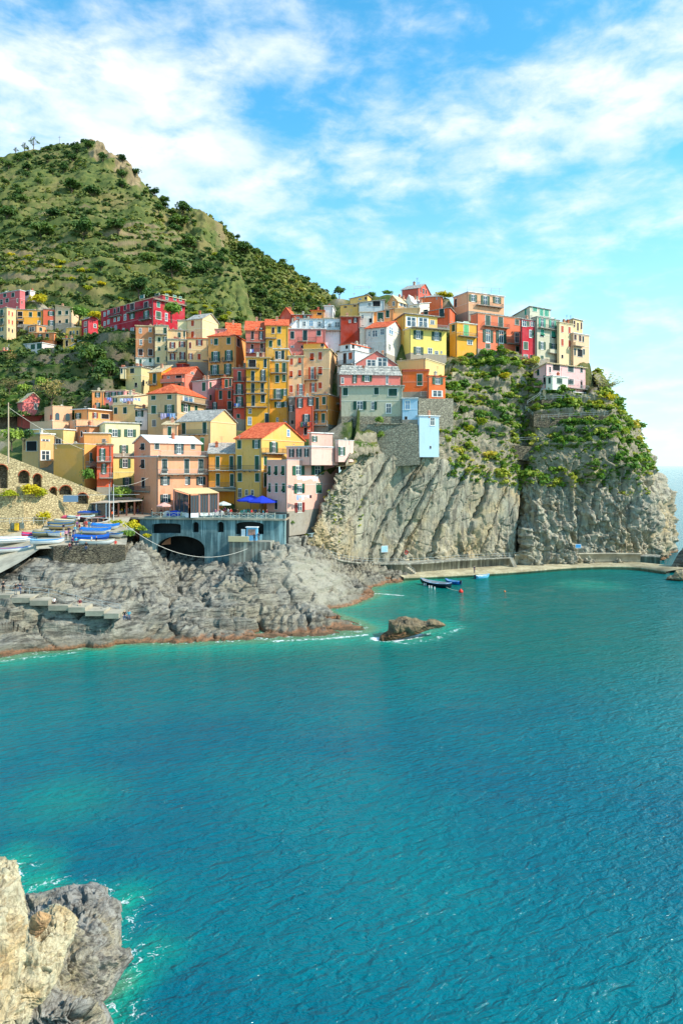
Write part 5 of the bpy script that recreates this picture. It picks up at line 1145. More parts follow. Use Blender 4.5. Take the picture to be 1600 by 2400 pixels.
# ---- right hand row on the headland
H('5', 'peach house with roof terrace railing at the right of the skyline', 120, 250, 562, 165, 352, 199, 64, (246, 178, 134), 'flat', [(140, 262, 16, 70, 'sb')], [(290, 220, 68, 62, 'og'), (397, 243, 74, 86, 'og'), (500, 237, 68, 54, 'og')], [], [(315, 540, 292)], rk='white', chim=1)
H('5', 'orange house with two balconies in the right row', 270, 332, 720, 348, 685, 189, 62, (244, 142, 82), 'flat', [], [(420, 415, 42, 88, 'sg'), (532, 425, 42, 92, 'sg'), (675, 422, 36, 62, 'sg'), (420, 552, 88, 108, 'og'), (535, 560, 88, 108, 'og'), (673, 565, 36, 86, 'wg'), (420, 640, 40, 40, 'sg'), (535, 655, 36, 50, 'wg'), (678, 663, 30, 46, 'sg')], [], [(375, 592, 472), (582, 728, 622)], rk='slate', chim=0)
H('5', 'yellow house with light green shutters below the peach house', 86, 150, 332, 432, 655, 186, 62, (240, 186, 56), 'flat', [(120, 475, 26, 72, 'sg')], [(230, 490, 42, 122, 'sl'), (263, 607, 42, 40, 'yw' if False else 'wg')], [], [(160, 315, 556)], rk='white', chim=0)
H('5', 'narrow crimson house in the right row', 712, 720, 832, 404, 725, 190.5, 62, (196, 36, 50), 'flat', [], [(738, 440, 36, 55, 'wg'), (770, 440, 24, 50, 'sg'), (807, 447, 28, 40, 'wg'), (802, 533, 42, 66, 'hg'), (750, 635, 38, 66, 'sg'), (750, 725, 34, 26, 'wg'), (800, 730, 26, 26, 'dg')], rk='slate', chim=1)
H('5', 'upper storey of the grey green house with mint shutters', 632, 786, 966, 295, 390, 196, 58, (206, 202, 176), 'sR', [(750, 340, 16, 55, 'st')], [(830, 318, 36, 34, 'st'), (888, 345, 30, 62, 'st'), (932, 350, 36, 60, 'st')], rk='slate', rh=1.6)
H('5', 'grey green house with mint shutters in the right row', 798, 850, 1046, 384, 765, 192, 58, (200, 192, 164), 'flat', [], [(893, 430, 58, 84, 'ot'), (985, 435, 58, 84, 'ot'), (895, 525, 30, 62, 'tt'), (993, 540, 36, 62, 'tt'), (893, 635, 58, 66, 'og'), (990, 640, 66, 48, 'og'), (893, 740, 25, 36, 'sg')], [], [(858, 1046, 492), (940, 1046, 704, 'f')], rk='slate', chim=0)
H('5', 'cream house with orange shutters right of the mint shutters', 1036, 1044, 1166, 432, 752, 194, 56, (246, 218, 156), 'flat', [], [(1070, 490, 20, 56, 'sr'), (1132, 500, 18, 56, 'sr'), (1070, 607, 20, 60, 'sr'), (1132, 618, 16, 60, 'sr'), (1070, 730, 16, 30, 'db')], rk='tan', chim=2)
H('5', 'peach house at the seaward end of the right row', 1158, 1168, 1306, 525, 748, 196, 56, (244, 196, 156), 'flat', [], [(1183, 555, 20, 60, 'sb'), (1225, 568, 20, 60, 'sb'), (1252, 578, 14, 50, 'sg'), (1225, 700, 44, 64, 'dg'), (1180, 690, 14, 60, 'sg'), (1258, 690, 16, 50, 'sg')], [], [(1160, 1240, 640, 'f')], rk='white', chim=0)
H('5', 'cream attic with teal roof edge at the seaward end', 1055, 1165, 1248, 400, 525, 199, 50, (246, 210, 140), 'sR', [], [(1175, 445, 14, 56, 'sb'), (1205, 470, 14, 70, 'sb'), (1236, 462, 12, 60, 'sb')], rk='white', rh=.6, chim=0)
H('5', 'pink villa with balconies below the right row', 818, 932, 1272, 792, 1016, 182, 54, (244, 186, 180), 'sR', [(860, 870, 20, 55, 'sg'), (915, 935, 20, 80, 'db')], [(962, 845, 14, 50, 'sg'), (1143, 838, 48, 54, 'sg'), (1237, 843, 20, 54, 'sg'), (1143, 950, 48, 50, 'sg'), (1237, 972, 18, 78, 'dg'), (1017, 828, 62, 50, 'dg')], [], [(1116, 1282, 1012, 'p')], rk='tan', rh=1.4, over=.5)
H('5', 'cream bay of the pink villa with balcony on top', 928, 985, 1116, 900, 1012, 179.5, 54, (250, 236, 214), 'flat', [(960, 940, 20, 54, 'sg')], [(1045, 945, 48, 50, 'sg')], [], [], rk='white', chim=0, pipe=False, deep=3, down=.2)
H('5', 'beige arched basement under the pink villa', 912, 922, 1292, 1018, 1092, 181, 54, (228, 200, 150), 'flat', [], [(970, 1055, 24, 60, 'dg'), (1060, 1055, 48, 60, 'ae'), (1168, 1055, 48, 60, 'ae'), (1262, 1058, 20, 54, 'ae')], rk='white', chim=0, pipe=False)
# ---- lower left, above the landing
H('6', 'orange pink house with stone roof at the left edge', -40, 52, 190, 182, 375, 181, 40, (234, 150, 90), 'gR', [(20, 320, 30, 50, 'dg')], [(120, 215, 50, 40, 'wg'), (100, 340, 40, 40, 'dg')], rk='tan', rh=1.8, chim=1)
H('6', 'rose gabled house beside the bare tree', 186, 240, 462, 182, 365, 176, 48, (230, 118, 112), 'gR', [], [(380, 237, 34, 62, 'sy')], rk='tan', rh=2.4, chim=0)
H('6', 'peach house with arched orange shutters and chimney parapet', 470, 556, 760, 262, 475, 160, 52, (246, 178, 138), 'ter', [(540, 350, 16, 60, 'sr')], [(605, 340, 44, 76, 'ar'), (713, 345, 44, 76, 'ar')], rk='tan', chim=2)
H('6', 'peach terrace block in front of the arched shutters', 318, 556, 745, 425, 490, 156, 28, (246, 186, 146), 'ter', rk='tan', chim=0)
H('6', 'low ochre house with long flat roof and awning', 785, 932, 1195, 265, 375, 159, 30, (236, 186, 100), 'flat', [(825, 335, 62, 56, 'og')], [(1000, 330, 55, 56, 'om'), (1105, 340, 80, 52, 'dg')], rk='white', over=1.0, chim=1)
H('6', 'peach terrace below the low ochre house', 735, 805, 1340, 410, 520, 155, 52, (244, 176, 132), 'ter', [], rk='tan', chim=0)
H('6', 'mustard house with dark garage opening', 235, 425, 572, 522, 780, 143, 22, (228, 188, 112), 'flat', [(337, 652, 108, 102, 'dg')], [(480, 590, 80, 20, 'wb'), (480, 750, 90, 100, 'wg')], rk='white', chim=1)
H('6', 'cream yellow upper block with bright right wall', 315, 668, 796, 478, 615, 148, 14, (244, 208, 122), 'flat', [(615, 605, 60, 60, 'wr')], rk='white', chim=0)
H('6', 'mustard blank wall block with cream right wall', 565, 890, 1028, 668, 925, 139, 12, (234, 188, 84), 'ter', [], [(957, 775, 24, 104, 'te'), (980, 930, 26, 80, 'db')], [], [(902, 1030, 862, 'p')], rk='white', chim=0, age=.7)
H('6', 'orange red strip house with green shutters by the stairs', 1020, 1175, 1180, 634, 1125, 138, -16, (228, 96, 56), 'flat', [(1080, 740, 62, 122, 'og'), (1095, 890, 54, 100, 'og')], [], [(1022, 1172, 812, 'p'), (1050, 1190, 982, 'p')], rk='tan', chim=0)
H('6', 'small ochre block with vent grille', 885, 1146, 1150, 520, 630, 146, -12, (234, 190, 100), 'flat', [(1095, 595, 36, 38, 'sy'), (860, 525, 16, 60, 'db')], rk='white', chim=0)
H('6', 'shaded ochre block under a stone terrace', 815, 942, 1100, 445, 575, 151, 30, (214, 160, 96), 'flat', [(860, 525, 16, 62, 'db'), (903, 510, 12, 55, 'db')], rk='slate', chim=0, over=.7)
H('6', 'cream house with wide green shuttered windows', 1000, 1108, 1470, 405, 765, 149, 56, (252, 232, 166), 'sR', [], [(1207, 515, 124, 78, 'og'), (1368, 515, 120, 78, 'og'), (1303, 683, 88, 82, 'og')], rk='white', rh=.8, chim=0, age=.8)
H('6', 'yellow ground storeys of the cream house', 1172, 1182, 1416, 766, 1115, 146, 58, (250, 222, 120), 'flat', [], [(1315, 833, 114, 92, 'og'), (1335, 1030, 88, 92, 'og')], rk='slate', chim=0, over=.5)
H('6', 'golden row house at the left of the chapel row', 970, 1092, 1094, 78, 255, 174, -15, (240, 170, 80), 'flat', [(1030, 112, 52, 50, 'og'), (1030, 222, 52, 50, 'og')], rk='tan', chim=1)
H('6', 'pink row house with many green shutters', 1092, 1312, 1520, 68, 260, 174, 8, (232, 156, 150), 'flat', [(1128, 115, 56, 54, 'og'), (1195, 112, 56, 54, 'og'), (1265, 108, 56, 54, 'og'), (1130, 225, 32, 46, 'sg')], [(1350, 96, 30, 36, 'og')], rk='tan', chim=1)
H('6', 'cream house with laundry line below the pink row', 1188, 1424, 1560, 222, 440, 163, 12, (234, 208, 128), 'flat', [(1217, 282, 34, 66, 'sg'), (1315, 277, 36, 66, 'sg')], [], rk='tan', chim=0, over=.5)
H('6', 'cream roof room with laundry on a line', 1188, 1400, 1560, 130, 222, 167, 12, (240, 218, 156), 'sB', [(1212, 170, 40, 46, 'og'), (1330, 180, 80, 40, 'wg')], [], rk='tan', chim=0)
H('6', 'white narrow house left of the beige hip roofed house', 1422, 1562, 1566, 265, 520, 160, -10, (236, 214, 206), 'flat', [(1465, 310, 84, 68, 'og'), (1455, 418, 68, 52, 'og')], [], [(1422, 1560, 268, 'i')], rk='slate', chim=0)
# ---- harbour front
H('7', 'beige house with terracotta hip roof and laundry', 245, 602, 955, 220, 700, 156, 18, (206, 184, 124), 'hip', [(315, 260, 52, 78, 'sg'), (511, 250, 52, 82, 'sg'), (318, 420, 56, 98, 'sg'), (510, 412, 114, 102, 'og'), (322, 585, 46, 82, 'sy')], [(705, 400, 108, 98, 'og'), (833, 425, 36, 112, 'sg'), (740, 285, 120, 90, 'bg')], [(400, 602, 502, 'i')], [(650, 952, 340, 'i')], rh=2.6, chim=2)
H('7', 'peach house with big blank sunlit gable', 605, 1012, 1325, 552, 960, 146, 26, (244, 200, 126), 'gR', [(685, 650, 46, 138, 'sg'), (940, 642, 46, 142, 'sg'), (912, 850, 46, 172, 'sl')], [], [(570, 985, 722, 'i', .8)], rk='slate', rh=2.6, chim=0, age=.6, down=9)
H('7', 'peach annex with green door left of the blank gable', 430, 608, 614, 604, 760, 148, -6, (244, 180, 132), 'sB', [(512, 690, 42, 122, 'sg')], rk='tan', chim=1)
H('7', 'pink harbour house with white corner strips and balconies', 78, 370, 978, 992, 1640, 133, 48, (248, 164, 124), 'flat', [(185, 1083, 42, 108, 'tg'), (190, 1315, 40, 122, 'dg')], [(450, 1112, 62, 172, 'tg'), (720, 1112, 58, 172, 'sg'), (892, 1112, 58, 172, 'tg'), (455, 1290, 110, 102, 'og'), (733, 1290, 62, 96, 'hg'), (892, 1290, 104, 98, 'og'), (460, 1505, 124, 98, 'og')], [(78, 272, 1412, 'i')], [(372, 968, 985, 'p', .9), (372, 1000, 1205, 'p', .9)], rk='white', chim=0)
H('7', 'set back top floor of the pink harbour house', 78, 275, 895, 820, 992, 135.5, 48, (246, 160, 122), 'gF', [(183, 872, 44, 80, 'tg')], [(355, 865, 55, 78, 'sg'), (625, 895, 112, 132, 'og'), (795, 865, 52, 76, 'sg')], rk='white', rh=1.5, chim=1, down=.5)
H('8', 'orange harbour house with two long balconies', 40, 302, 306, 465, 830, 140, -8, (248, 166, 34), 'sB', [(125, 555, 36, 122, 'sg'), (258, 555, 36, 128, 'sg'), (126, 720, 34, 118, 'sg'), (262, 723, 34, 118, 'sg')], [], [(35, 302, 626, 'i'), (35, 302, 792, 'i')], rk='slate', rh=2.2, chim=1)
H('8', 'yellow green harbour house with terracotta roof', 298, 548, 960, 318, 890, 137, 24, (230, 198, 92), 'gR', [(335, 378, 36, 82, 'sg'), (500, 375, 74, 82, 'og'), (337, 553, 40, 128, 'sg'), (505, 555, 40, 132, 'sg'), (340, 695, 40, 82, 'sg'), (508, 698, 40, 82, 'sg'), (340, 850, 30, 90, 'wg'), (405, 845, 26, 56, 'wg'), (460, 845, 26, 56, 'wg')], [(807, 268, 28, 70, 'bg'), (663, 405, 78, 102, 'og'), (585, 535, 30, 82, 'sg'), (583, 720, 26, 132, 'sg')], [(268, 540, 627, 'i')], [(550, 752, 462, 'i')], rh=3.6, chim=1)
H('8', 'pink harbour house on the rock with flapping shutters', 600, 795, 1295, 568, 1065, 131, 34, (244, 178, 158), 'ter', [(625, 632, 24, 90, 'tg'), (690, 632, 26, 90, 'tg'), (757, 632, 28, 90, 'tg'), (628, 797, 22, 86, 'tg'), (693, 797, 24, 86, 'sg'), (763, 800, 28, 90, 'tg'), (690, 960, 26, 90, 'dg')], [(903, 630, 114, 88, 'og'), (1088, 628, 118, 88, 'og'), (912, 803, 100, 92, 'og'), (1100, 800, 56, 96, 'sg'), (915, 987, 92, 92, 'om')], rk='white', chim=0, down=4)
H('8', 'pink upper storey with corner loggia on the harbour house', 792, 1030, 1292, 400, 568, 133.5, 34, (246, 190, 172), 'flat', [(840, 462, 46, 78, 'og'), (912, 460, 46, 78, 'og'), (985, 458, 40, 78, 'og')], [], [], rk='white', chim=0, down=.2)
H('8', 'pink side wing against the stone bastion', 1276, 1290, 1438, 372, 500, 139, 40, (248, 194, 178), 'ter', [], [(1320, 443, 64, 82, 'og')], rk='white', chim=0, down=1.0)
H('8', 'pink roof room with air conditioner box', 1010, 1030, 1232, 268, 395, 143, 50, (240, 180, 162), 'flat', [], [(1060, 325, 50, 56, 'og')], rk='white', chim=0)
# ------------------------------------------------------------------ village hill under the houses
def build_hill():
    pts = []
    for Xc, Y, zb, WL, WR, ct, st in HOUSES:
        for u_, v_ in ((.5, .35), (.15, .15), (.85, .15), (.5, .8)):
            x = Xc - ct * WL * u_ + st * WR * v_; y = Y + st * WL * u_ + ct * WR * v_
            pts.append((x, y, zb - 1.2 - (0.8 if v_ < .3 else 0)))
    for X in np.arange(-140, -4, 6): pts += [(X, 134, 14.2), (X, 139, 15.0)]
    r5 = [P(*c[5]) for c in HEAD]
    pts += [tuple(q + (0, 0, -0.3)) for q in r5[:13]] + [tuple(q + (0, 1.2, 0)) for q in r5[:13]]
    for X in np.arange(-140, 60, 12): pts.append((X, 285, 84))
    for k in [(800, 702, 211), (835, 698, 211), (870, 695, 211), (905, 694, 212), (950, 694, 213), (1000, 694, 211), (1035, 699, 208)]:
        pts += [tuple(P(*k))] * 3 + [tuple(P(*k) + (0, 6, .5))]
    g = GG[::16, ::20].reshape(-1, 3); pts += [(a, b, c - 4.0) for a, b, c in g]
    pts = np.array(pts)
    xs = np.linspace(-150, P(*HEAD[12][5])[0], 190); ts = np.linspace(0, 1, 130)
    fx = [-150, P(*HEAD[0][5])[0] - 1] + [q[0] for q in r5[:13]]; fy = [133.5, 139.0] + [q[1] for q in r5[:13]]
    o_ = np.argsort(fx); yf = np.interp(xs, np.array(fx)[o_], np.array(fy)[o_])
    yb = np.interp(xs, [-150, 0, 30, 60, 80], [285, 285, 255, 232, 215])
    X = np.repeat(xs[None], len(ts), 0); Y = yf[None] + (yb - yf)[None] * ts[:, None]
    d2 = (X[..., None] - pts[:, 0]) ** 2 + (Y[..., None] - pts[:, 1]) ** 2 + 1.0
    w = d2 ** -2.2; Z = (w * pts[:, 2]).sum(-1) / w.sum(-1)
    G = np.stack([X, Y, Z], -1); G[..., 2] += fbm(G * 0.25, 3) * 0.3
    rock = 0.42 + 0.5 * fbm(G * 0.1, 3)
    o = grid_obj('village_hill', G, VH_G, {'rock': np.clip(rock, 0, 1)}); tag(o, kind='structure', label='stony hillside between the village houses')
VH_G = ground_mat('village_ground', ((64, 84, 40), (96, 104, 56)), (140, 122, 86), (168, 156, 134), sc=1.5)
build_hill()

# ------------------------------------------------------------------ masonry and quays
ZB = lambda x, y: (300 + x / 3.92, 1180 + y / 3.92)
Z9 = lambda x, y: (x / 3.92, 1150 + y / 3.92)
Z6 = lambda x, y: (x / 4.48, 900 + y / 4.48)
ZC = lambda x, y: (620 + x / 3.136, 1200 + y / 3.136)
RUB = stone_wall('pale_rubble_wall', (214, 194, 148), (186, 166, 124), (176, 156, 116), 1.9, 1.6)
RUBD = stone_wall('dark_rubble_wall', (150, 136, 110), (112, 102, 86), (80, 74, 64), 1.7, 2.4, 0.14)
RUBG = stone_wall('grey_bastion_wall', (176, 166, 142), (140, 132, 114), (150, 142, 122), 1.5, 1.5)
BRST = concrete('stained_bridge_render', (118, 142, 140), (78, 106, 108), 0.75)  # blue grey shade of the wall put into the colour, with streak stains
DKST = concrete('sooty_vault', (46, 50, 48), (30, 34, 34))  # darkness of vault and recesses put into the stone colour

# bridge over the gully
bp_ = Plane(350, 131, 660, 127.6)
big = [ZB(480 + 225 * math.cos(math.pi - math.pi * k / 12), 415 - 117 * math.sin(math.pi * k / 12)) for k in range(13)]
out = [ZB(110, 640), ZB(255, 640)] + big + [ZB(705, 640), ZB(1440, 640), ZB(1440, 104), ZB(205, 122), ZB(110, 135)]
seg_ = lambda x0, x1, yt, yb, rise: [ZB(*q) for q in arch(x0, x1, yt, yb, 8, rise)]
holes = [seg_(220, 486, 182, 276, 16), seg_(592, 650, 170, 266, 26), seg_(822, 880, 168, 265, 26), seg_(985, 1246, 168, 285, 28)]
broot = empty('stone_bridge', (bp_.o[0], bp_.o[1], 0), bp_.rz, 'weathered stone bridge coloured in blue grey shade with arched vault below the square', 'bridge')
poly_wall('front_wall', bp_, out, holes, 1.1, BRST, broot)
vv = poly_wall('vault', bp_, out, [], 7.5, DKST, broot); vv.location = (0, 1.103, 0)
bk = MB(); t0, z0 = bp_.sz(*ZB(200, 640)); t1, z1 = bp_.sz(*ZB(760, 260)); bk.box((t0, 4.2, z0), (t1, 4.6, z1)); bk.build('vault_end', DKST, broot)  # dark wall added inside the vault to make the archway darker
ta, za = bp_.sz(*ZB(110, 130)); tb, zb_ = bp_.sz(*ZB(1440, 104)); zdk = za
bk = MB(); bk.box((ta - .2, -0.35, zdk - 0.25), (tb, 0.35, zdk + 0.06)); bk.build('coping', CONC, broot)
# crossed railing: every post, rail and brace a piece of its own
rl = empty('bridge_railing', (bp_.o[0], bp_.o[1], 0), bp_.rz, 'cream crossed railing along the edge of the bridge', 'railing')
CRM = plain((214, 206, 184), 0.7, 'cream_rail_paint')
xs_ = np.linspace(bp_.sz(*ZB(225, 100))[0], bp_.sz(*ZB(1350, 100))[0], 15)
post_me = MB().box((-.06, -.06, 0), (.06, .06, 1.12)).mesh('post', CRM)
for i, x in enumerate(xs_):
    obj('post', post_me, rl, (x, 0, zdk + 0.06))
    if i < len(xs_) - 1:
        L = xs_[i + 1] - x
        for z_ in (0.12, 1.0): MB().box((x + .06, -.035, zdk + z_), (x + L - .06, .035, zdk + z_ + .08)).build('rail', CRM, rl)
        for s_ in (0, 1): MB().bar((x + .06, .0 + .012 * s_, zdk + (.2 if s_ else 1.0)), (x + L - .06, .012 * s_, zdk + (1.0 if s_ else .2)), .06).build('brace', CRM, rl)
# square behind the bridge
def slab_poly(name, pts, thick, mt, label, kind='structure'):
    n = len(pts); V = [tuple(p) for p in pts] + [(p[0], p[1], p[2] - thick) for p in pts]
    mb = MB(); mb.add(V, [tuple(range(n)), tuple(reversed(range(n, 2 * n)))] + [(i, n + i, n + (i + 1) % n, (i + 1) % n) for i in range(n)])
    o = mb.build(name, mt); tag(o, label, kind=kind); return o
zq = zdk + 0.03
bl = bp_.pt(*ZB(110, 130), out=-0.36); br = bp_.pt(*ZB(1440, 104), out=-0.36)
slab_poly('harbour_square', [(bl[0], bl[1], zq), (br[0], br[1], zq), (br[0] + 2, 141, zq + .6), (-70, 143, zq + 1.0), (-62, 136, zq + .5), (bl[0] - 6, 132.6, zq + .15)], 0.4, concrete('square_paving', (170, 150, 128), (140, 124, 108)), 'paved harbour square behind the bridge')

# kiosk platform at the right end of the bridge
pf = empty('platform', (*bp_.pt(*ZB(1150, 355))[:2], 0), bp_.rz, 'small concrete platform with cream parapet under the bridge end', 'platform')
tq = lambda x, y: bp_.sz(*ZB(x, y))[0] - bp_.sz(*ZB(1150, 355))[0]
zp = 25 - (1180 + 345 / 3.92 - HY) * 126.5 / F
MB().box((tq(975, 300), -3.2, zp - 8), (tq(1345, 300), 1.0, zp)).build('slab', QUAYC, pf)
MB().box((tq(970, 300), -3.4, zp), (tq(1150, 300), -3.1, zp + 1.0)).build('parapet', plain((216, 196, 150), .9, 'cream_parapet'), pf)
ks = empty('kiosk', (*bp_.pt(*ZB(1150, 300), out=.6)[:2], zp), bp_.rz, 'light blue ticket kiosk with poster in the bridge recess', 'kiosk')
KB = plain((120, 190, 226), .5, 'kiosk_blue'); WH = plain((236, 240, 240), .6, 'clean_white')
kw = 1.0
MB().box((-kw, -.5, 0), (kw, .5, 2.4)).build('cabin', KB, ks); MB().box((-kw - .15, -.7, 2.4), (kw + .15, .6, 2.55)).build('roof', WH, ks)
MB().box((-.7, -.53, 1.0), (.7, -.503, 2.1)).build('poster', plain((200, 150, 130), .5, 'poster_print', vary=.5), ks); MB().box((-2.0, -.45, 0.1), (-1.2, -.35, 2.1)).build('board', WH, ks)

# stone stair wall with arches on the left
sw_ = Plane(-30, 125, 250, 137)
o6 = [Z6(-140, 1420), Z6(1130, 1420), Z6(1130, 1175), Z6(-140, 668)]
arcs = [(-50, 86, 842, 1095), (196, 313, 905, 1045), (350, 441, 940, 1085), (526, 601, 1080, 1240), (626, 756, 1062, 1165), (806, 930, 1140, 1260)]
sr = empty('arched_stair_wall', (sw_.o[0], sw_.o[1], 0), sw_.rz, 'sunlit rubble stone wall with arches under the descending stairs', 'wall')
poly_wall('wall', sw_, o6, [[Z6(*q) for q in arch(a, b, c, d, 8, min((b - a) / 2, 60))] for a, b, c, d in arcs], 1.3, RUB, sr)
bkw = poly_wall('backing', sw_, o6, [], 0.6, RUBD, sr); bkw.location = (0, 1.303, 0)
BRK = plain((176, 84, 52), .9, 'brick_edge', vary=.3)
for a, b, c, d in arcs:
    mb = MB(); ap = [sw_.sz(*Z6(*q)) for q in arch(a, b, c, d, 10, min((b - a) / 2, 60))][2:]
    for q0, q1 in zip(ap[:-1], ap[1:]): mb.bar((q0[0], -.03, q0[1]), (q1[0], -.03, q1[1]), .3, .12)
    mb.build('arch_ring', BRK, sr)
lw = Plane(-30, 122, 62, 124.5)
poly_wall('retaining_wall', lw, [Z6(-140, 1700), Z6(262, 1700), Z6(250, 1162), Z6(-140, 1160)], [], 4.0, RUB).update_tag()
tag(bpy.data.objects['retaining_wall'], 'lit block of coursed stone wall at the left edge below the arches', 'wall')
cw = Plane(50, 124.5, 160, 131)
o = poly_wall('retaining_wall', cw, [Z6(200, 1700), Z6(720, 1560), Z6(720, 1240), Z6(470, 1110), Z6(240, 1080)], [], 2.5, RUB); tag(o, 'plant grown stone wall between the left block and the arches', 'wall')
# walls of the boat landing
pw = Plane(124, 110.2, 296, 110.9)
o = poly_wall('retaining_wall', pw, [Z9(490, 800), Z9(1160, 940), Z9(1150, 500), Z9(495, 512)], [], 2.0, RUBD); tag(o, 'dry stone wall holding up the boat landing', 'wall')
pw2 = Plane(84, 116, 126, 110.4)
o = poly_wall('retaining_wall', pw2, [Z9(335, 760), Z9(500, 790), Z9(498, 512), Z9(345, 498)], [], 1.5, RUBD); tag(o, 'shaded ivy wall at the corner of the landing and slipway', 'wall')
# landing and slipway sheets
def sheet_struct(name, rows, nu, nv, mt, label, thick=0.5):
    G = sheet([list(c) for c in zip(*rows)], nu, nv)
    o = grid_obj(name, G, mt, smooth=True); tag(o, label, kind='structure'); return G
LAND = sheet_struct('boat_landing', [[(86, 1287, 110.6), (140, 1284.5, 110.4), (210, 1283, 110.5), (296, 1279, 111)], [(86, 1266, 116), (140, 1262, 116.5), (220, 1258, 117.5), (300, 1250, 119)],
      [(100, 1240, 124), (150, 1238, 124.5), (220, 1236, 125), (300, 1228, 127)], [(110, 1212, 133), (170, 1212, 133), (240, 1210, 134), (310, 1206, 134)], [(110, 1196, 139), (180, 1196, 139), (250, 1196, 139), (320, 1196, 139)]], 50, 60, CONC, 'sloping concrete landing with beached boats')
SLIP = sheet_struct('slipway', [[(-120, 1392, 100.5), (-40, 1362, 103), (40, 1322, 106.5), (94, 1286.5, 110.4)], [(-120, 1345, 107), (-40, 1322, 109.5), (50, 1290, 113), (100, 1270, 115.5)], [(-120, 1300, 113), (-40, 1285, 116), (50, 1262, 119.5), (112, 1245, 123)], [(-120, 1270, 118), (-30, 1262, 120), (50, 1246, 123), (115, 1236, 126)]], 50, 50, CONC, 'pale concrete slipway running down to the left')
slab_poly('terrace', [P(-60, 1262, 119.5), P(60, 1249, 122.5), P(112, 1240, 125), P(112, 1225, 130), P(-60, 1225, 129)], 4.0, RUB, 'narrow railed terrace left of the landing')

# bastion under the grey green house, and other stone walls of the upper slope
def stone(pl, pts, th, mt, label, name='stone_wall'):
    o = poly_wall(name, pl, pts, [], th, mt); tag(o, label, 'wall'); return o
Z4 = lambda x, y: (780 + x / 4.9, 640 + y / 4.9)
Z5 = lambda x, y: (1030 + x / 3.7333, 640 + y / 3.7333)
stone(Plane(798, 157.6, 945, 157.6), [Z4(90, 2150), Z4(800, 2150), Z4(795, 1646), Z4(95, 1646)], 8, RUBG, 'upper tier of the old stone bastion')
stone(Plane(797, 156.4, 985, 154.6), [Z4(80, 2260), Z4(1000, 2200), Z4(970, 1735), Z4(90, 1735)], 8, RUBG, 'bulging lower tier of the old stone bastion')
MB().box((-8.6, 0, -.0), (0.3, .5, .22)).build('stone_ledge', RUBG, loc=tuple(P(964, 994, 155.0)), rz=0.02) and None
tag(bpy.data.objects['stone_ledge'], 'projecting stone ledge around the bastion', 'ledge')
stone(Plane(975, 162, 1075, 166), [Z4(970, 1960), Z4(1380, 1990), Z4(1380, 1440), Z4(985, 1440)], 6, RUBG, 'rubble wall below the orange house with blind arch')
stone(Plane(1020, 160.5, 1085, 166), [Z4(1215, 2110), Z4(1395, 2110), Z4(1395, 1885), Z4(1215, 1885)], 6, RUBG, 'rubble wall right of the light blue tower')
stone(Plane(1050, 178, 1145, 182), [Z5(40, 1120), Z5(310, 1080), Z5(305, 940), Z5(45, 935)], 5, RUBG, 'terrace wall left of the overgrown slope')
stone(Plane(1055, 180, 1140, 184), [Z5(110, 945), Z5(410, 945), Z5(410, 865), Z5(110, 865)], 5, plaster((196, 180, 140)), 'low rendered terrace wall with dark hedge on top')
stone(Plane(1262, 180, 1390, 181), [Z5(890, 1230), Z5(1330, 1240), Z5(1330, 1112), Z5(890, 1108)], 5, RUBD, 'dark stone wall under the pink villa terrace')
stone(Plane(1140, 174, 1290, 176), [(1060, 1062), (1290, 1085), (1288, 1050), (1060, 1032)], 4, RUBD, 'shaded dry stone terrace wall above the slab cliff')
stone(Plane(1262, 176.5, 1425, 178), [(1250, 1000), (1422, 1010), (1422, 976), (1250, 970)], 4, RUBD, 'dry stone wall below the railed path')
stone(Plane(110, 228, 175, 226), [(100, 850), (170, 850), (168, 815), (105, 815)], 4, RUBG, 'pale rubble wall under the low white house')

# quay along the foot of the cliff
QP = [(762, 1298, 7.6), (780, 1306, 6.4), (810, 1314, 5.0), (872, 1320, 3.3), (972, 1320, 2.8), (1082, 1312, 2.75), (1205, 1306, 2.6), (1320, 1303, 2.5), (1420, 1302, 2.4), (1500, 1302, 2.3), (1545, 1305, 2.2)]
def strip(name, pts, width, zlow, mt, label, lip=0.0):
    """walkway: swept step; pts = front edge (px,py,z)"""
    A = np.array([on_z(a, b, c) for a, b, c in pts]); A = catmull(A, 60)
    T = np.gradient(A[:, :2], axis=0); T /= np.linalg.norm(T, axis=1)[:, None]; Nn = np.stack([-T[:, 1], T[:, 0]], 1)
    rows = []
    z = A[:, 2]
    prof = [(0.25, zlow), (0.0, z + lip), (0.35, z + lip), (0.351, z), (width, z)] if lip else [(0.25, zlow), (0.0, z - .35), (-.12, z - .35), (-.12, z), (width, z)]
    for o_, zz in prof:
        rows.append(np.concatenate([A[:, :2] + Nn * o_, (np.zeros(len(A)) + zz)[:, None]], 1))
    G = np.stack(rows); o = grid_obj(name, G, mt); tag(o, label, kind='structure'); return A
QA = strip('quay_path', QP, 4.0, -2.0, QUAYC, 'concrete walkway along the foot of the cliff')
QB = strip('quay_ledge', [(945, 1353, .75), (1000, 1351, .7), (1100, 1346, .7), (1200, 1340, .75), (1330, 1330, .8), (1420, 1327, .8), (1490, 1329, .8), (1560, 1339, .7)], 9.0, -2.0, concrete('ledge_concrete', (178, 166, 132), (140, 128, 100), .3), 'low landing ledge at the water')
QC = strip('quay_parapet', [(1205, 1300, 3.3), (1240, 1298, 3.3), (1320, 1297, 3.3), (1420, 1296, 3.2), (1500, 1297, 3.1)], 0.5, 1.0, CONC, 'low parapet on the right part of the walkway')
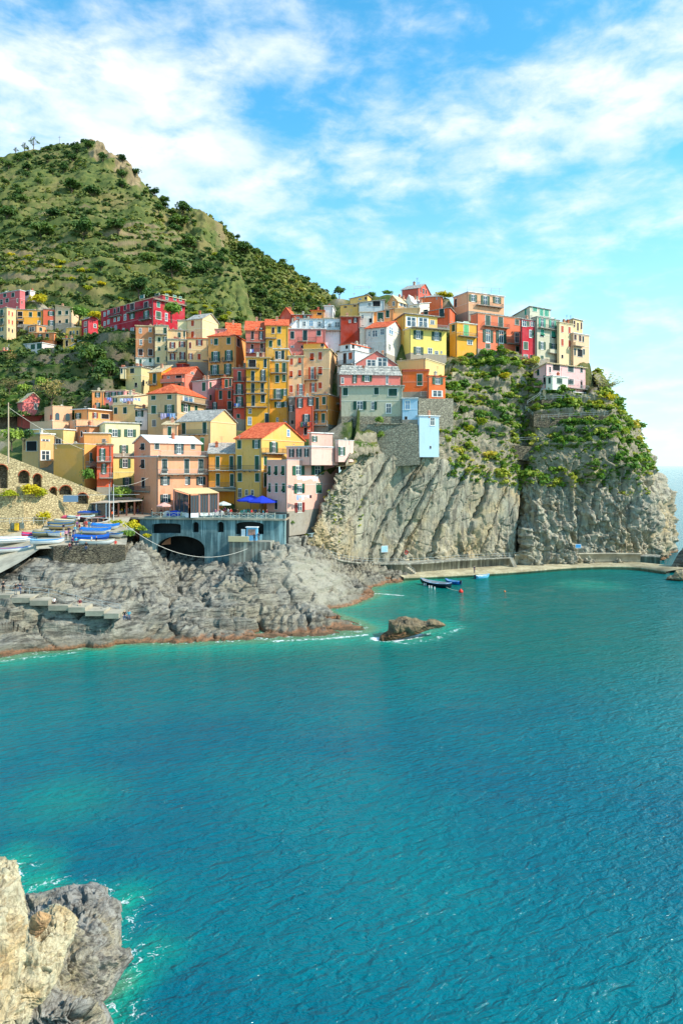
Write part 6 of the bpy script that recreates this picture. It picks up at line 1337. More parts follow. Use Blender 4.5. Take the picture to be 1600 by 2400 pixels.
def rail_along(name, A, label, hgt=1.05, step=2, mt=None, r=0.035):
    mb = MB()
    for i in range(0, len(A), step): mb.bar(A[i], A[i] + (0, 0, hgt), 0.06)
    for z_ in (hgt, hgt * .5):
        for a, b in zip(A[:-1], A[1:]): mb.bar(a + (0, 0, z_), b + (0, 0, z_), r * 1.4)
    o = mb.build(name, mt or PALE_IRON); tag(o, label, 'railing'); return o
rail_along('railing', QA[2:38] + (0, .15, 0), 'thin metal railing along the cliff walkway')
def flight(name, a, b, n, w, label, mt=CONC):
    """steps descending from a to b (points), width w to the back"""
    a = Vector(a); b = Vector(b); d = (b - a); h = Vector((d.x, d.y, 0)); hl = h.length; h.normalize(); sd = Vector((-h.y, h.x, 0))
    root = empty(name, tuple(b), math.atan2(h.y, h.x), label, 'stairs')
    for i in range(n):
        x0 = -hl + hl * i / n; z1 = -d.z * (1 - i / n); MB().box((x0, 0, -1.0), (x0 + hl / n - .004, w, z1)).build('step', mt, root)
    r = MB()
    r.bar((-hl, .05, -d.z + 1), (0, .05, 1.0), .05); r.bar((-hl, .05, -d.z + .5), (0, .05, .5), .04)
    for i in range(4): r.bar((-hl + hl * i / 3, .05, -d.z * (1 - i / 3)), (-hl + hl * i / 3, .05, -d.z * (1 - i / 3) + 1.0), .05)
    r.build('handrail', PALE_IRON, root); return root
flight('stairs', on_z(*ZC(995, 372), 2.8) + (0, -.9, 0), on_z(*ZC(1105, 462), .75) + (0, 1.5, 0), 8, 1.0, 'short flight of steps from the walkway to the moored boats')
flight('stairs', on_z(1190, 1306, 2.7) + (0, -1.0, 0), on_z(1205, 1331, .8) + (0, 1.2, 0), 8, 1.0, 'steps and handrail near the dark cleft')

# bathing steps over the rocks, lower left
def rock_steps():
    lv = [(-40, 120, 950), (130, 300, 975), (300, 468, 1000), (468, 650, 1045), (650, 805, 1062), (805, 975, 1095), (975, 1110, 1118)]
    root = empty('bathing_steps', tuple(P(150, 1410, 96)), 0, 'broad pale concrete bathing steps over the dark rocks', 'stairs')
    b0 = Vector(P(150, 1410, 96)); ends = []
    for i, (x0, x1, y) in enumerate(lv):
        px0, py = Z9(x0, y); px1, _ = Z9(x1, y); Yd = 96.5 - i * 0.25
        a = P(px0, py, Yd); c = P(px1, py, Yd)
        MB().box((a[0] - b0.x, Yd - .8 - b0.y, a[2] - 0.7 - b0.z), (c[0] - b0.x - .01, Yd + 2.2 - b0.y, a[2] - b0.z)).build('step', concrete('step_concrete', (178, 168, 146), (146, 138, 120)), root)
        ends.append((c[0], Yd, a[2]))
    return ends
rs_ = rock_steps()
A = np.array([P(-10, 1372, 98.8), P(70, 1378, 98.6), P(115, 1382, 98.3), P(180, 1398, 97.8), P(240, 1410, 97.4), P(282, 1418, 97)]); A[:, 2] -= 1.0
rail_along('railing', catmull(A, 16), 'pale rope railing beside the bathing steps', 1.1, 3)
# ------------------------------------------------------------------ people
def skin_mesh(name, joints, edges, root):
    me = bpy.data.meshes.new(name); me.from_pydata([j[0] for j in joints], edges, [])
    o = bpy.data.objects.new(name, me); COL.objects.link(o)
    md = o.modifiers.new('s', 'SKIN'); md.use_smooth_shade = True
    o.modifiers.new('d', 'SUBSURF').levels = 1
    for i, j in enumerate(joints):
        sv = me.skin_vertices[0].data[i]; sv.radius = (j[1], j[1] if len(j) < 3 else j[2]); sv.use_root = (i == root)
    dg = bpy.context.evaluated_depsgraph_get(); dg.update()
    m2 = bpy.data.meshes.new_from_object(o.evaluated_get(dg)); m2.name = name
    bpy.data.objects.remove(o); bpy.data.meshes.remove(me); return m2
def figure(pose):
    """joints: 0 pelvis, torso, neck, head, arms, legs; metres, facing -y"""
    if pose == 'stand': hip, kn, an, toe = .92, .49, .08, 0; L = [((-.10, 0, .88), .085), ((-.11, -.02, .49), .062), ((-.11, .02, .09), .045), ((-.12, -.13, .035), .04)]; R_ = [((.10, 0, .88), .085), ((.11, -.01, .49), .062), ((.11, .03, .09), .045), ((.12, -.12, .035), .04)]
    if pose == 'walk': hip = .92; L = [((-.10, 0, .88), .085), ((-.11, -.16, .50), .062), ((-.11, -.20, .10), .045), ((-.11, -.36, .05), .04)]; R_ = [((.10, 0, .88), .085), ((.11, .02, .49), .062), ((.11, .28, .14), .045), ((.11, .20, .04), .04)]
    if pose == 'sit': hip = .10; L = [((-.10, -.05, .10), .09), ((-.12, -.46, .12), .065), ((-.12, -.50, -.30), .045), ((-.12, -.62, -.36), .04)]; R_ = [((.10, -.05, .10), .09), ((.12, -.46, .12), .065), ((.12, -.48, -.30), .045), ((.12, -.60, -.36), .04)]
    z = hip
    J = [((0, 0, z), .13, .10), ((0, 0, z + .22), .125, .09), ((0, .01, z + .46), .15, .10), ((0, .0, z + .56), .055), ((0, -.01, z + .66), .085, .095), ((0, -.015, z + .76), .07, .08)]
    J += L + R_                                              # 6..9, 10..13
    fw = -.22 if pose != 'stand' else -.06
    J += [((-.19, .01, z + .48), .06), ((-.24, -.0, z + .24), .045), ((-.22, fw, z + .04 if pose != 'sit' else z + .12), .034), ((-.21, fw - .08, z - .04 if pose != 'sit' else z + .10), .03)]   # 14..17
    J += [((.19, .01, z + .48), .06), ((.24, -.0, z + .24), .045), ((.22, fw * .5, z + .04 if pose != 'sit' else z + .12), .034), ((.21, fw * .5 - .08, z - .04 if pose != 'sit' else z + .10), .03)]     # 18..21
    E = [(0, 1), (1, 2), (2, 3), (3, 4), (4, 5), (0, 6), (6, 7), (7, 8), (8, 9), (0, 10), (10, 11), (11, 12), (12, 13), (2, 14), (14, 15), (15, 16), (16, 17), (2, 18), (18, 19), (19, 20), (20, 21)]
    me = skin_mesh('body_' + pose, J, E, 0)
    P0 = np.array([j[0] for j in J]); zone = np.array([0, 1, 1, 2, 2, 3, 0, 0, 0, 4, 0, 0, 0, 4, 1, 1, 2, 2, 1, 1, 2, 2])
    idx = []
    for p in me.polygons:
        c = np.array(p.center); k = int(np.argmin(np.linalg.norm(P0 - c, axis=1))); q = zone[k]
        if k == 4 and (c[2] > z + .68 and c[1] > -.05): q = 3
        idx.append(q)
    for _ in range(5): me.materials.append(None)
    me.polygons.foreach_set('material_index', idx); me.update(); return me
BODY = {k: figure(k) for k in ('stand', 'walk', 'sit')}
SKIN = [plain((214, 164, 134), .6, 'skin_light'), plain((178, 126, 98), .6, 'skin_tan')]
HAIR = [plain((46, 34, 28), .7, 'hair_dark'), plain((96, 66, 40), .7, 'hair_brown'), plain((168, 134, 84), .7, 'hair_fair')]
CLOTH = {'red': (204, 44, 40), 'orange': (226, 96, 40), 'blue': (40, 110, 190), 'navy': (30, 40, 70), 'black': (28, 28, 30), 'white': (228, 226, 220), 'grey': (120, 122, 124), 'teal': (60, 160, 180), 'maroon': (110, 30, 44), 'pink': (220, 140, 160), 'khaki': (150, 136, 100), 'green': (70, 110, 70), 'denim': (60, 84, 120), 'beige': (200, 180, 150), 'purple': (120, 70, 130), 'yellow': (226, 190, 60)}
prn = random.Random(5)
def person(loc, rz, pose, top, legs, label):
    o = obj('person', BODY[pose], None, tuple(loc), rz); tag(o, label, 'person', 'people about the harbour')
    s_ = prn.uniform(.95, 1.05); o.scale = (s_, s_, s_)
    ms = [plain(CLOTH[legs], .85, vary=.2), plain(CLOTH[top], .85, vary=.2), prn.choice(SKIN), prn.choice(HAIR), plain((40, 36, 34), .7)]
    for sl, m_ in zip(o.material_slots, ms): sl.link = 'OBJECT'; sl.material = m_
    return o
def ground_hit(px, py, name_ok=('boat_landing', 'slipway', 'harbour_square', 'quay_path', 'quay_ledge', 'shore_rock', 'slab', 'step', 'terrace')):
    """first walkable surface along the sight line"""
    dg = DG0; org = Vector((0, 0, CH)); d = pixdir(px, py); start = org.copy()
    for _ in range(12):
        ok, loc, nrm, i, ob, mtx = SC.ray_cast(dg, start, d)
        if not ok: return None
        if ob.name.split('.')[0] in name_ok and nrm.z > 0.35: return loc
        start = loc + d * 0.05
    return None
def at_ground(px, py, fallback_Y):
    h = ground_hit(px, py); return h if h is not None else Vector(P(px, py, fallback_Y))
bpy.context.view_layer.update(); DG0 = bpy.context.evaluated_depsgraph_get()
PEOPLE = [  # view-10 pixels: origin (120,1160), scale 7.84
 (275, 825, 'stand', 'pink', 'black', 'person in pink top standing beside the white dinghy'), (350, 830, 'stand', 'black', 'black', 'person dressed in black standing among the boats'),
 (408, 790, 'stand', 'navy', 'denim', 'person in navy jacket beside the one in black'), (440, 740, 'stand', 'teal', 'denim', 'person in teal shirt by the end of the blue tarpaulin'),
 (522, 690, 'stand', 'red', 'khaki', 'person in bright red jacket behind the blue covered boat'), (612, 640, 'stand', 'maroon', 'black', 'person in dark red standing at the stern of a boat'),
 (285, 975, 'stand', 'orange', 'denim', 'person in orange top at the edge of the landing'), (345, 968, 'sit', 'maroon', 'navy', 'person in maroon crouched next to the orange top'),
 (395, 965, 'stand', 'purple', 'black', 'person in purple looking over the landing edge'), (462, 960, 'stand', 'teal', 'navy', 'person in light teal looking over the landing edge'),
 (745, 938, 'stand', 'white', 'beige', 'person in white leaning on the white hull'), (835, 940, 'stand', 'navy', 'navy', 'person in navy standing by the white hull'),
 (645, 955, 'sit', 'black', 'denim', 'person sitting on the landing edge below the white boat'), (1185, 920, 'sit', 'red', 'khaki', 'person in red sitting at the right end of the landing'),
 (505, 545, 'stand', 'white', 'navy', 'person in white shirt near the red boat'), (1130, 440, 'stand', 'orange', 'black', 'person in orange by the flagpoles'),
 (985, 395, 'stand', 'black', 'black', 'person in black next to the canopy')]
for x, y, pose, a, b, lab in PEOPLE:
    q = at_ground(120 + x / 7.84, 1160 + y / 7.84, 116); person(q - Vector((0, 0, 0.02 if pose != 'sit' else -.0)), prn.uniform(-1, 1), pose, a, b, lab)
P11 = lambda x, y: (350 + x / 5.058, 1130 + y / 5.058)
for x, y, pose, a, b, lab in [(140, 395, 'stand', 'maroon', 'black', 'person in dark red at the left end of the crossed railing'), (530, 388, 'walk', 'black', 'black', 'person in black walking behind the railing left of a white top'), (560, 392, 'stand', 'white', 'grey', 'person in white top at the railing'),
     (590, 388, 'stand', 'navy', 'denim', 'person in navy at the middle of the railing'), (620, 390, 'walk', 'grey', 'black', 'person in grey walking along the square'), (785, 388, 'stand', 'pink', 'white', 'person in pink and white by the railing'),
     (838, 385, 'walk', 'navy', 'navy', 'person in dark blue walking right of the pink one'), (935, 312, 'stand', 'white', 'denim', 'person in white standing by the parasols'), (968, 310, 'stand', 'red', 'navy', 'person in red beside the one in white near the parasols'),
     (880, 270, 'stand', 'maroon', 'black', 'person in dark red near the dark awning'), (1045, 300, 'stand', 'black', 'black', 'person in black before the dark restaurant front'), (1240, 310, 'sit', 'beige', 'black', 'person in beige seated under the blue parasol'), (1300, 312, 'sit', 'grey', 'black', 'person in grey seated under the blue parasol'), (1380, 312, 'sit', 'navy', 'black', 'person in navy seated near the railing end')]:
    px, py = P11(x, y); Yd = 131 - (px - 350) / 310 * 3.4 + (.85 if y > 350 else 2.6); q = P(px, py, Yd); q[2] = zq + max(0, Yd - 131) * .055 + (.45 if pose == 'sit' else 0.03)
    person(q, prn.uniform(-.8, .8), pose, a, b, lab)
CR = ['black', 'navy', 'white', 'grey', 'red', 'denim', 'beige', 'teal', 'maroon', 'green', 'pink', 'yellow', 'khaki', 'purple']
k_ = 0
for zone, n, fn in (('behind the left part of the crossed railing', 6, lambda t: (345 + 130 * t, 1.0 + 1.6 * ((k_ * 7) % 5) / 5)), ('in front of the veranda', 5, lambda t: (430 + 60 * t, 1.4)), ('before the dark restaurant awning', 5, lambda t: (500 + 55 * t, 4.0 + (k_ % 3))), ('under the blue parasols', 7, lambda t: (568 + 62 * t, 1.6 + (k_ % 3)))):
    for i in range(n):
        px, dy = fn((i + .5) / n); Yd = 131 - (px - 350) / 310 * 3.4 + dy; q = P(px, 1200, Yd); q[2] = zq + max(0, Yd - 131) * .055 + .03
        a, b = CR[k_ % 14], CR[(k_ * 5 + 3) % 14]; k_ += 1
        person(q, prn.uniform(-2, 2), 'walk' if k_ % 3 == 0 else 'stand', a, b, 'visitor in %s top and %s trousers %s' % (a, b, zone))
for i in range(9):
    t = (i + .5) / 9; q = np.array(P(*Z6(1165 + 300 * t, 1330), 134.5 + 2.2 * t)); q[2] = zq + .25 + .2 * t; a, b = CR[(i * 3 + 2) % 14], CR[(i * 5 + 1) % 14]
    person(q + np.array((0, 0, .45)) if i % 2 else q, prn.uniform(-2, 2), 'sit' if i % 2 else 'stand', a, b, 'guest in %s and %s under the long grey canopy' % (a, b))
for i, (x, y) in enumerate([(230, 700), (420, 880), (560, 830), (480, 640), (650, 590), (700, 640), (180, 860), (330, 760)]):
    q = at_ground(120 + x / 7.84, 1160 + y / 7.84, 116); a, b = CR[(i * 4 + 1) % 14], CR[(i * 3 + 6) % 14]
    person(q, prn.uniform(-2, 2), 'stand', a, b, 'visitor in %s with %s trousers between the beached boats' % (a, b))
for x, y, a, b, lab in [(1160, 355, 'black', 'black', 'person in black on the kiosk platform'), (1198, 352, 'navy', 'grey', 'person in navy beside the person in black on the kiosk platform')]:
    px, py = ZB(x, y); q = on_z(px, py, zp); q[1] = max(q[1], 124.9); person(q, 3.0, 'stand', a, b, lab)
for x, y, pose, a, b, lab, Yd in [(32, 940, 'stand', 'black', 'black', 'person in black at the top of the bathing steps by the left edge', 97), (148, 955, 'stand', 'black', 'grey', 'person in black and grey on the bathing steps', 97), (185, 950, 'stand', 'navy', 'denim', 'person in navy beside the one in black and grey on the steps', 97), (500, 1035, 'sit', 'white', 'black', 'person sunbathing on the middle bathing step', 96),
     (735, 1052, 'sit', 'maroon', 'beige', 'person sitting low on the bathing steps', 95.6)]:
    px, py = Z9(x, y); q = at_ground(px, py, Yd); person((q[0], q[1], q[2] + (.05 if pose == 'sit' else 0)), .4, pose, a, b, lab)
for x, y, a, b, lab in [(1148, 1170, 'black', 'denim', 'person in black seated on the rock end of the steps'), (1188, 1168, 'teal', 'denim', 'person in light blue seated on the rock beside the one in black')]:
    px, py = Z9(x, y); q = at_ground(px, py, 95.2); person((q[0], q[1] - .1, q[2] + .25), .3, 'sit', a, b, lab)
q = on_z(795, 1440, 1.0); hh = ground_hit(790, 1436); q = hh if hh is not None else Vector(q); person((q[0], q[1], q[2] + .02), 1.0, 'sit', 'blue', 'navy', 'person in bright blue crouching on the low rocks by the cove')
q = on_z(1113, 1345, .75); person((q[0], q[1] + 1.0, .73), .5, 'stand', 'navy', 'navy', 'person in navy standing on the ledge behind the small boats')

# ------------------------------------------------------------------ boats
def boat(loc, yaw, L, W_, hull, inner, label, cover=None, trimc=(40, 120, 190), motor=False, tilt=0.0, roll=0.0, lower=None, name='boat', group='boats of the harbour', pitch=0.0):
    """double-skinned open boat; bow at +x"""
    n = 13; D = W_ * 0.42
    root = empty(name, tuple(loc), yaw, label, 'boat', group); root.rotation_euler = (roll, pitch, yaw)
    def sect(t, ins=0.0):
        w = W_ / 2 * (1 - abs(max(0, (t - .35) / .65)) ** 2.2) * (0.74 + 0.26 * min(1, t / .3)) - ins
        w = max(w, 0.02); sheer = D + 0.22 * D * (2 * t - .9) ** 2 + (.12 * D if t > .9 else 0)
        keel = 0.0 + D * 0.75 * max(0, (t - .75) / .25) ** 2 + ins
        return [(-w, sheer), (-w * .96, sheer * .62 + keel * .38), (-w * .66, keel + D * .16), (0, keel), (w * .66, keel + D * .16), (w * .96, sheer * .62 + keel * .38), (w, sheer)]
    ts = np.linspace(0, 1, n)
    def skin(ins, flip):
        V = []; Fc = []
        for t in ts:
            for y, z in sect(t, ins): V.append(((t - .5) * (L - 2 * ins), y, z))
        for i in range(n - 1):
            for k in range(6):
                f = (i * 7 + k, i * 7 + k + 1, (i + 1) * 7 + k + 1, (i + 1) * 7 + k); Fc.append(f if not flip else f[::-1])
        Fc.append(tuple(range(7)) if not flip else tuple(reversed(range(7)))); return V, Fc
    Vo, Fo = skin(0, False); Vi, Fi = skin(0.06, True); k = len(Vo)
    hb = MB(); hb.add(Vo, Fo)
    me = hb.mesh('hull', plain(hull, .35, vary=.12), True); obj('hull', me, root)
    ib = MB(); ib.add(Vi, Fi); ib.build('lining', plain(inner, .6, vary=.2), root, True)
    gb = MB()
    for sgn in (0, 6):
        gb.tube([Vo[i * 7 + sgn] for i in range(n)], 0.05, 5)
    gb.tube([Vo[0], Vo[6]], .05, 5); gb.build('gunwale', plain(trimc, .5), root)
    if lower:
        pass
    if cover is None:
        for t in (.22, .48, .72):
            s_ = sect(t, .06); MB().box(((t - .5) * L - .12, s_[1][0], s_[1][1] + .06), ((t - .5) * L + .12, s_[5][0], s_[1][1] + .11)).build('seat', WOOD if sum(inner) < 600 else plain(trimc, .6), root)
    else:
        V = []; Fc = []; m = 9
        for i, t in enumerate(ts):
            s_ = sect(t); w = s_[6][0] + .05; zt = s_[6][1]
            for j in range(m):
                u = -1 + 2 * j / (m - 1); z = zt + .05 + .32 * D * (1 - abs(u) ** 1.5) * (1 - .5 * t) + .06 * math.sin(i * 2.1 + j * 1.7)
                if abs(u) == 1: z = zt - .30 * D
                elif abs(u) > .7: z = zt + .03
                V.append(((t - .5) * (L + .1), u * w * (1.04 if abs(u) < 1 else 1.06), z))
        for i in range(n - 1):
            for j in range(m - 1): Fc.append((i * m + j, i * m + j + 1, (i + 1) * m + j + 1, (i + 1) * m + j))
        Fc.append(tuple(range(m)))
        cb = MB(); cb.add(V, Fc); cb.build('tarpaulin', plain(cover, .7, vary=.3), root, True)
    if motor:
        mb = MB(); mb.box((-L / 2 - .35, -.15, D * .7), (-L / 2 - .05, .15, D * 1.5)); mb.box((-L / 2 - .25, -.06, -.1), (-L / 2 - .12, .06, D * .7)); mb.build('outboard_motor', plain((40, 42, 46), .4), root)
    return root
P10 = lambda x, y: (120 + x / 7.84, 1160 + y / 7.84)
BLUE, WHITE = (24, 104, 196), (232, 230, 222)
def land_boat(x, y, yaw, L, W_, *a, **k):
    px, py = P10(x, y); q = at_ground(px, py, 118)
    return boat((q[0], q[1], q[2] + .06), yaw, L, W_, *a, **k)
land_boat(850, 925, 0.04, 5.6, 1.7, WHITE, (222, 214, 196), 'white boat lying along the edge of the landing', trimc=(210, 190, 160))
land_boat(740, 860, 0.02, 5.9, 1.9, (30, 70, 150), WHITE, 'boat under a dark blue tarpaulin behind the white boat', cover=(20, 84, 178))
land_boat(830, 720, -0.12, 5.4, 1.8, WHITE, WHITE, 'boat under a bright blue tarpaulin, middle of the three covered ones', cover=(28, 116, 204))
land_boat(1010, 640, -0.18, 5.2, 1.8, WHITE, WHITE, 'boat under a blue tarpaulin farthest back by the shrubs', cover=(32, 122, 210))
land_boat(1190, 790, -0.5, 3.4, 1.5, (214, 206, 190), (90, 92, 96), 'small boat with outboard motor at the right end of the landing', motor=True)
land_boat(870, 520, 0.35, 4.2, 1.5, WHITE, (60, 50, 46), 'white dinghy tipped on its side below the square', roll=0.6, trimc=(220, 220, 214))
land_boat(740, 490, 0.1, 5.2, 1.7, (30, 34, 40), (60, 40, 36), 'dark boat with red waterline near the canopy', trimc=(150, 30, 36))
land_boat(560, 470, 0.05, 5.0, 1.6, (34, 92, 62), (190, 180, 150), 'green boat beside the dark boat', cover=(190, 196, 176))
land_boat(700, 380, -0.05, 5.4, 1.6, (200, 190, 160), (60, 90, 150), 'cream boat with blue cover right under the canopy edge', cover=(28, 70, 170))
land_boat(330, 465, -0.15, 4.6, 1.5, (190, 40, 62), (220, 120, 140), 'crimson boat with pink cover', cover=(222, 96, 128), trimc=(150, 24, 44))
land_boat(300, 530, -0.06, 4.6, 1.5, (196, 184, 150), (160, 150, 120), 'beige boat behind the grey green covers', cover=(206, 196, 160))
land_boat(200, 590, -0.05, 4.8, 1.6, (70, 76, 66), (90, 90, 80), 'boat under a grey green tarpaulin', cover=(96, 106, 92))
land_boat(210, 640, -0.05, 4.6, 1.5, (196, 170, 120), (120, 100, 70), 'boat under an olive tarpaulin in front of the grey green one', cover=(150, 136, 96))
land_boat(95, 770, -0.45, 4.2, 1.8, (226, 228, 226), (190, 210, 226), 'open white dinghy with blue gunwale pointing at the visitors', trimc=(40, 120, 196))
land_boat(-120, 770, 0.1, 3.6, 1.7, (120, 120, 96), (100, 100, 80), 'dinghy under a mottled olive cover', cover=(128, 128, 92))
land_boat(-330, 800, 0.3, 3.4, 1.8, (160, 30, 60), (200, 60, 90), 'boat under a raspberry pink tarpaulin', cover=(206, 48, 92))
land_boat(-60, 910, 0.22, 5.2, 1.7, (224, 228, 230), (150, 190, 220), 'white boat with light blue trim at the head of the slipway', trimc=(60, 150, 206))
land_boat(-640, 890, 0.42, 8.2, 2.0, (236, 236, 234), (230, 230, 228), 'long white hull upside down at the left edge', cover=(236, 234, 230))
land_boat(-760, 1060, 0.36, 6.4, 1.6, (226, 226, 222), (196, 110, 70), 'blue and orange boat below the long white hull', trimc=(40, 120, 190))
ZM = lambda x, y: (950 + x / 5.2267, 1310 + y / 5.2267)
q = on_z(*ZM(370, 330), 0.0); boat((q[0] - .3, q[1], -.30), 2.35, 7.4, 2.6, (24, 30, 46), (220, 206, 200), 'large moored boat with dark hull and white inside', trimc=(150, 190, 226))
q = on_z(*ZM(575, 300), 0.0); boat((q[0], q[1], -.22), 2.3, 4.0, 1.8, (30, 96, 180), (190, 214, 232), 'blue moored rowing boat next to the large boat', trimc=(60, 130, 200), motor=True)
q = on_z(*ZM(940, 235), 0.0); boat((q[0], q[1], -.22), 0.55, 4.0, 1.8, (110, 190, 226), (226, 232, 234), 'light blue moored boat apart on the right', trimc=(90, 180, 220), motor=True)
q = on_z(*ZM(676, 408), 0.0)
bu = MB().lathe([(0.02, -.3), (.32, -.2), (.46, .1), (.36, .42), (.1, .55), (.1, .7), (.02, .7)], 12).build('buoy', plain((226, 44, 28), .5, 'buoy_red'), loc=tuple(q), smooth=True); tag(bu, 'red mooring buoy in front of the large boat', 'buoy')
q1 = on_z(*ZM(500, 345), .8); rp = MB().tube([q1 + (q + (0, 0, .4) - q1) * t + np.array((0, 0, -.5 * t * (1 - t) * 2)) for t in np.linspace(0, 1, 8)], .035, 5).build('mooring_rope', plain((206, 200, 186), .8)); tag(rp, 'pale rope from the large boat to the red buoy', 'rope')
q = on_z(*ZM(1212, 403), 0.0); bu = MB().lathe([(.02, -.15), (.2, -.05), (.22, .1), (.1, .25), (.02, .28)], 8).build('buoy', plain((230, 120, 60), .5), loc=tuple(q), smooth=True); tag(bu, 'tiny orange buoy alone in the green water', 'buoy')
for i, (x, y) in enumerate([(225, 307), (247, 310), (286, 338), (314, 342), (352, 355)]):
    q = on_z(*ZM(x, y), .25); o = MB().tube([(0, 0, -.25), (0, 0, .25)], .13, 8).build('fender', plain((232, 232, 228), .5), loc=tuple(q + np.array((0, -.15, 0)))); tag(o, 'white fender hanging on the dark boat hull', 'fender', 'fenders of the large boat')

# ------------------------------------------------------------------ restaurants, parasols, poles
def canopy(name, label, pts, z_front, z_back, posts, mt, edge=.14, cat='canopy', frame=None):
    """flat sloping roof over corner points (x,y): front-left, front-right, back-right, back-left"""
    zs = [z_front, z_front, z_back, z_back]; base = min(p[2] for p in posts)
    c0 = Vector((pts[0][0], pts[0][1], base))
    root = empty(name, tuple(c0), 0, label, cat)
    V = [(p[0] - c0.x, p[1] - c0.y, z - c0.z) for p, z in zip(pts, zs)]; V2 = [(a, b, c + edge) for a, b, c in V]
    mb = MB(); mb.add(V + V2, [(3, 2, 1, 0), (4, 5, 6, 7), (0, 1, 5, 4), (1, 2, 6, 5), (2, 3, 7, 6), (3, 0, 4, 7)]); mb.build('roof', mt, root)
    for x, y, zb0, zt0 in posts: MB().box((x - c0.x - .09, y - c0.y - .09, zb0 - c0.z), (x - c0.x + .09, y - c0.y + .09, zt0 - c0.z)).build('post', frame or WOOD, root)
    return root
Z8 = lambda x, y: (480 + x / 4.12632, 950 + y / 4.12632)
zs = zq + .1
a = P(*Z7(540, 1400), 131.5) if False else None
Z7 = lambda x, y: (300 + x / 5.22667, 880 + y / 5.22667)
f0 = P(*Z7(745, 1455), 128.8); f1 = P(*Z7(1115, 1440), 131.0); b1 = P(*Z7(975, 1380), 136.5); b0 = P(*Z7(545, 1392), 133.0)
cr = empty('veranda', (f0[0], f0[1], zs), 0, 'glazed veranda with sand coloured sloping awning at the pink house', 'veranda')
mb = MB(); V = [tuple(np.array(p) - np.array((f0[0], f0[1], zs))) for p in (f0, f1, b1, b0)]; mb.add(V + [(x, y, z + .12) for x, y, z in V], [(3, 2, 1, 0), (4, 5, 6, 7), (0, 1, 5, 4), (1, 2, 6, 5), (2, 3, 7, 6), (3, 0, 4, 7)]); mb.build('awning', plain((226, 196, 142), .85, 'sand_awning'), cr)
def glazed(p, q, n):
    p = Vector(p); q = Vector(q); hgt = min(p.z, q.z) - .05
    for i in range(n + 1):
        t = p + (q - p) * (i / n); MB().box((t.x - .14, t.y - .1, 0), (t.x + .14, t.y + .12, t.z - .02)).build('post', plain((226, 160, 140), .85), cr)
    for i in range(n):
        t0 = p + (q - p) * ((i + .08) / n); t1 = p + (q - p) * ((i + .92) / n)
        mb = MB(); mb.add([(t0.x, t0.y + .02, .9), (t1.x, t1.y + .02, .9), (t1.x, t1.y + .02, t1.z - .25), (t0.x, t0.y + .02, t0.z - .25)], [(0, 1, 2, 3)]); mb.build('pane', GLASS, cr)
        mb = MB(); mb.bar((t0.x, t0.y, .45), (t1.x, t1.y, .45), .12, .85); mb.build('panel', WH, cr)
        mb = MB()
        for k in range(4): t = t0 + (t1 - t0) * (k / 3); mb.bar((t.x, t.y - .03, .9), (t.x, t.y - .03, t.z - .25), .07)
        mb.build('mullion', plain((150, 96, 56), .6), cr)
glazed((0.15, .3, V[0][2]), (V[1][0] - .2, V[1][1] + .3, V[1][2]), 3); glazed((V[3][0] + .3, V[3][1], V[3][2] - .1), (0.15, .3, V[0][2]), 1)
cg = empty('canopy', tuple(P(*Z6(860, 1340), 137)), 0, 'long grey canopy of the restaurant behind the flagpoles', 'canopy')
c0 = np.array(cg.location)
f0 = P(*Z6(1150, 1252), 131.5); f1 = P(*Z6(1500, 1225), 134); bb1 = P(*Z6(1420, 1195), 142); bb0 = P(*Z6(1090, 1205), 141); l0 = P(*Z6(812, 1262), 138); l1 = P(*Z6(940, 1215), 143)
mb = MB(); q = [tuple(np.array(p) - c0) for p in (f0, f1, bb1, bb0, l0, l1)]; mb.add(q + [(x, y, z + .15) for x, y, z in q], [(0, 1, 2, 3), (0, 3, 5, 4), (6, 7, 8, 9), (6, 9, 11, 10), (0, 1, 7, 6), (4, 0, 6, 10), (1, 2, 8, 7)]); mb.build('roof', plain((196, 178, 158), .8, 'taupe_canvas'), cg)
for t in np.linspace(.02, .98, 5):
    p = np.array(f0) + (np.array(f1) - np.array(f0)) * t; MB().box((p[0] - c0[0] - .12, p[1] - c0[1] + .1, zs - c0[2]), (p[0] - c0[0] + .12, p[1] - c0[1] + .34, p[2] - c0[2])).build('post', plain((110, 66, 48), .7), cg)
for t in np.linspace(.0, .9, 4):
    p = np.array(l0) + (np.array(f0) - np.array(l0)) * t; MB().box((p[0] - c0[0] - .08, p[1] - c0[1] + .1, zs - c0[2] - .5), (p[0] - c0[0] + .08, p[1] - c0[1] + .26, p[2] - c0[2])).build('post', WH, cg)
p = (np.array(l0) + np.array(f0)) / 2
mb = MB(); A0 = np.array(l0) - c0; A1 = np.array(f0) - c0; mb.add([(A0[0], A0[1] + .3, zs - c0[2]), (A1[0], A1[1] + .3, zs - c0[2]), (A1[0], A1[1] + .3, A1[2] - .2), (A0[0], A0[1] + .3, A0[2] - .2)], [(0, 1, 2, 3)]); mb.build('pane', GLASS, cg)
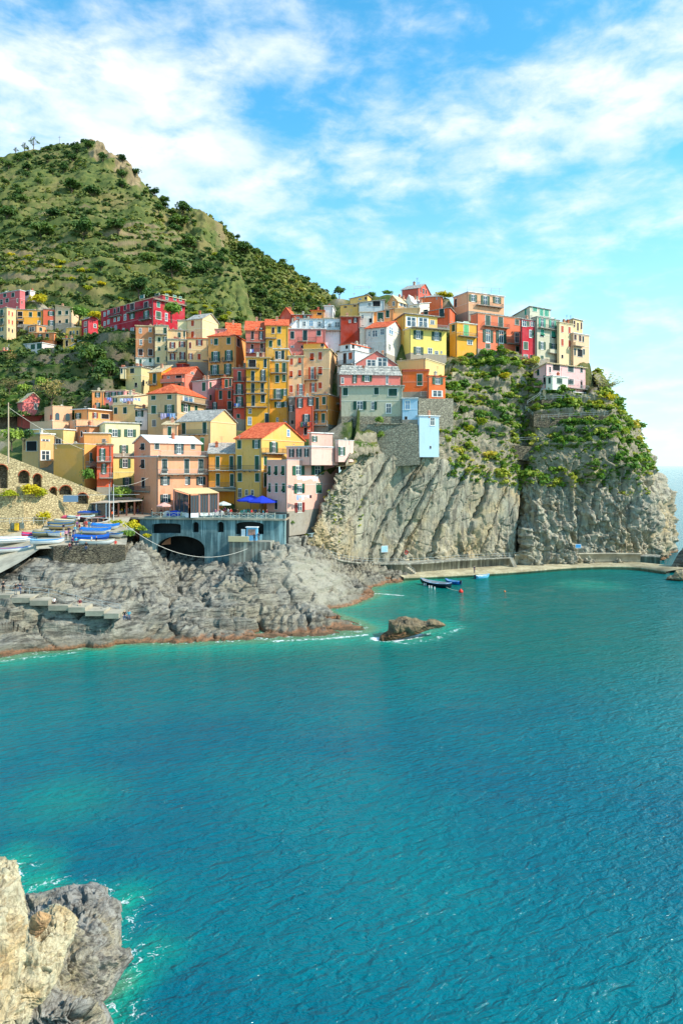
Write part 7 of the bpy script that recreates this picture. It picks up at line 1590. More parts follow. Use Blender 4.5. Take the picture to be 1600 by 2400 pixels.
# dark awning of the next restaurant
canopy('canopy', 'dark green folded awning below the orange house', [P(*Z8(55, 830), 137)[:2], P(*Z8(300, 815), 137)[:2], P(*Z8(300, 790), 139.8)[:2], P(*Z8(55, 800), 139.8)[:2]] if False else [(x, y) for x, y in ((P(492, 1152, 137)[0], 137), (P(553, 1152, 137)[0], 137), (P(553, 1152, 139.8)[0], 139.8), (P(492, 1152, 139.8)[0], 139.8))],
       P(500, 1152, 137)[2], P(500, 1143, 139.8)[2], [(P(494, 1190, 137.2)[0], 137.2, zs + .3, P(494, 1152, 137.2)[2]), (P(551, 1190, 137.2)[0], 137.2, zs + .3, P(551, 1152, 137.2)[2])], plain((74, 80, 66), .8, 'dark_awning'))
def parasol(px, py_top, Yd, r, colr, label, ztop=None):
    zt = P(px, py_top, Yd)[2]; g0 = zq + (Yd - 130) * .06
    root = empty('parasol', (P(px, py_top, Yd)[0], Yd, g0), 0, label, 'parasol', 'parasols of the square')
    h = zt - g0; n = 8
    MB().tube([(0, 0, 0), (0, 0, h)], .05, 6).build('pole', plain((90, 80, 70), .6), root); MB().lathe([(.05, 0), (.4, 0), (.4, .1), (.05, .14)], 10).build('base', SLAB, root)
    V = [(0, 0, h)] + [(r * math.cos(2 * math.pi * k / n), r * math.sin(2 * math.pi * k / n), h - r * .38) for k in range(n)] + [(r * math.cos(2 * math.pi * k / n), r * math.sin(2 * math.pi * k / n), h - r * .38 - .22) for k in range(n)]
    mb = MB(); mb.add(V, [(0, 1 + k, 1 + (k + 1) % n) for k in range(n)] + [(1 + k, 9 + k, 9 + (k + 1) % n, 1 + (k + 1) % n) for k in range(n)]); mb.build('canopy', plain(colr, .75, vary=.12), root)
    return root
parasol(P11(1200, 150)[0], P11(1200, 150)[1], 134.2, 2.7, (24, 56, 190), 'left one of the two big royal blue parasols')
parasol(P11(1340, 160)[0], P11(1340, 160)[1], 132.4, 2.9, (24, 54, 186), 'right one of the two big royal blue parasols by the pink house')
parasol(P11(880, 225)[0], P11(880, 225)[1], 132.5, 1.5, (196, 206, 196), 'small folded white green parasol in the middle of the square')
parasol(P11(180, 240)[0], P11(180, 240)[1], 131.0, 1.5, (226, 170, 156), 'pinkish white parasol by the pink house door')
def stall(px, py, Yd, w, colr, label):
    c = P(px, py, Yd); g0 = zq + (Yd - 130) * .06; root = empty('covered_table', (c[0], Yd, g0), .1, label, 'table', 'covered tables on the square')
    mb = MB(); mb.prism([(-w / 2, 0), (w / 2, 0), (w / 2 - .25, 1.0), (.1, 1.25), (-w / 2 + .2, .95)], 'y', -.7, .7); mb.build('cover', plain(colr, .8, vary=.25), root)
    for s_ in (-1, 1): MB().box((s_ * w * .4 - .05, -.75, 0), (s_ * w * .4 + .05, -.7, .7)).build('leg', WOOD, root)
for x, w, colr, lab in [(300, 3.0, (36, 84, 210), 'table under a bright blue cover behind the railing'), (210, 1.6, (226, 226, 226), 'table with white cover left of the blue cover'), (420, 1.8, (186, 196, 150), 'table with pale green cover behind the railing'), (650, 2.4, (150, 170, 150), 'table with grey green cover behind the railing'), (730, 2.0, (226, 224, 216), 'table with white cloth in front of the veranda'), (840, 1.8, (230, 228, 224), 'white covered dinghy shaped table right of the veranda'), (1160, 3.0, (120, 190, 160), 'mint green covered counter under the blue parasols')]:
    stall(*P11(x, 300 if x != 1160 else 250), 131.6 if x != 1160 else 133.5, w, colr, lab)
for i, (x, yy) in enumerate([(1150, 130.6), (1200, 130.4), (1260, 130.2), (1320, 130.1), (1380, 130.0), (1430, 130.6), (1290, 131.6)]):
    c = P(*P11(x, 300), yy); root = empty('cafe_table', (c[0], yy, zq + (yy - 130) * .06), i * .5, 'small dark cafe table among chairs by the railing', 'table', 'cafe tables under the blue parasols')
    MB().lathe([(.42, .72), (.42, .76), (.02, .76)], 10).build('top', plain((60, 60, 66), .5), root); MB().tube([(0, 0, 0), (0, 0, .72)], .04, 5).build('pedestal', IRON, root)
    for k in range(2):
        s_ = 1 if k else -1; ch = empty('cafe_chair', (c[0] + s_ * .75, yy + .1 * k, zq + (yy - 130) * .06), s_ * 1.5, 'dark cafe chair at a small table by the railing', 'chair', 'cafe chairs under the blue parasols')
        MB().box((-.22, -.22, .42), (.22, .22, .46)).build('seat', plain((40, 40, 48), .6), ch); MB().box((-.22, .18, .46), (.22, .22, .9)).build('backrest', plain((40, 40, 48), .6), ch)
        for a_ in (-1, 1):
            for b_ in (-1, 1): MB().box((a_ * .19 - .02, b_ * .19 - .02, 0), (a_ * .19 + .02, b_ * .19 + .02, .42)).build('leg', IRON, ch)
# poles, cable, rope, signs
for x, lab in ((1150, 'left of the two pale poles at the corner of the landing'), (1194, 'right of the two pale poles at the corner of the landing')):
    px, py = Z6(x, 1400); q = P(px, py, 126); z1 = P(*Z6(x, 1062), 126)[2]
    rt = empty('flagpole', tuple(q), 0, lab, 'pole'); MB().tube([(0, 0, -.6), (0, 0, z1 - q[2])], [.09, .06], 8).build('shaft', plain((206, 204, 196), .5), rt); MB().lathe([(.09, 0), (.12, .06), (.02, .16)], 8, (0, 0, z1 - q[2])).build('finial', PALE_IRON, rt)
q = P(*Z6(92, 745), 123); z1 = P(*Z6(92, 195), 123)[2]
up = empty('utility_pole', tuple(q), 0, 'tall weathered wooden utility pole at the top of the stair wall', 'pole'); MB().tube([(0, 0, -1.5), (0, 0, z1 - q[2])], [.16, .10], 8).build('shaft', plain((196, 170, 140), .8), up); MB().bar((-.5, 0, z1 - q[2] - .4), (.5, 0, z1 - q[2] - .4), .1).build('crossarm', WOOD, up)
def cable(a, b, sag, r, label, name='cable'):
    a, b = np.array(a), np.array(b); o = MB().tube([a + (b - a) * t + np.array((0, 0, -4 * sag * t * (1 - t))) for t in np.linspace(0, 1, 20)], r, 5).build(name, plain((206, 198, 182), .8)); tag(o, label, 'cable'); return o
cable(P(*Z6(100, 250), 123), P(*Z6(885, 690), 138.6), .6, .035, 'cable from the utility pole to the mustard block')
cable(P(*Z9(1150, 310), 113), P(*ZB(1100, 415), 123.5), 3.2, .045, 'long pale rope sagging across the gully under the bridge', 'rope')
cable(P(*Z6(1200, 1070), 126), P(*Z6(1560, 985), 132.2), .5, .03, 'wire from the pole to the pink harbour house')
def sign(p, w, h, face, label, rz=0.0):
    rt = empty('sign', tuple(p), rz, label, 'sign'); MB().box((-w / 2, -.04, -h / 2), (w / 2, .04, h / 2)).build('board', WH, rt); MB().box((-w / 2 + .1, -.055, -h / 2 + .1), (w / 2 - .1, -.043, h / 2 - .1)).build('face', plain(face, .6, vary=.15), rt)
    for s_ in (-1, 1): MB().bar((s_ * w * .35, .02, 0), (s_ * w * .35, 2.2, 0), .06).build('bracket', IRON, rt)
sign(P(*ZC(880, 272), 156.6), 1.6, 1.5, (170, 214, 232), 'pale blue square sign on the slab cliff above the walkway', .25)
sign(P(1354, 1280, 168.2), 1.4, 1.0, (70, 160, 220), 'blue sign on the rough cliff near the right end of the walkway')
sg = empty('sign_board', tuple(P(*Z6(745, 1205), 129.5)), .1, 'blue grey hanging board at the arches', 'sign'); MB().box((-1.35, -.05, -.6), (1.35, .05, .6)).build('board', plain((112, 140, 164), .6), sg); MB().bar((-1.3, 0, .66), (12.5, 1.5, .72), .07).build('beam', PALE_IRON, sg)
lb = empty('lifebuoy_post', tuple(on_z(*ZC(1030, 365), 2.85) + np.array((0, 1.0, 0))), 0, 'post with red lifebuoy by the steps of the walkway', 'post'); MB().tube([(0, 0, 0), (.5, 0, 2.6)], .05, 6).build('shaft', PALE_IRON, lb)
mb = MB()
ring = [(.42 + .28 * math.cos(t), -.1, 2.0 + .42 * math.sin(t)) for t in np.linspace(0, 2 * math.pi, 13)]; mb.tube(ring, .09, 6); mb.build('lifebuoy', plain((214, 40, 34), .6), lb)
# railings of paths and terraces on the headland
def rail_pts(pts, label, n=14, hgt=1.0): A = catmull(np.array([P(*p) for p in pts]), n); return rail_along('railing', A, label, hgt, 2)
rail_pts([(1035, 1034, 168), (1100, 1036, 173), (1180, 1036, 175), (1270, 1032, 176.5)], 'pale pipe railing along the terrace path above the slab cliff')
rail_pts([(1268, 982, 176.2), (1340, 978, 176.8), (1424, 974, 177.5)], 'railing of the path below the pink villa')
rail_pts([(1266, 938, 179.2), (1310, 936, 179.5), (1384, 936, 180.2)], 'railing of the pink villa terrace', 12)
rail_pts([(1230, 1160 - 200, 178), (1250, 978, 177)], 'sloping handrail of the garden stairs left of the villa', 6)
rail_pts([(1235, 948, 179), (1262, 930, 180), (1275, 905, 181.4)], 'zigzag handrail of the villa stairs', 8)
rail_pts([(0, 1228, 121.5), (60, 1227, 123), (110, 1226, 125.5)], 'pale railing of the terrace left of the landing', 10)
rail_pts([(830 + 0, 680, 205.2)] + [(1095, 672, 200.5), (1135, 668, 199.6), (1172, 676, 206)][:0] + [(870, 678, 206)], 'thin fence on the vineyard skyline', 6)
# peach house roof rail, villa balcony, etc.
rail_pts([(1094, 685, 199.6), (1135, 687, 201.0), (1176, 689, 202.5)], 'roof terrace railing of the peach skyline house', 10, 1.6)
bn = empty('recycling_bin', tuple(P(40, 1243, 123.2)), 0, 'yellow bin behind the terrace railing', 'bin'); MB().box((-.3, -.3, 0), (.3, .3, 1.2)).build('body', plain((232, 186, 40), .5), bn); MB().box((-.33, -.33, 1.2), (.33, .33, 1.3)).build('lid', plain((200, 160, 30), .5), bn)
for px, lab in ((33, 'grey notice board left of the yellow bin'), (52, 'grey notice board right of the yellow bin')):
    o = empty('notice_board', tuple(P(px, 1243, 123.4)), 0, lab, 'notice board'); MB().box((-.4, -.05, .3), (.4, .05, 1.4)).build('panel', plain((120, 130, 120), .6), o); MB().box((-.45, -.04, 0), (-.4, .04, 1.5)).build('post', IRON, o)
# laundry
def laundry(p0, p1, items, label, drop=.8):
    p0, p1 = np.array(p0), np.array(p1); rt = empty('laundry', tuple(p0), 0, label, 'laundry', 'washing hung out to dry'); d = p1 - p0
    MB().tube([(0, 0, 0), tuple(d)], .02, 4).build('line', PALE_IRON, rt)
    n = len(items); r_ = random.Random(int(abs(p0[0]) * 10))
    for i, c in enumerate(items):
        a = d * ((i + .06) / n); b = d * ((i + .94) / n); h = drop * r_.uniform(.6, 1.2); V = []; m = 5
        for k in range(m):
            t = k / (m - 1); q = a + (b - a) * t; w = .06 * math.sin(k * 1.9 + i)
            V += [(q[0], q[1] + w * .3, q[2]), (q[0], q[1] - .05 + w, q[2] - h * .5), (q[0], q[1] - .04 - w, q[2] - h * (1 + .08 * math.sin(k + i)))]
        Fc = [(3 * k + j, 3 * k + 3 + j, 3 * k + 4 + j, 3 * k + 1 + j) for k in range(m - 1) for j in (0, 1)]
        mb = MB(); mb.add(V, Fc); mb.build('cloth', plain(c, .9, vary=.1), rt)
LW, LB, LP = (230, 230, 232), (120, 150, 210), (206, 186, 214)
laundry(P(*Z7(400, 462), 154.9), P(*Z7(585, 462), 154.2), [LP, LP, (80, 110, 180), (150, 180, 220), (180, 200, 230)], 'lilac and blue laundry on the beige house balcony', 1.2)
laundry(P(*Z6(1260, 150), 164.5), P(*Z6(1480, 148), 163.5), [LW, LP, (170, 170, 220), LP, LW, LW], 'lilac and white laundry under the cream roof room', .9)
laundry(P(*Z6(1125, 142), 172.6), P(*Z6(1172, 142), 172.6), [LB, (150, 150, 220)], 'two blue cloths on the pink row house', .9)
laundry(P(*Z8(890, 685), 130.6), P(*Z8(1095, 690), 134.6), [LW, LW, LW, LW], 'white sheets on a line across the pink harbour house', .8)
laundry(P(*Z8(885, 868), 130.6), P(*Z8(1035, 868), 133.4), [(150, 170, 200), (170, 190, 210), LW, (230, 190, 180), LW, (70, 50, 50)], 'mixed laundry above the red door of the pink harbour house', .9)
laundry(P(*Z3(805, 1775), 158.6), P(*Z3(945, 1770), 158.6), [(50, 110, 90), (60, 70, 110), (40, 60, 70), (210, 120, 60), (190, 60, 50)], 'dark coloured laundry on the orange red house balcony', 1.0) if False else laundry(P(550 + 805 / 5.2267, 650 + 1775 / 5.2267, 158.6), P(550 + 945 / 5.2267, 650 + 1770 / 5.2267, 158.6), [(50, 110, 90), (60, 70, 110), (40, 60, 70), (210, 120, 60), (190, 60, 50)], 'dark coloured laundry on the orange red house balcony', 1.0)
laundry(P(550 - 5 / 5.2267, 650 + 1545 / 5.2267, 165.8), P(550 + 62 / 5.2267, 650 + 1545 / 5.2267, 165.8), [(70, 110, 200), LW, LB], 'blue and white laundry on the brick red tower', .8)
laundry(P(550 + 160 / 5.2267, 650 + 880 / 5.2267, 178.6), P(550 + 235 / 5.2267, 650 + 880 / 5.2267, 178.6), [(150, 100, 110), LW, (90, 110, 190)], 'laundry on the lower balcony of the terracotta house', .9)
# ------------------------------------------------------------------ plants
def leaf_cloud(n, size, seed, lumps=7, squash=0.8, spread=0.55, up=0.5):
    """n leaf-clump quads through a lumpy crown of about unit radius standing on z=0"""
    r = np.random.RandomState(seed)
    c = r.normal(size=(lumps, 3)); c /= np.linalg.norm(c, axis=1)[:, None]; c *= (r.rand(lumps, 1) ** .5) * spread; c[:, 2] = np.abs(c[:, 2]) * squash
    rad = r.uniform(0.35, 0.62, lumps)
    k = r.randint(lumps, size=n); d = r.normal(size=(n, 3)); d /= np.linalg.norm(d, axis=1)[:, None]; d[:, 2] = np.where(d[:, 2] < -.35, -d[:, 2], d[:, 2])
    p = c[k] + d * (rad[k] * (r.rand(n) ** .35))[:, None] * np.array((1, 1, squash))
    nrm = d + r.normal(size=(n, 3)) * .55 + np.array((0, 0, up)); nrm /= np.linalg.norm(nrm, axis=1)[:, None]
    a = np.cross(nrm, r.normal(size=(n, 3))); a /= np.linalg.norm(a, axis=1)[:, None]; b = np.cross(nrm, a)
    s1 = size * r.uniform(.6, 1.3, (n, 1)); s2 = size * r.uniform(.4, .9, (n, 1))
    Q = np.stack([p - a * s1 - b * s2 * .6, p + a * s1 * .7 - b * s2, p + a * s1 + b * s2 * .5, p - a * s1 * .5 + b * s2], 1)
    Q[..., 2] += .45
    return Q
def cloud_mesh(name, Q, mt, seed=0):
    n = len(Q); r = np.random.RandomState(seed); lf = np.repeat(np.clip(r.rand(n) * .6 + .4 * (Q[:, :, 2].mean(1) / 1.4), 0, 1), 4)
    return mesh_np(name, Q.reshape(-1, 3), np.arange(n * 4).reshape(n, 4), mt, attrs={'leaf': lf, 'tint': lf})
DENSE = [(0.0, (50, 76, 44)), (0.3, (78, 100, 54)), (0.65, (118, 128, 70)), (1.0, (170, 156, 86))]
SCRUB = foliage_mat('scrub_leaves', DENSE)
HEADL = foliage_mat('headland_leaves', [(0.0, (64, 104, 44)), (0.35, (104, 136, 54)), (0.7, (160, 164, 68)), (1.0, (206, 186, 96))])
TREEM = foliage_mat('tree_leaves', [(0.0, (50, 80, 42)), (0.5, (72, 100, 50)), (1.0, (104, 124, 60))], True)
LIME = foliage_mat('yellow_green_leaves', [(0.0, (110, 126, 26)), (0.5, (156, 160, 34)), (1.0, (196, 178, 40))], True)
FRESH = foliage_mat('fresh_green_leaves', [(0.0, (70, 108, 46)), (0.5, (104, 136, 56)), (1.0, (142, 160, 70))], True)
DRY = foliage_mat('dry_twigs', [(0.0, (120, 108, 76)), (0.5, (146, 128, 88)), (1.0, (150, 140, 80))], True)
BARK = plain((92, 76, 60), .9, 'bark', vary=.25)

def stuff_scatter(name, pts, scl, tint, mt, nq, size, label, seed=1, variants=6, parent=None):
    r = np.random.RandomState(seed); VV = []; TT = []; LL = []
    pick = r.randint(variants, size=len(pts)); ang = r.rand(len(pts)) * 6.283
    for v in range(variants):
        m = np.where(pick == v)[0]
        if not len(m): continue
        Q = leaf_cloud(nq, size, seed * 37 + v, 5).reshape(-1, 3)
        c, s_ = np.cos(ang[m])[:, None], np.sin(ang[m])[:, None]; k = scl[m][:, None]
        asp = r.uniform(.65, 1.15, (len(m), 1))
        x = (Q[None, :, 0] * c - Q[None, :, 1] * s_) * k; y = (Q[None, :, 0] * s_ + Q[None, :, 1] * c) * k; z = Q[None, :, 2] * k * asp
        VV.append((np.stack([x, y, z], -1) + pts[m][:, None, :]).reshape(-1, 3))
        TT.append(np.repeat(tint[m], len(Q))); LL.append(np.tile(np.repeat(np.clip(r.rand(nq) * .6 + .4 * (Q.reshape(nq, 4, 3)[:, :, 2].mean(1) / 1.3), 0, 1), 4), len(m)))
    V = np.concatenate(VV); n = len(V) // 4
    o = obj(name, mesh_np(name, V, np.arange(n * 4).reshape(n, 4), mt, attrs={'tint': np.concatenate(TT), 'leaf': np.concatenate(LL)}), parent)
    tag(o, label, kind='stuff'); return o
prg = np.random.RandomState(3)
def proj(G): return CX + G[..., 0] / G[..., 1] * F, HY - (G[..., 2] - CH) / G[..., 1] * F
def pick_pts(G, weight, n):
    w = weight.ravel().copy(); a = np.linalg.norm(np.cross(np.gradient(G, axis=1), np.gradient(G, axis=0)), axis=-1).ravel(); w = w * a; w /= w.sum()
    idx = prg.choice(len(w), n, p=w); return idx

# mountain scrub
px_, py_ = proj(MG); inv = (px_ > -320) & (px_ < 640) & (MU < 10.7)
wt = inv * np.clip(1.0 - 2.0 * np.clip(MR, 0, 1), 0.02, 1) * (0.2 + .6 * sstep(0, .4, fbm(MG * 0.02 + 7, 3)) + ROWS['mountain'] * np.where(MV < 1.75, 4.0, 1.5))
idx = pick_pts(MG, wt, 12000); pts = MG.reshape(-1, 3)[idx] + prg.normal(size=(len(idx), 3)) * np.array((.5, .5, .05)); dist = pts[:, 1]
tn = np.clip(.38 + .6 * fbm(pts * .02 + 40, 3) + prg.normal(size=len(idx)) * .16 + .10 * (py_.ravel()[idx] > 560), 0, 1)
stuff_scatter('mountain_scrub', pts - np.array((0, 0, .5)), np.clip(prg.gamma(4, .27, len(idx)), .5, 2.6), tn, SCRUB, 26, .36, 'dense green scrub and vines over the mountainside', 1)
px_, py_ = proj(BG); inv = (px_ > 440) & (px_ < 850)
idx = pick_pts(BG, inv * np.clip(1 - 1.2 * np.clip(BR, 0, 1), .05, 1), 3400); pts = BG.reshape(-1, 3)[idx]
tn = np.clip(.46 + .5 * fbm(pts * .03 + 20, 3) + prg.normal(size=len(idx)) * .14, 0, 1)
stuff_scatter('hill_scrub', pts - np.array((0, 0, .4)), np.clip(prg.gamma(4, .35, len(idx)), .6, 3.0), tn, SCRUB, 28, .34, 'dense scrub over the hillside behind the spur', 2)
# headland cover
up_ = (HV > 2.9); wt = up_ * np.clip(1.05 - HR * 1.25, 0.0, 1) * (HU < 14) * (HV < 4.98) + (HV > 2.6) * (HV <= 3.05) * (HU > 4.5) * (HU < 13) * .5
wt = wt * sstep(3.0, 4.2, HU + (HV - 3) * .6)
idx = pick_pts(HG, wt, 2300); pts = HG.reshape(-1, 3)[idx]
tn = np.clip(.42 + .6 * fbm(pts * .09 + 60, 3) + prg.normal(size=len(idx)) * .17, 0, 1)
stuff_scatter('headland_scrub', pts - np.array((0, 0, .2)), np.clip(prg.gamma(3.2, .26, len(idx)), .25, 2.2), tn, HEADL, 52, .26, 'green and yellow scrub on the headland terraces', 3)
wt = (HV > 1.3) * (HV <= 2.95) * (HU < 2.6) * sstep(.1, .5, fbm(HG * .15, 3)) + (HV > 2.3) * (HV < 3) * (HU > 8.5) * (HU < 12.5) * sstep(.15, .5, fbm(HG * .13 + 3, 3)) * 1.5
idx = pick_pts(HG, wt, 260); pts = HG.reshape(-1, 3)[idx]
stuff_scatter('cliff_plants', pts, np.clip(prg.gamma(3, .14, len(idx)), .2, .9), np.clip(prg.rand(len(idx)) * .8 + .1, 0, 1), HEADL, 40, .26, 'tufts of cliff plants in the joints of the rock', 4)
# gully
px_, py_ = proj(GG); inv = (px_ > -40) & (px_ < 350)
idx = pick_pts(GG, inv * np.clip(1 - GR * .9, .05, 1), 1500); pts = GG.reshape(-1, 3)[idx]
tn = np.clip(.22 + .5 * fbm(pts * .06 + 10, 3) + prg.normal(size=len(idx)) * .14, 0, 1)
stuff_scatter('terrace_plants', pts - np.array((0, 0, .3)), np.clip(prg.gamma(3.2, .30, len(idx)), .3, 2.4), tn, SCRUB, 46, .28, 'vines and bushes on the gully terraces', 5)

# ---- single trees and bushes: trunk, limbs and crown, meshes shared between look-alikes
def trunk_mesh(seed, h=1.0, r=.07):
    q = random.Random(seed); b = MB(); top = (q.uniform(-.12, .12), q.uniform(-.12, .12), h * .75)
    b.tube([(0, 0, -.4), (top[0] * .4, top[1] * .4, h * .4), top], [r, r * .8, r * .45], 7)
    for k in range(4):
        a = k * 1.6 + q.uniform(-.4, .4); b.tube([(top[0] * .6, top[1] * .6, h * .45), (math.cos(a) * .28, math.sin(a) * .28, h * .72), (math.cos(a) * .5, math.sin(a) * .5, h * 1.0)], [r * .5, r * .35, r * .12], 5)
    return b.mesh('trunk', BARK)
TRUNKS = [trunk_mesh(k) for k in range(3)]
CROWNS = {}
def crown(kind, k):
    key = (kind, k)
    if key not in CROWNS:
        mt = {'tree': TREEM, 'lime': LIME, 'fresh': FRESH, 'dry': DRY}[kind]
        n, s_ = {'tree': (620, .11), 'lime': (620, .10), 'fresh': (560, .11), 'dry': (420, .055)}[kind]
        CROWNS[key] = cloud_mesh('crown', leaf_cloud(n, s_, 100 + k * 7 + len(kind), 11, .85, .75), mt, k)
    return CROWNS[key]
tr = random.Random(8)
def plant(loc, r, label, kind='tree', hh=1.0, cat='tree', group=None, name=None, trunk=True):
    o = empty(name or {'tree': 'tree', 'lime': 'bush', 'fresh': 'bush', 'dry': 'tree'}[kind], tuple(loc), tr.uniform(0, 6.28), label, cat, group); o.scale = (r, r, r * hh)
    if trunk: obj('trunk', tr.choice(TRUNKS), o, scale=(1, 1, .8))
    obj('crown', crown(kind, tr.randrange(4)), o, (0, 0, .25 if trunk else -.25)); return o
def on_sheet(G, px, py):
    a, b = proj(G); d = (a - px) ** 2 + (b - py) ** 2; d = d + G[..., 1] * .02
    return G.reshape(-1, 3)[int(np.argmin(d))]
ZT = lambda x, y: (x / 1.96, 300 + y / 1.96)
special = [(195, 490, 56, 'large dark round tree on the left of the mountainside', .9), (250, 410, 40, 'dark tree above and right of the large round one', 1.0), (380, 490, 52, 'broad mid green tree in the centre of the mountainside', 1.1), (640, 745, 44, 'big green tree right above the long red building', 1.1),
           (620, 212, 24, 'dark round tree on the ridge right of the crag', .9), (1096, 492, 17, 'lone round tree on the descending skyline', .9), (1040, 452, 14, 'smaller tree on the skyline above the lone one', .9), (405, 85, 24, 'dark tree on the summit', .9), (840, 380, 40, 'dark green tree at the shoulder of the spur', .9), (565, 150, 22, 'dark tree by the grey summit crag', 1.0), (710, 300, 26, 'tree on the ridge below the crag', .9), (770, 330, 26, 'tree lower on the ridge below the crag', .9),
           (820, 440, 50, 'wide dark tree clump left of the spur cliffs', .8), (870, 535, 45, 'wide green tree in front of the spur cliffs', .8), (790, 650, 60, 'spreading olive green tree over the terraces by the spur', .8), (680, 610, 50, 'green tree on the upper terraces left of the spur', .8), (30, 400, 40, 'dark tree near the left edge of the mountain', .9), (330, 280, 46, 'dark tree under the summit', .9), (420, 300, 40, 'dark tree right under the summit', .9), (540, 460, 44, 'green tree mid slope', .9), (1120, 560, 36, 'dark tree on the hill behind the spur', .9)]
for x, y, r, lab, hh in special:
    px, py = ZT(x, y); q = on_sheet(MG if px < 520 else BG, px, py + r / 1.96 * .6); plant(q, r / 1.96 * q[1] / F * 1.15, lab, 'tree', hh)
def pine(px, py0, py1, Yd, label):
    a_, b_ = proj(MG); b_ = np.where(np.abs(a_ - px) < 3, b_, 9999); b = MG.reshape(-1, 3)[int(np.argmin(b_))] + np.array((0, 0, -.5)); Yd = b[1]; h = (py0 - py1) * Yd / F * 1.15; o = empty('pine_tree', tuple(b), 0, label, 'tree')
    mb = MB(); mb.tube([(0, 0, -3), (0, 0, h * .6), (.1, 0, h * .98)], [.3, .22, .06], 6)
    Qs = []
    for k in range(7):
        z = h * (.38 + .09 * k); L = h * (.42 - .045 * k); a0 = k * 2.4
        for j in range(3):
            a = a0 + j * 2.1; e = (math.cos(a) * L, math.sin(a) * L, z + L * .12); mb.tube([(0, 0, z), e], [.1, .03], 4)
            Q = leaf_cloud(46, .16, k * 9 + j, 3, .35, .4); Qs.append(Q * L * .42 + np.array(e) * .8 + np.array((0, 0, z * .2 - .2)))
    mb.build('trunk', BARK, o); obj('crown', cloud_mesh('crown', np.concatenate(Qs), TREEM, 2), o)
pine(78, 362, 334, 462, 'tall umbrella pine standing clear on the left skyline'); pine(56, 364, 345, 464, 'shorter pine left of the tall skyline pine'); pine(36, 370, 356, 466, 'smallest pine at the left of the skyline group')
mp_ = empty('mast', tuple(P(140, 345, 482)), 0, 'thin mast on the mountain top', 'mast'); MB().tube([(0, 0, -2), (0, 0, 8)], .12, 5).build('shaft', PIPE, mp_); MB().bar((-1, 0, 7), (1, 0, 7), .15).build('crossarm', PIPE, mp_)
# look-alike trees dotted over the mountain and the back hill
px_, py_ = proj(MG); wt = ((px_ > -200) & (px_ < 560) & (MV > .5) & (MV < 2.9) & (MR < .35)) * (.3 + sstep(0, .4, fbm(MG * .015 + 2, 2)))
for i in pick_pts(MG, wt, 110): q = MG.reshape(-1, 3)[i]; plant(q, tr.uniform(1.8, 3.8), 'rounded green tree dotted among the scrub of the mountainside', 'tree', tr.uniform(.8, 1.1), group='trees on the mountainside')
px_, py_ = proj(BG); wt = ((px_ > 520) & (px_ < 790) & (BV > .6) & (BV < 2.9)) * 1.0
for i in pick_pts(BG, wt, 60): q = BG.reshape(-1, 3)[i]; plant(q, tr.uniform(1.8, 3.4), 'rounded green tree dotted over the hill behind the spur', 'tree', .9, group='trees on the back hill')
px_, py_ = proj(MG); wt = ((px_ > 20) & (px_ < 560) & (py_ > 600) & (py_ < 760)) * sstep(0, .3, fbm(MG * .03 + 70, 2))
for i in pick_pts(MG, wt, 46): q = MG.reshape(-1, 3)[i]; plant(q, tr.uniform(1.5, 3.0), 'yellow green broom bush on the lower mountain terraces', 'lime', .8, 'bush', 'broom bushes', trunk=False)
# headland bushes
Z5p = lambda x, y: (1030 + x / 3.7333, 640 + y / 3.7333)
for x, y, r, kind, lab in [(430, 760, 60, 'fresh', 'dark hedge bush left under the orange balconies'), (540, 770, 64, 'fresh', 'dense hedge bush in the middle under the orange house'), (660, 790, 56, 'fresh', 'round hedge bush under the crimson house'), (150, 760, 56, 'dry', 'brown bush by the yellow house wall'), (95, 740, 44, 'tree', 'dark bush at the end of the lane'),
      (1450, 1080, 80, 'lime', 'big yellow green bush on the skyline right of the villa'), (1380, 1130, 60, 'lime', 'yellow green bush at the corner of the villa wall'), (1500, 1170, 50, 'lime', 'low yellow green bush on the right skyline'), (560, 900, 60, 'lime', 'yellowing bush on the slope left of the villa'), (620, 980, 55, 'fresh', 'green bush on the slope below the yellowing one'), (690, 1120, 50, 'fresh', 'green bush beside the garden stairs'), (480, 840, 50, 'fresh', 'bush under the hedge'), (360, 1300, 80, 'lime', 'wide pale green shrub above the slab cliff'), (250, 1360, 60, 'lime', 'pale shrub left of the wide one')]:
    px, py = Z5p(x, y); q = on_sheet(HG, px, py + r / 3.73 * .5); plant(q, r / 3.7333 * q[1] / F * 1.1, lab, kind, .9, 'bush', name='bush', trunk=False)
for i in pick_pts(HG, up_ * (HU > 4.3) * (HU < 13) * (HV < 4.8) * np.clip(1 - HR, 0, 1), 50):
    q = HG.reshape(-1, 3)[i]; plant(q, tr.uniform(.7, 1.7), 'round green bush among the headland terraces', 'fresh', .85, 'bush', 'headland bushes', 'bush', False)
# feathery grey tamarisk on the skyline
tm = empty('tamarisk', tuple(P(1415, 915, 190)), 0, 'feathery grey tamarisk shrub leaning on the right skyline', 'bush'); mb = MB(); Qs = []
for k in range(34):
    a = tr.uniform(-.9, 2.2); e = np.array((math.sin(a) * tr.uniform(2.5, 6.0), tr.uniform(-1.2, 1.2), math.cos(a * .55) * tr.uniform(2.5, 5.5))); mb.tube([(0, 0, -.5), tuple(e * .5 + np.array((0, 0, .4))), tuple(e)], [.06, .04, .01], 4)
    for t in (.55, .75, .95): Qs.append(leaf_cloud(14, .16, k, 2, .6, .3) * .7 + e * t + np.array((0, 0, -.2)))
mb.build('stem', plain((150, 136, 110), .9), tm); obj('crown', cloud_mesh('crown', np.concatenate(Qs), foliage_mat('grey_green_leaves', [(0, (120, 128, 92)), (1, (176, 172, 130))]), 1), tm)
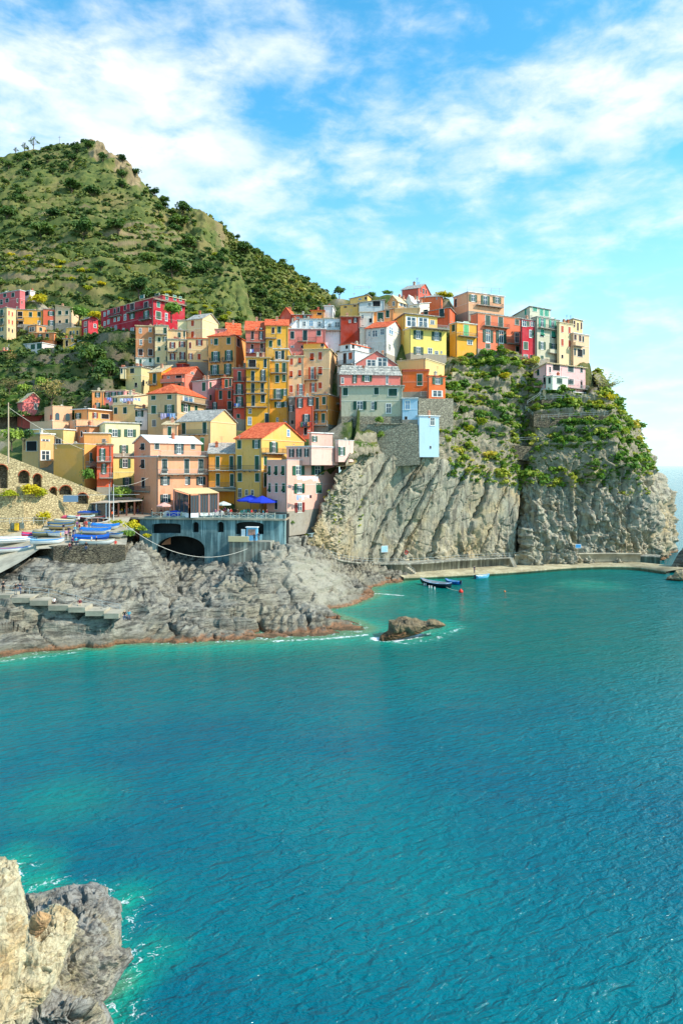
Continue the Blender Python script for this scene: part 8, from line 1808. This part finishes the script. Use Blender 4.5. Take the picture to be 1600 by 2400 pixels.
# gully and lower left plants
for px, py, Yd, r, kind, lab, hh, cat in [(120, 945, 176, 4.4, 'dry', 'bare spreading fig tree beside the rose gabled house', 1.0, 'tree'), (60, 925, 186, 2.4, 'fresh', 'green tree behind the left stone roofs', 1, 'tree'), (22, 915, 187, 2.6, 'dry', 'leafless grey tree at the left edge', 1, 'tree'), (100, 912, 190, 2.6, 'fresh', 'light green tree on the gully terrace', 1, 'tree'), (215, 870, 200, 5.0, 'tree', 'dark evergreen under the beige house', 1.1, 'tree'), (245, 890, 197, 4.4, 'tree', 'dark evergreen beside the beige house wall', 1, 'tree'),
      (28, 840, 222, 3.0, 'dry', 'grey brown shrub below the pink cottage', .8, 'bush'), (185, 822, 226, 4.0, 'lime', 'rust yellow bush right of the stone wall', .7, 'bush'), (205, 812, 228, 3.4, 'dry', 'brown bush next to the rust yellow one', .7, 'bush'), (402, 742, 208, 3.6, 'fresh', 'green tree in front of the long red building', 1, 'tree'), (225, 742, 243, 4.0, 'lime', 'yellow flowering bush left of the long red building', .7, 'bush'), (185, 750, 244, 4.0, 'fresh', 'green tree right of the cream row house', 1, 'tree'), (95, 705, 262, 4.0, 'lime', 'yellow bush behind the far row houses', .8, 'bush'),
      (28, 1042, 138, 2.3, 'fresh', 'green tree at the left edge above the stair wall', 1.1, 'tree'), (58, 1040, 141, 2.3, 'tree', 'dark tree right of the green one above the stair wall', 1.1, 'tree'), (205, 1120, 134.5, 1.6, 'fresh', 'spiky green plant by the mustard wall', 1.5, 'bush'), (285, 1160, 136, 2.4, 'fresh', 'green bush beside the restaurant canopy', .9, 'bush'), (18, 1158, 122.6, 2.0, 'lime', 'yellow green bush on the left stone block', .6, 'bush'), (75, 1155, 125, 2.2, 'lime', 'yellow green bush hanging over the plant grown wall', .9, 'bush'), (95, 1160, 126.5, 1.9, 'lime', 'second hanging bush right beside it on the plant grown wall', .9, 'bush'), (105, 1215, 127, 1.5, 'lime', 'orange green shrub at the foot of the plant grown wall', 1.3, 'bush'), (310, 1235, 119.5, 1.7, 'lime', 'yellow green shrub on the rock below the poles', .9, 'bush'), (300, 1252, 116.5, 1.3, 'fresh', 'bright green shrub at the right end of the landing', .9, 'bush'), (330, 1240, 121, 1.3, 'fresh', 'shrub on the rock left of the bridge', .8, 'bush'), (345, 1255, 121.5, 1.0, 'lime', 'small shrub on the rock by the bridge foot', .8, 'bush'), (275, 1225, 124, 1.4, 'lime', 'yellow flowering shrub under the crossed railing', .8, 'bush'),
      (720, 1252, 136, 1.0, 'lime', 'small tuft on the yellow rock right of the bridge', .6, 'bush'), (680, 1222, 132.5, 1.0, 'fresh', 'small shrub at the foot of the pink harbour house', .7, 'bush'), (890, 985, 155.2, 1.2, 'fresh', 'shrub growing out of the bastion wall', 1.3, 'bush'), (888, 1020, 155.5, 1.4, 'fresh', 'shrub at the foot of the bastion', 1.1, 'bush'), (860, 1060, 156, 1.2, 'fresh', 'agave like plant above the folded rock', .7, 'bush'),
      (870, 688, 210, 2.0, 'fresh', 'vineyard bush on the skyline right of the yellow summit house', .6, 'bush'), (905, 684, 211, 2.0, 'fresh', 'vineyard bush on the skyline left of the top red house', .6, 'bush'), (1035, 690, 207, 2.4, 'lime', 'yellowish bush on the skyline right of the top red house', .8, 'bush'), (1052, 693, 207, 2.0, 'lime', 'golden bush on the skyline left of the peach house', .9, 'bush'), (795, 692, 212, 2.2, 'tree', 'dark tree on the skyline left of the summit houses', 1, 'tree')]:
    plant(P(px, py + 6, Yd), r, lab, kind, hh, cat, name='tree' if cat == 'tree' else 'bush', trunk=(cat == 'tree'))
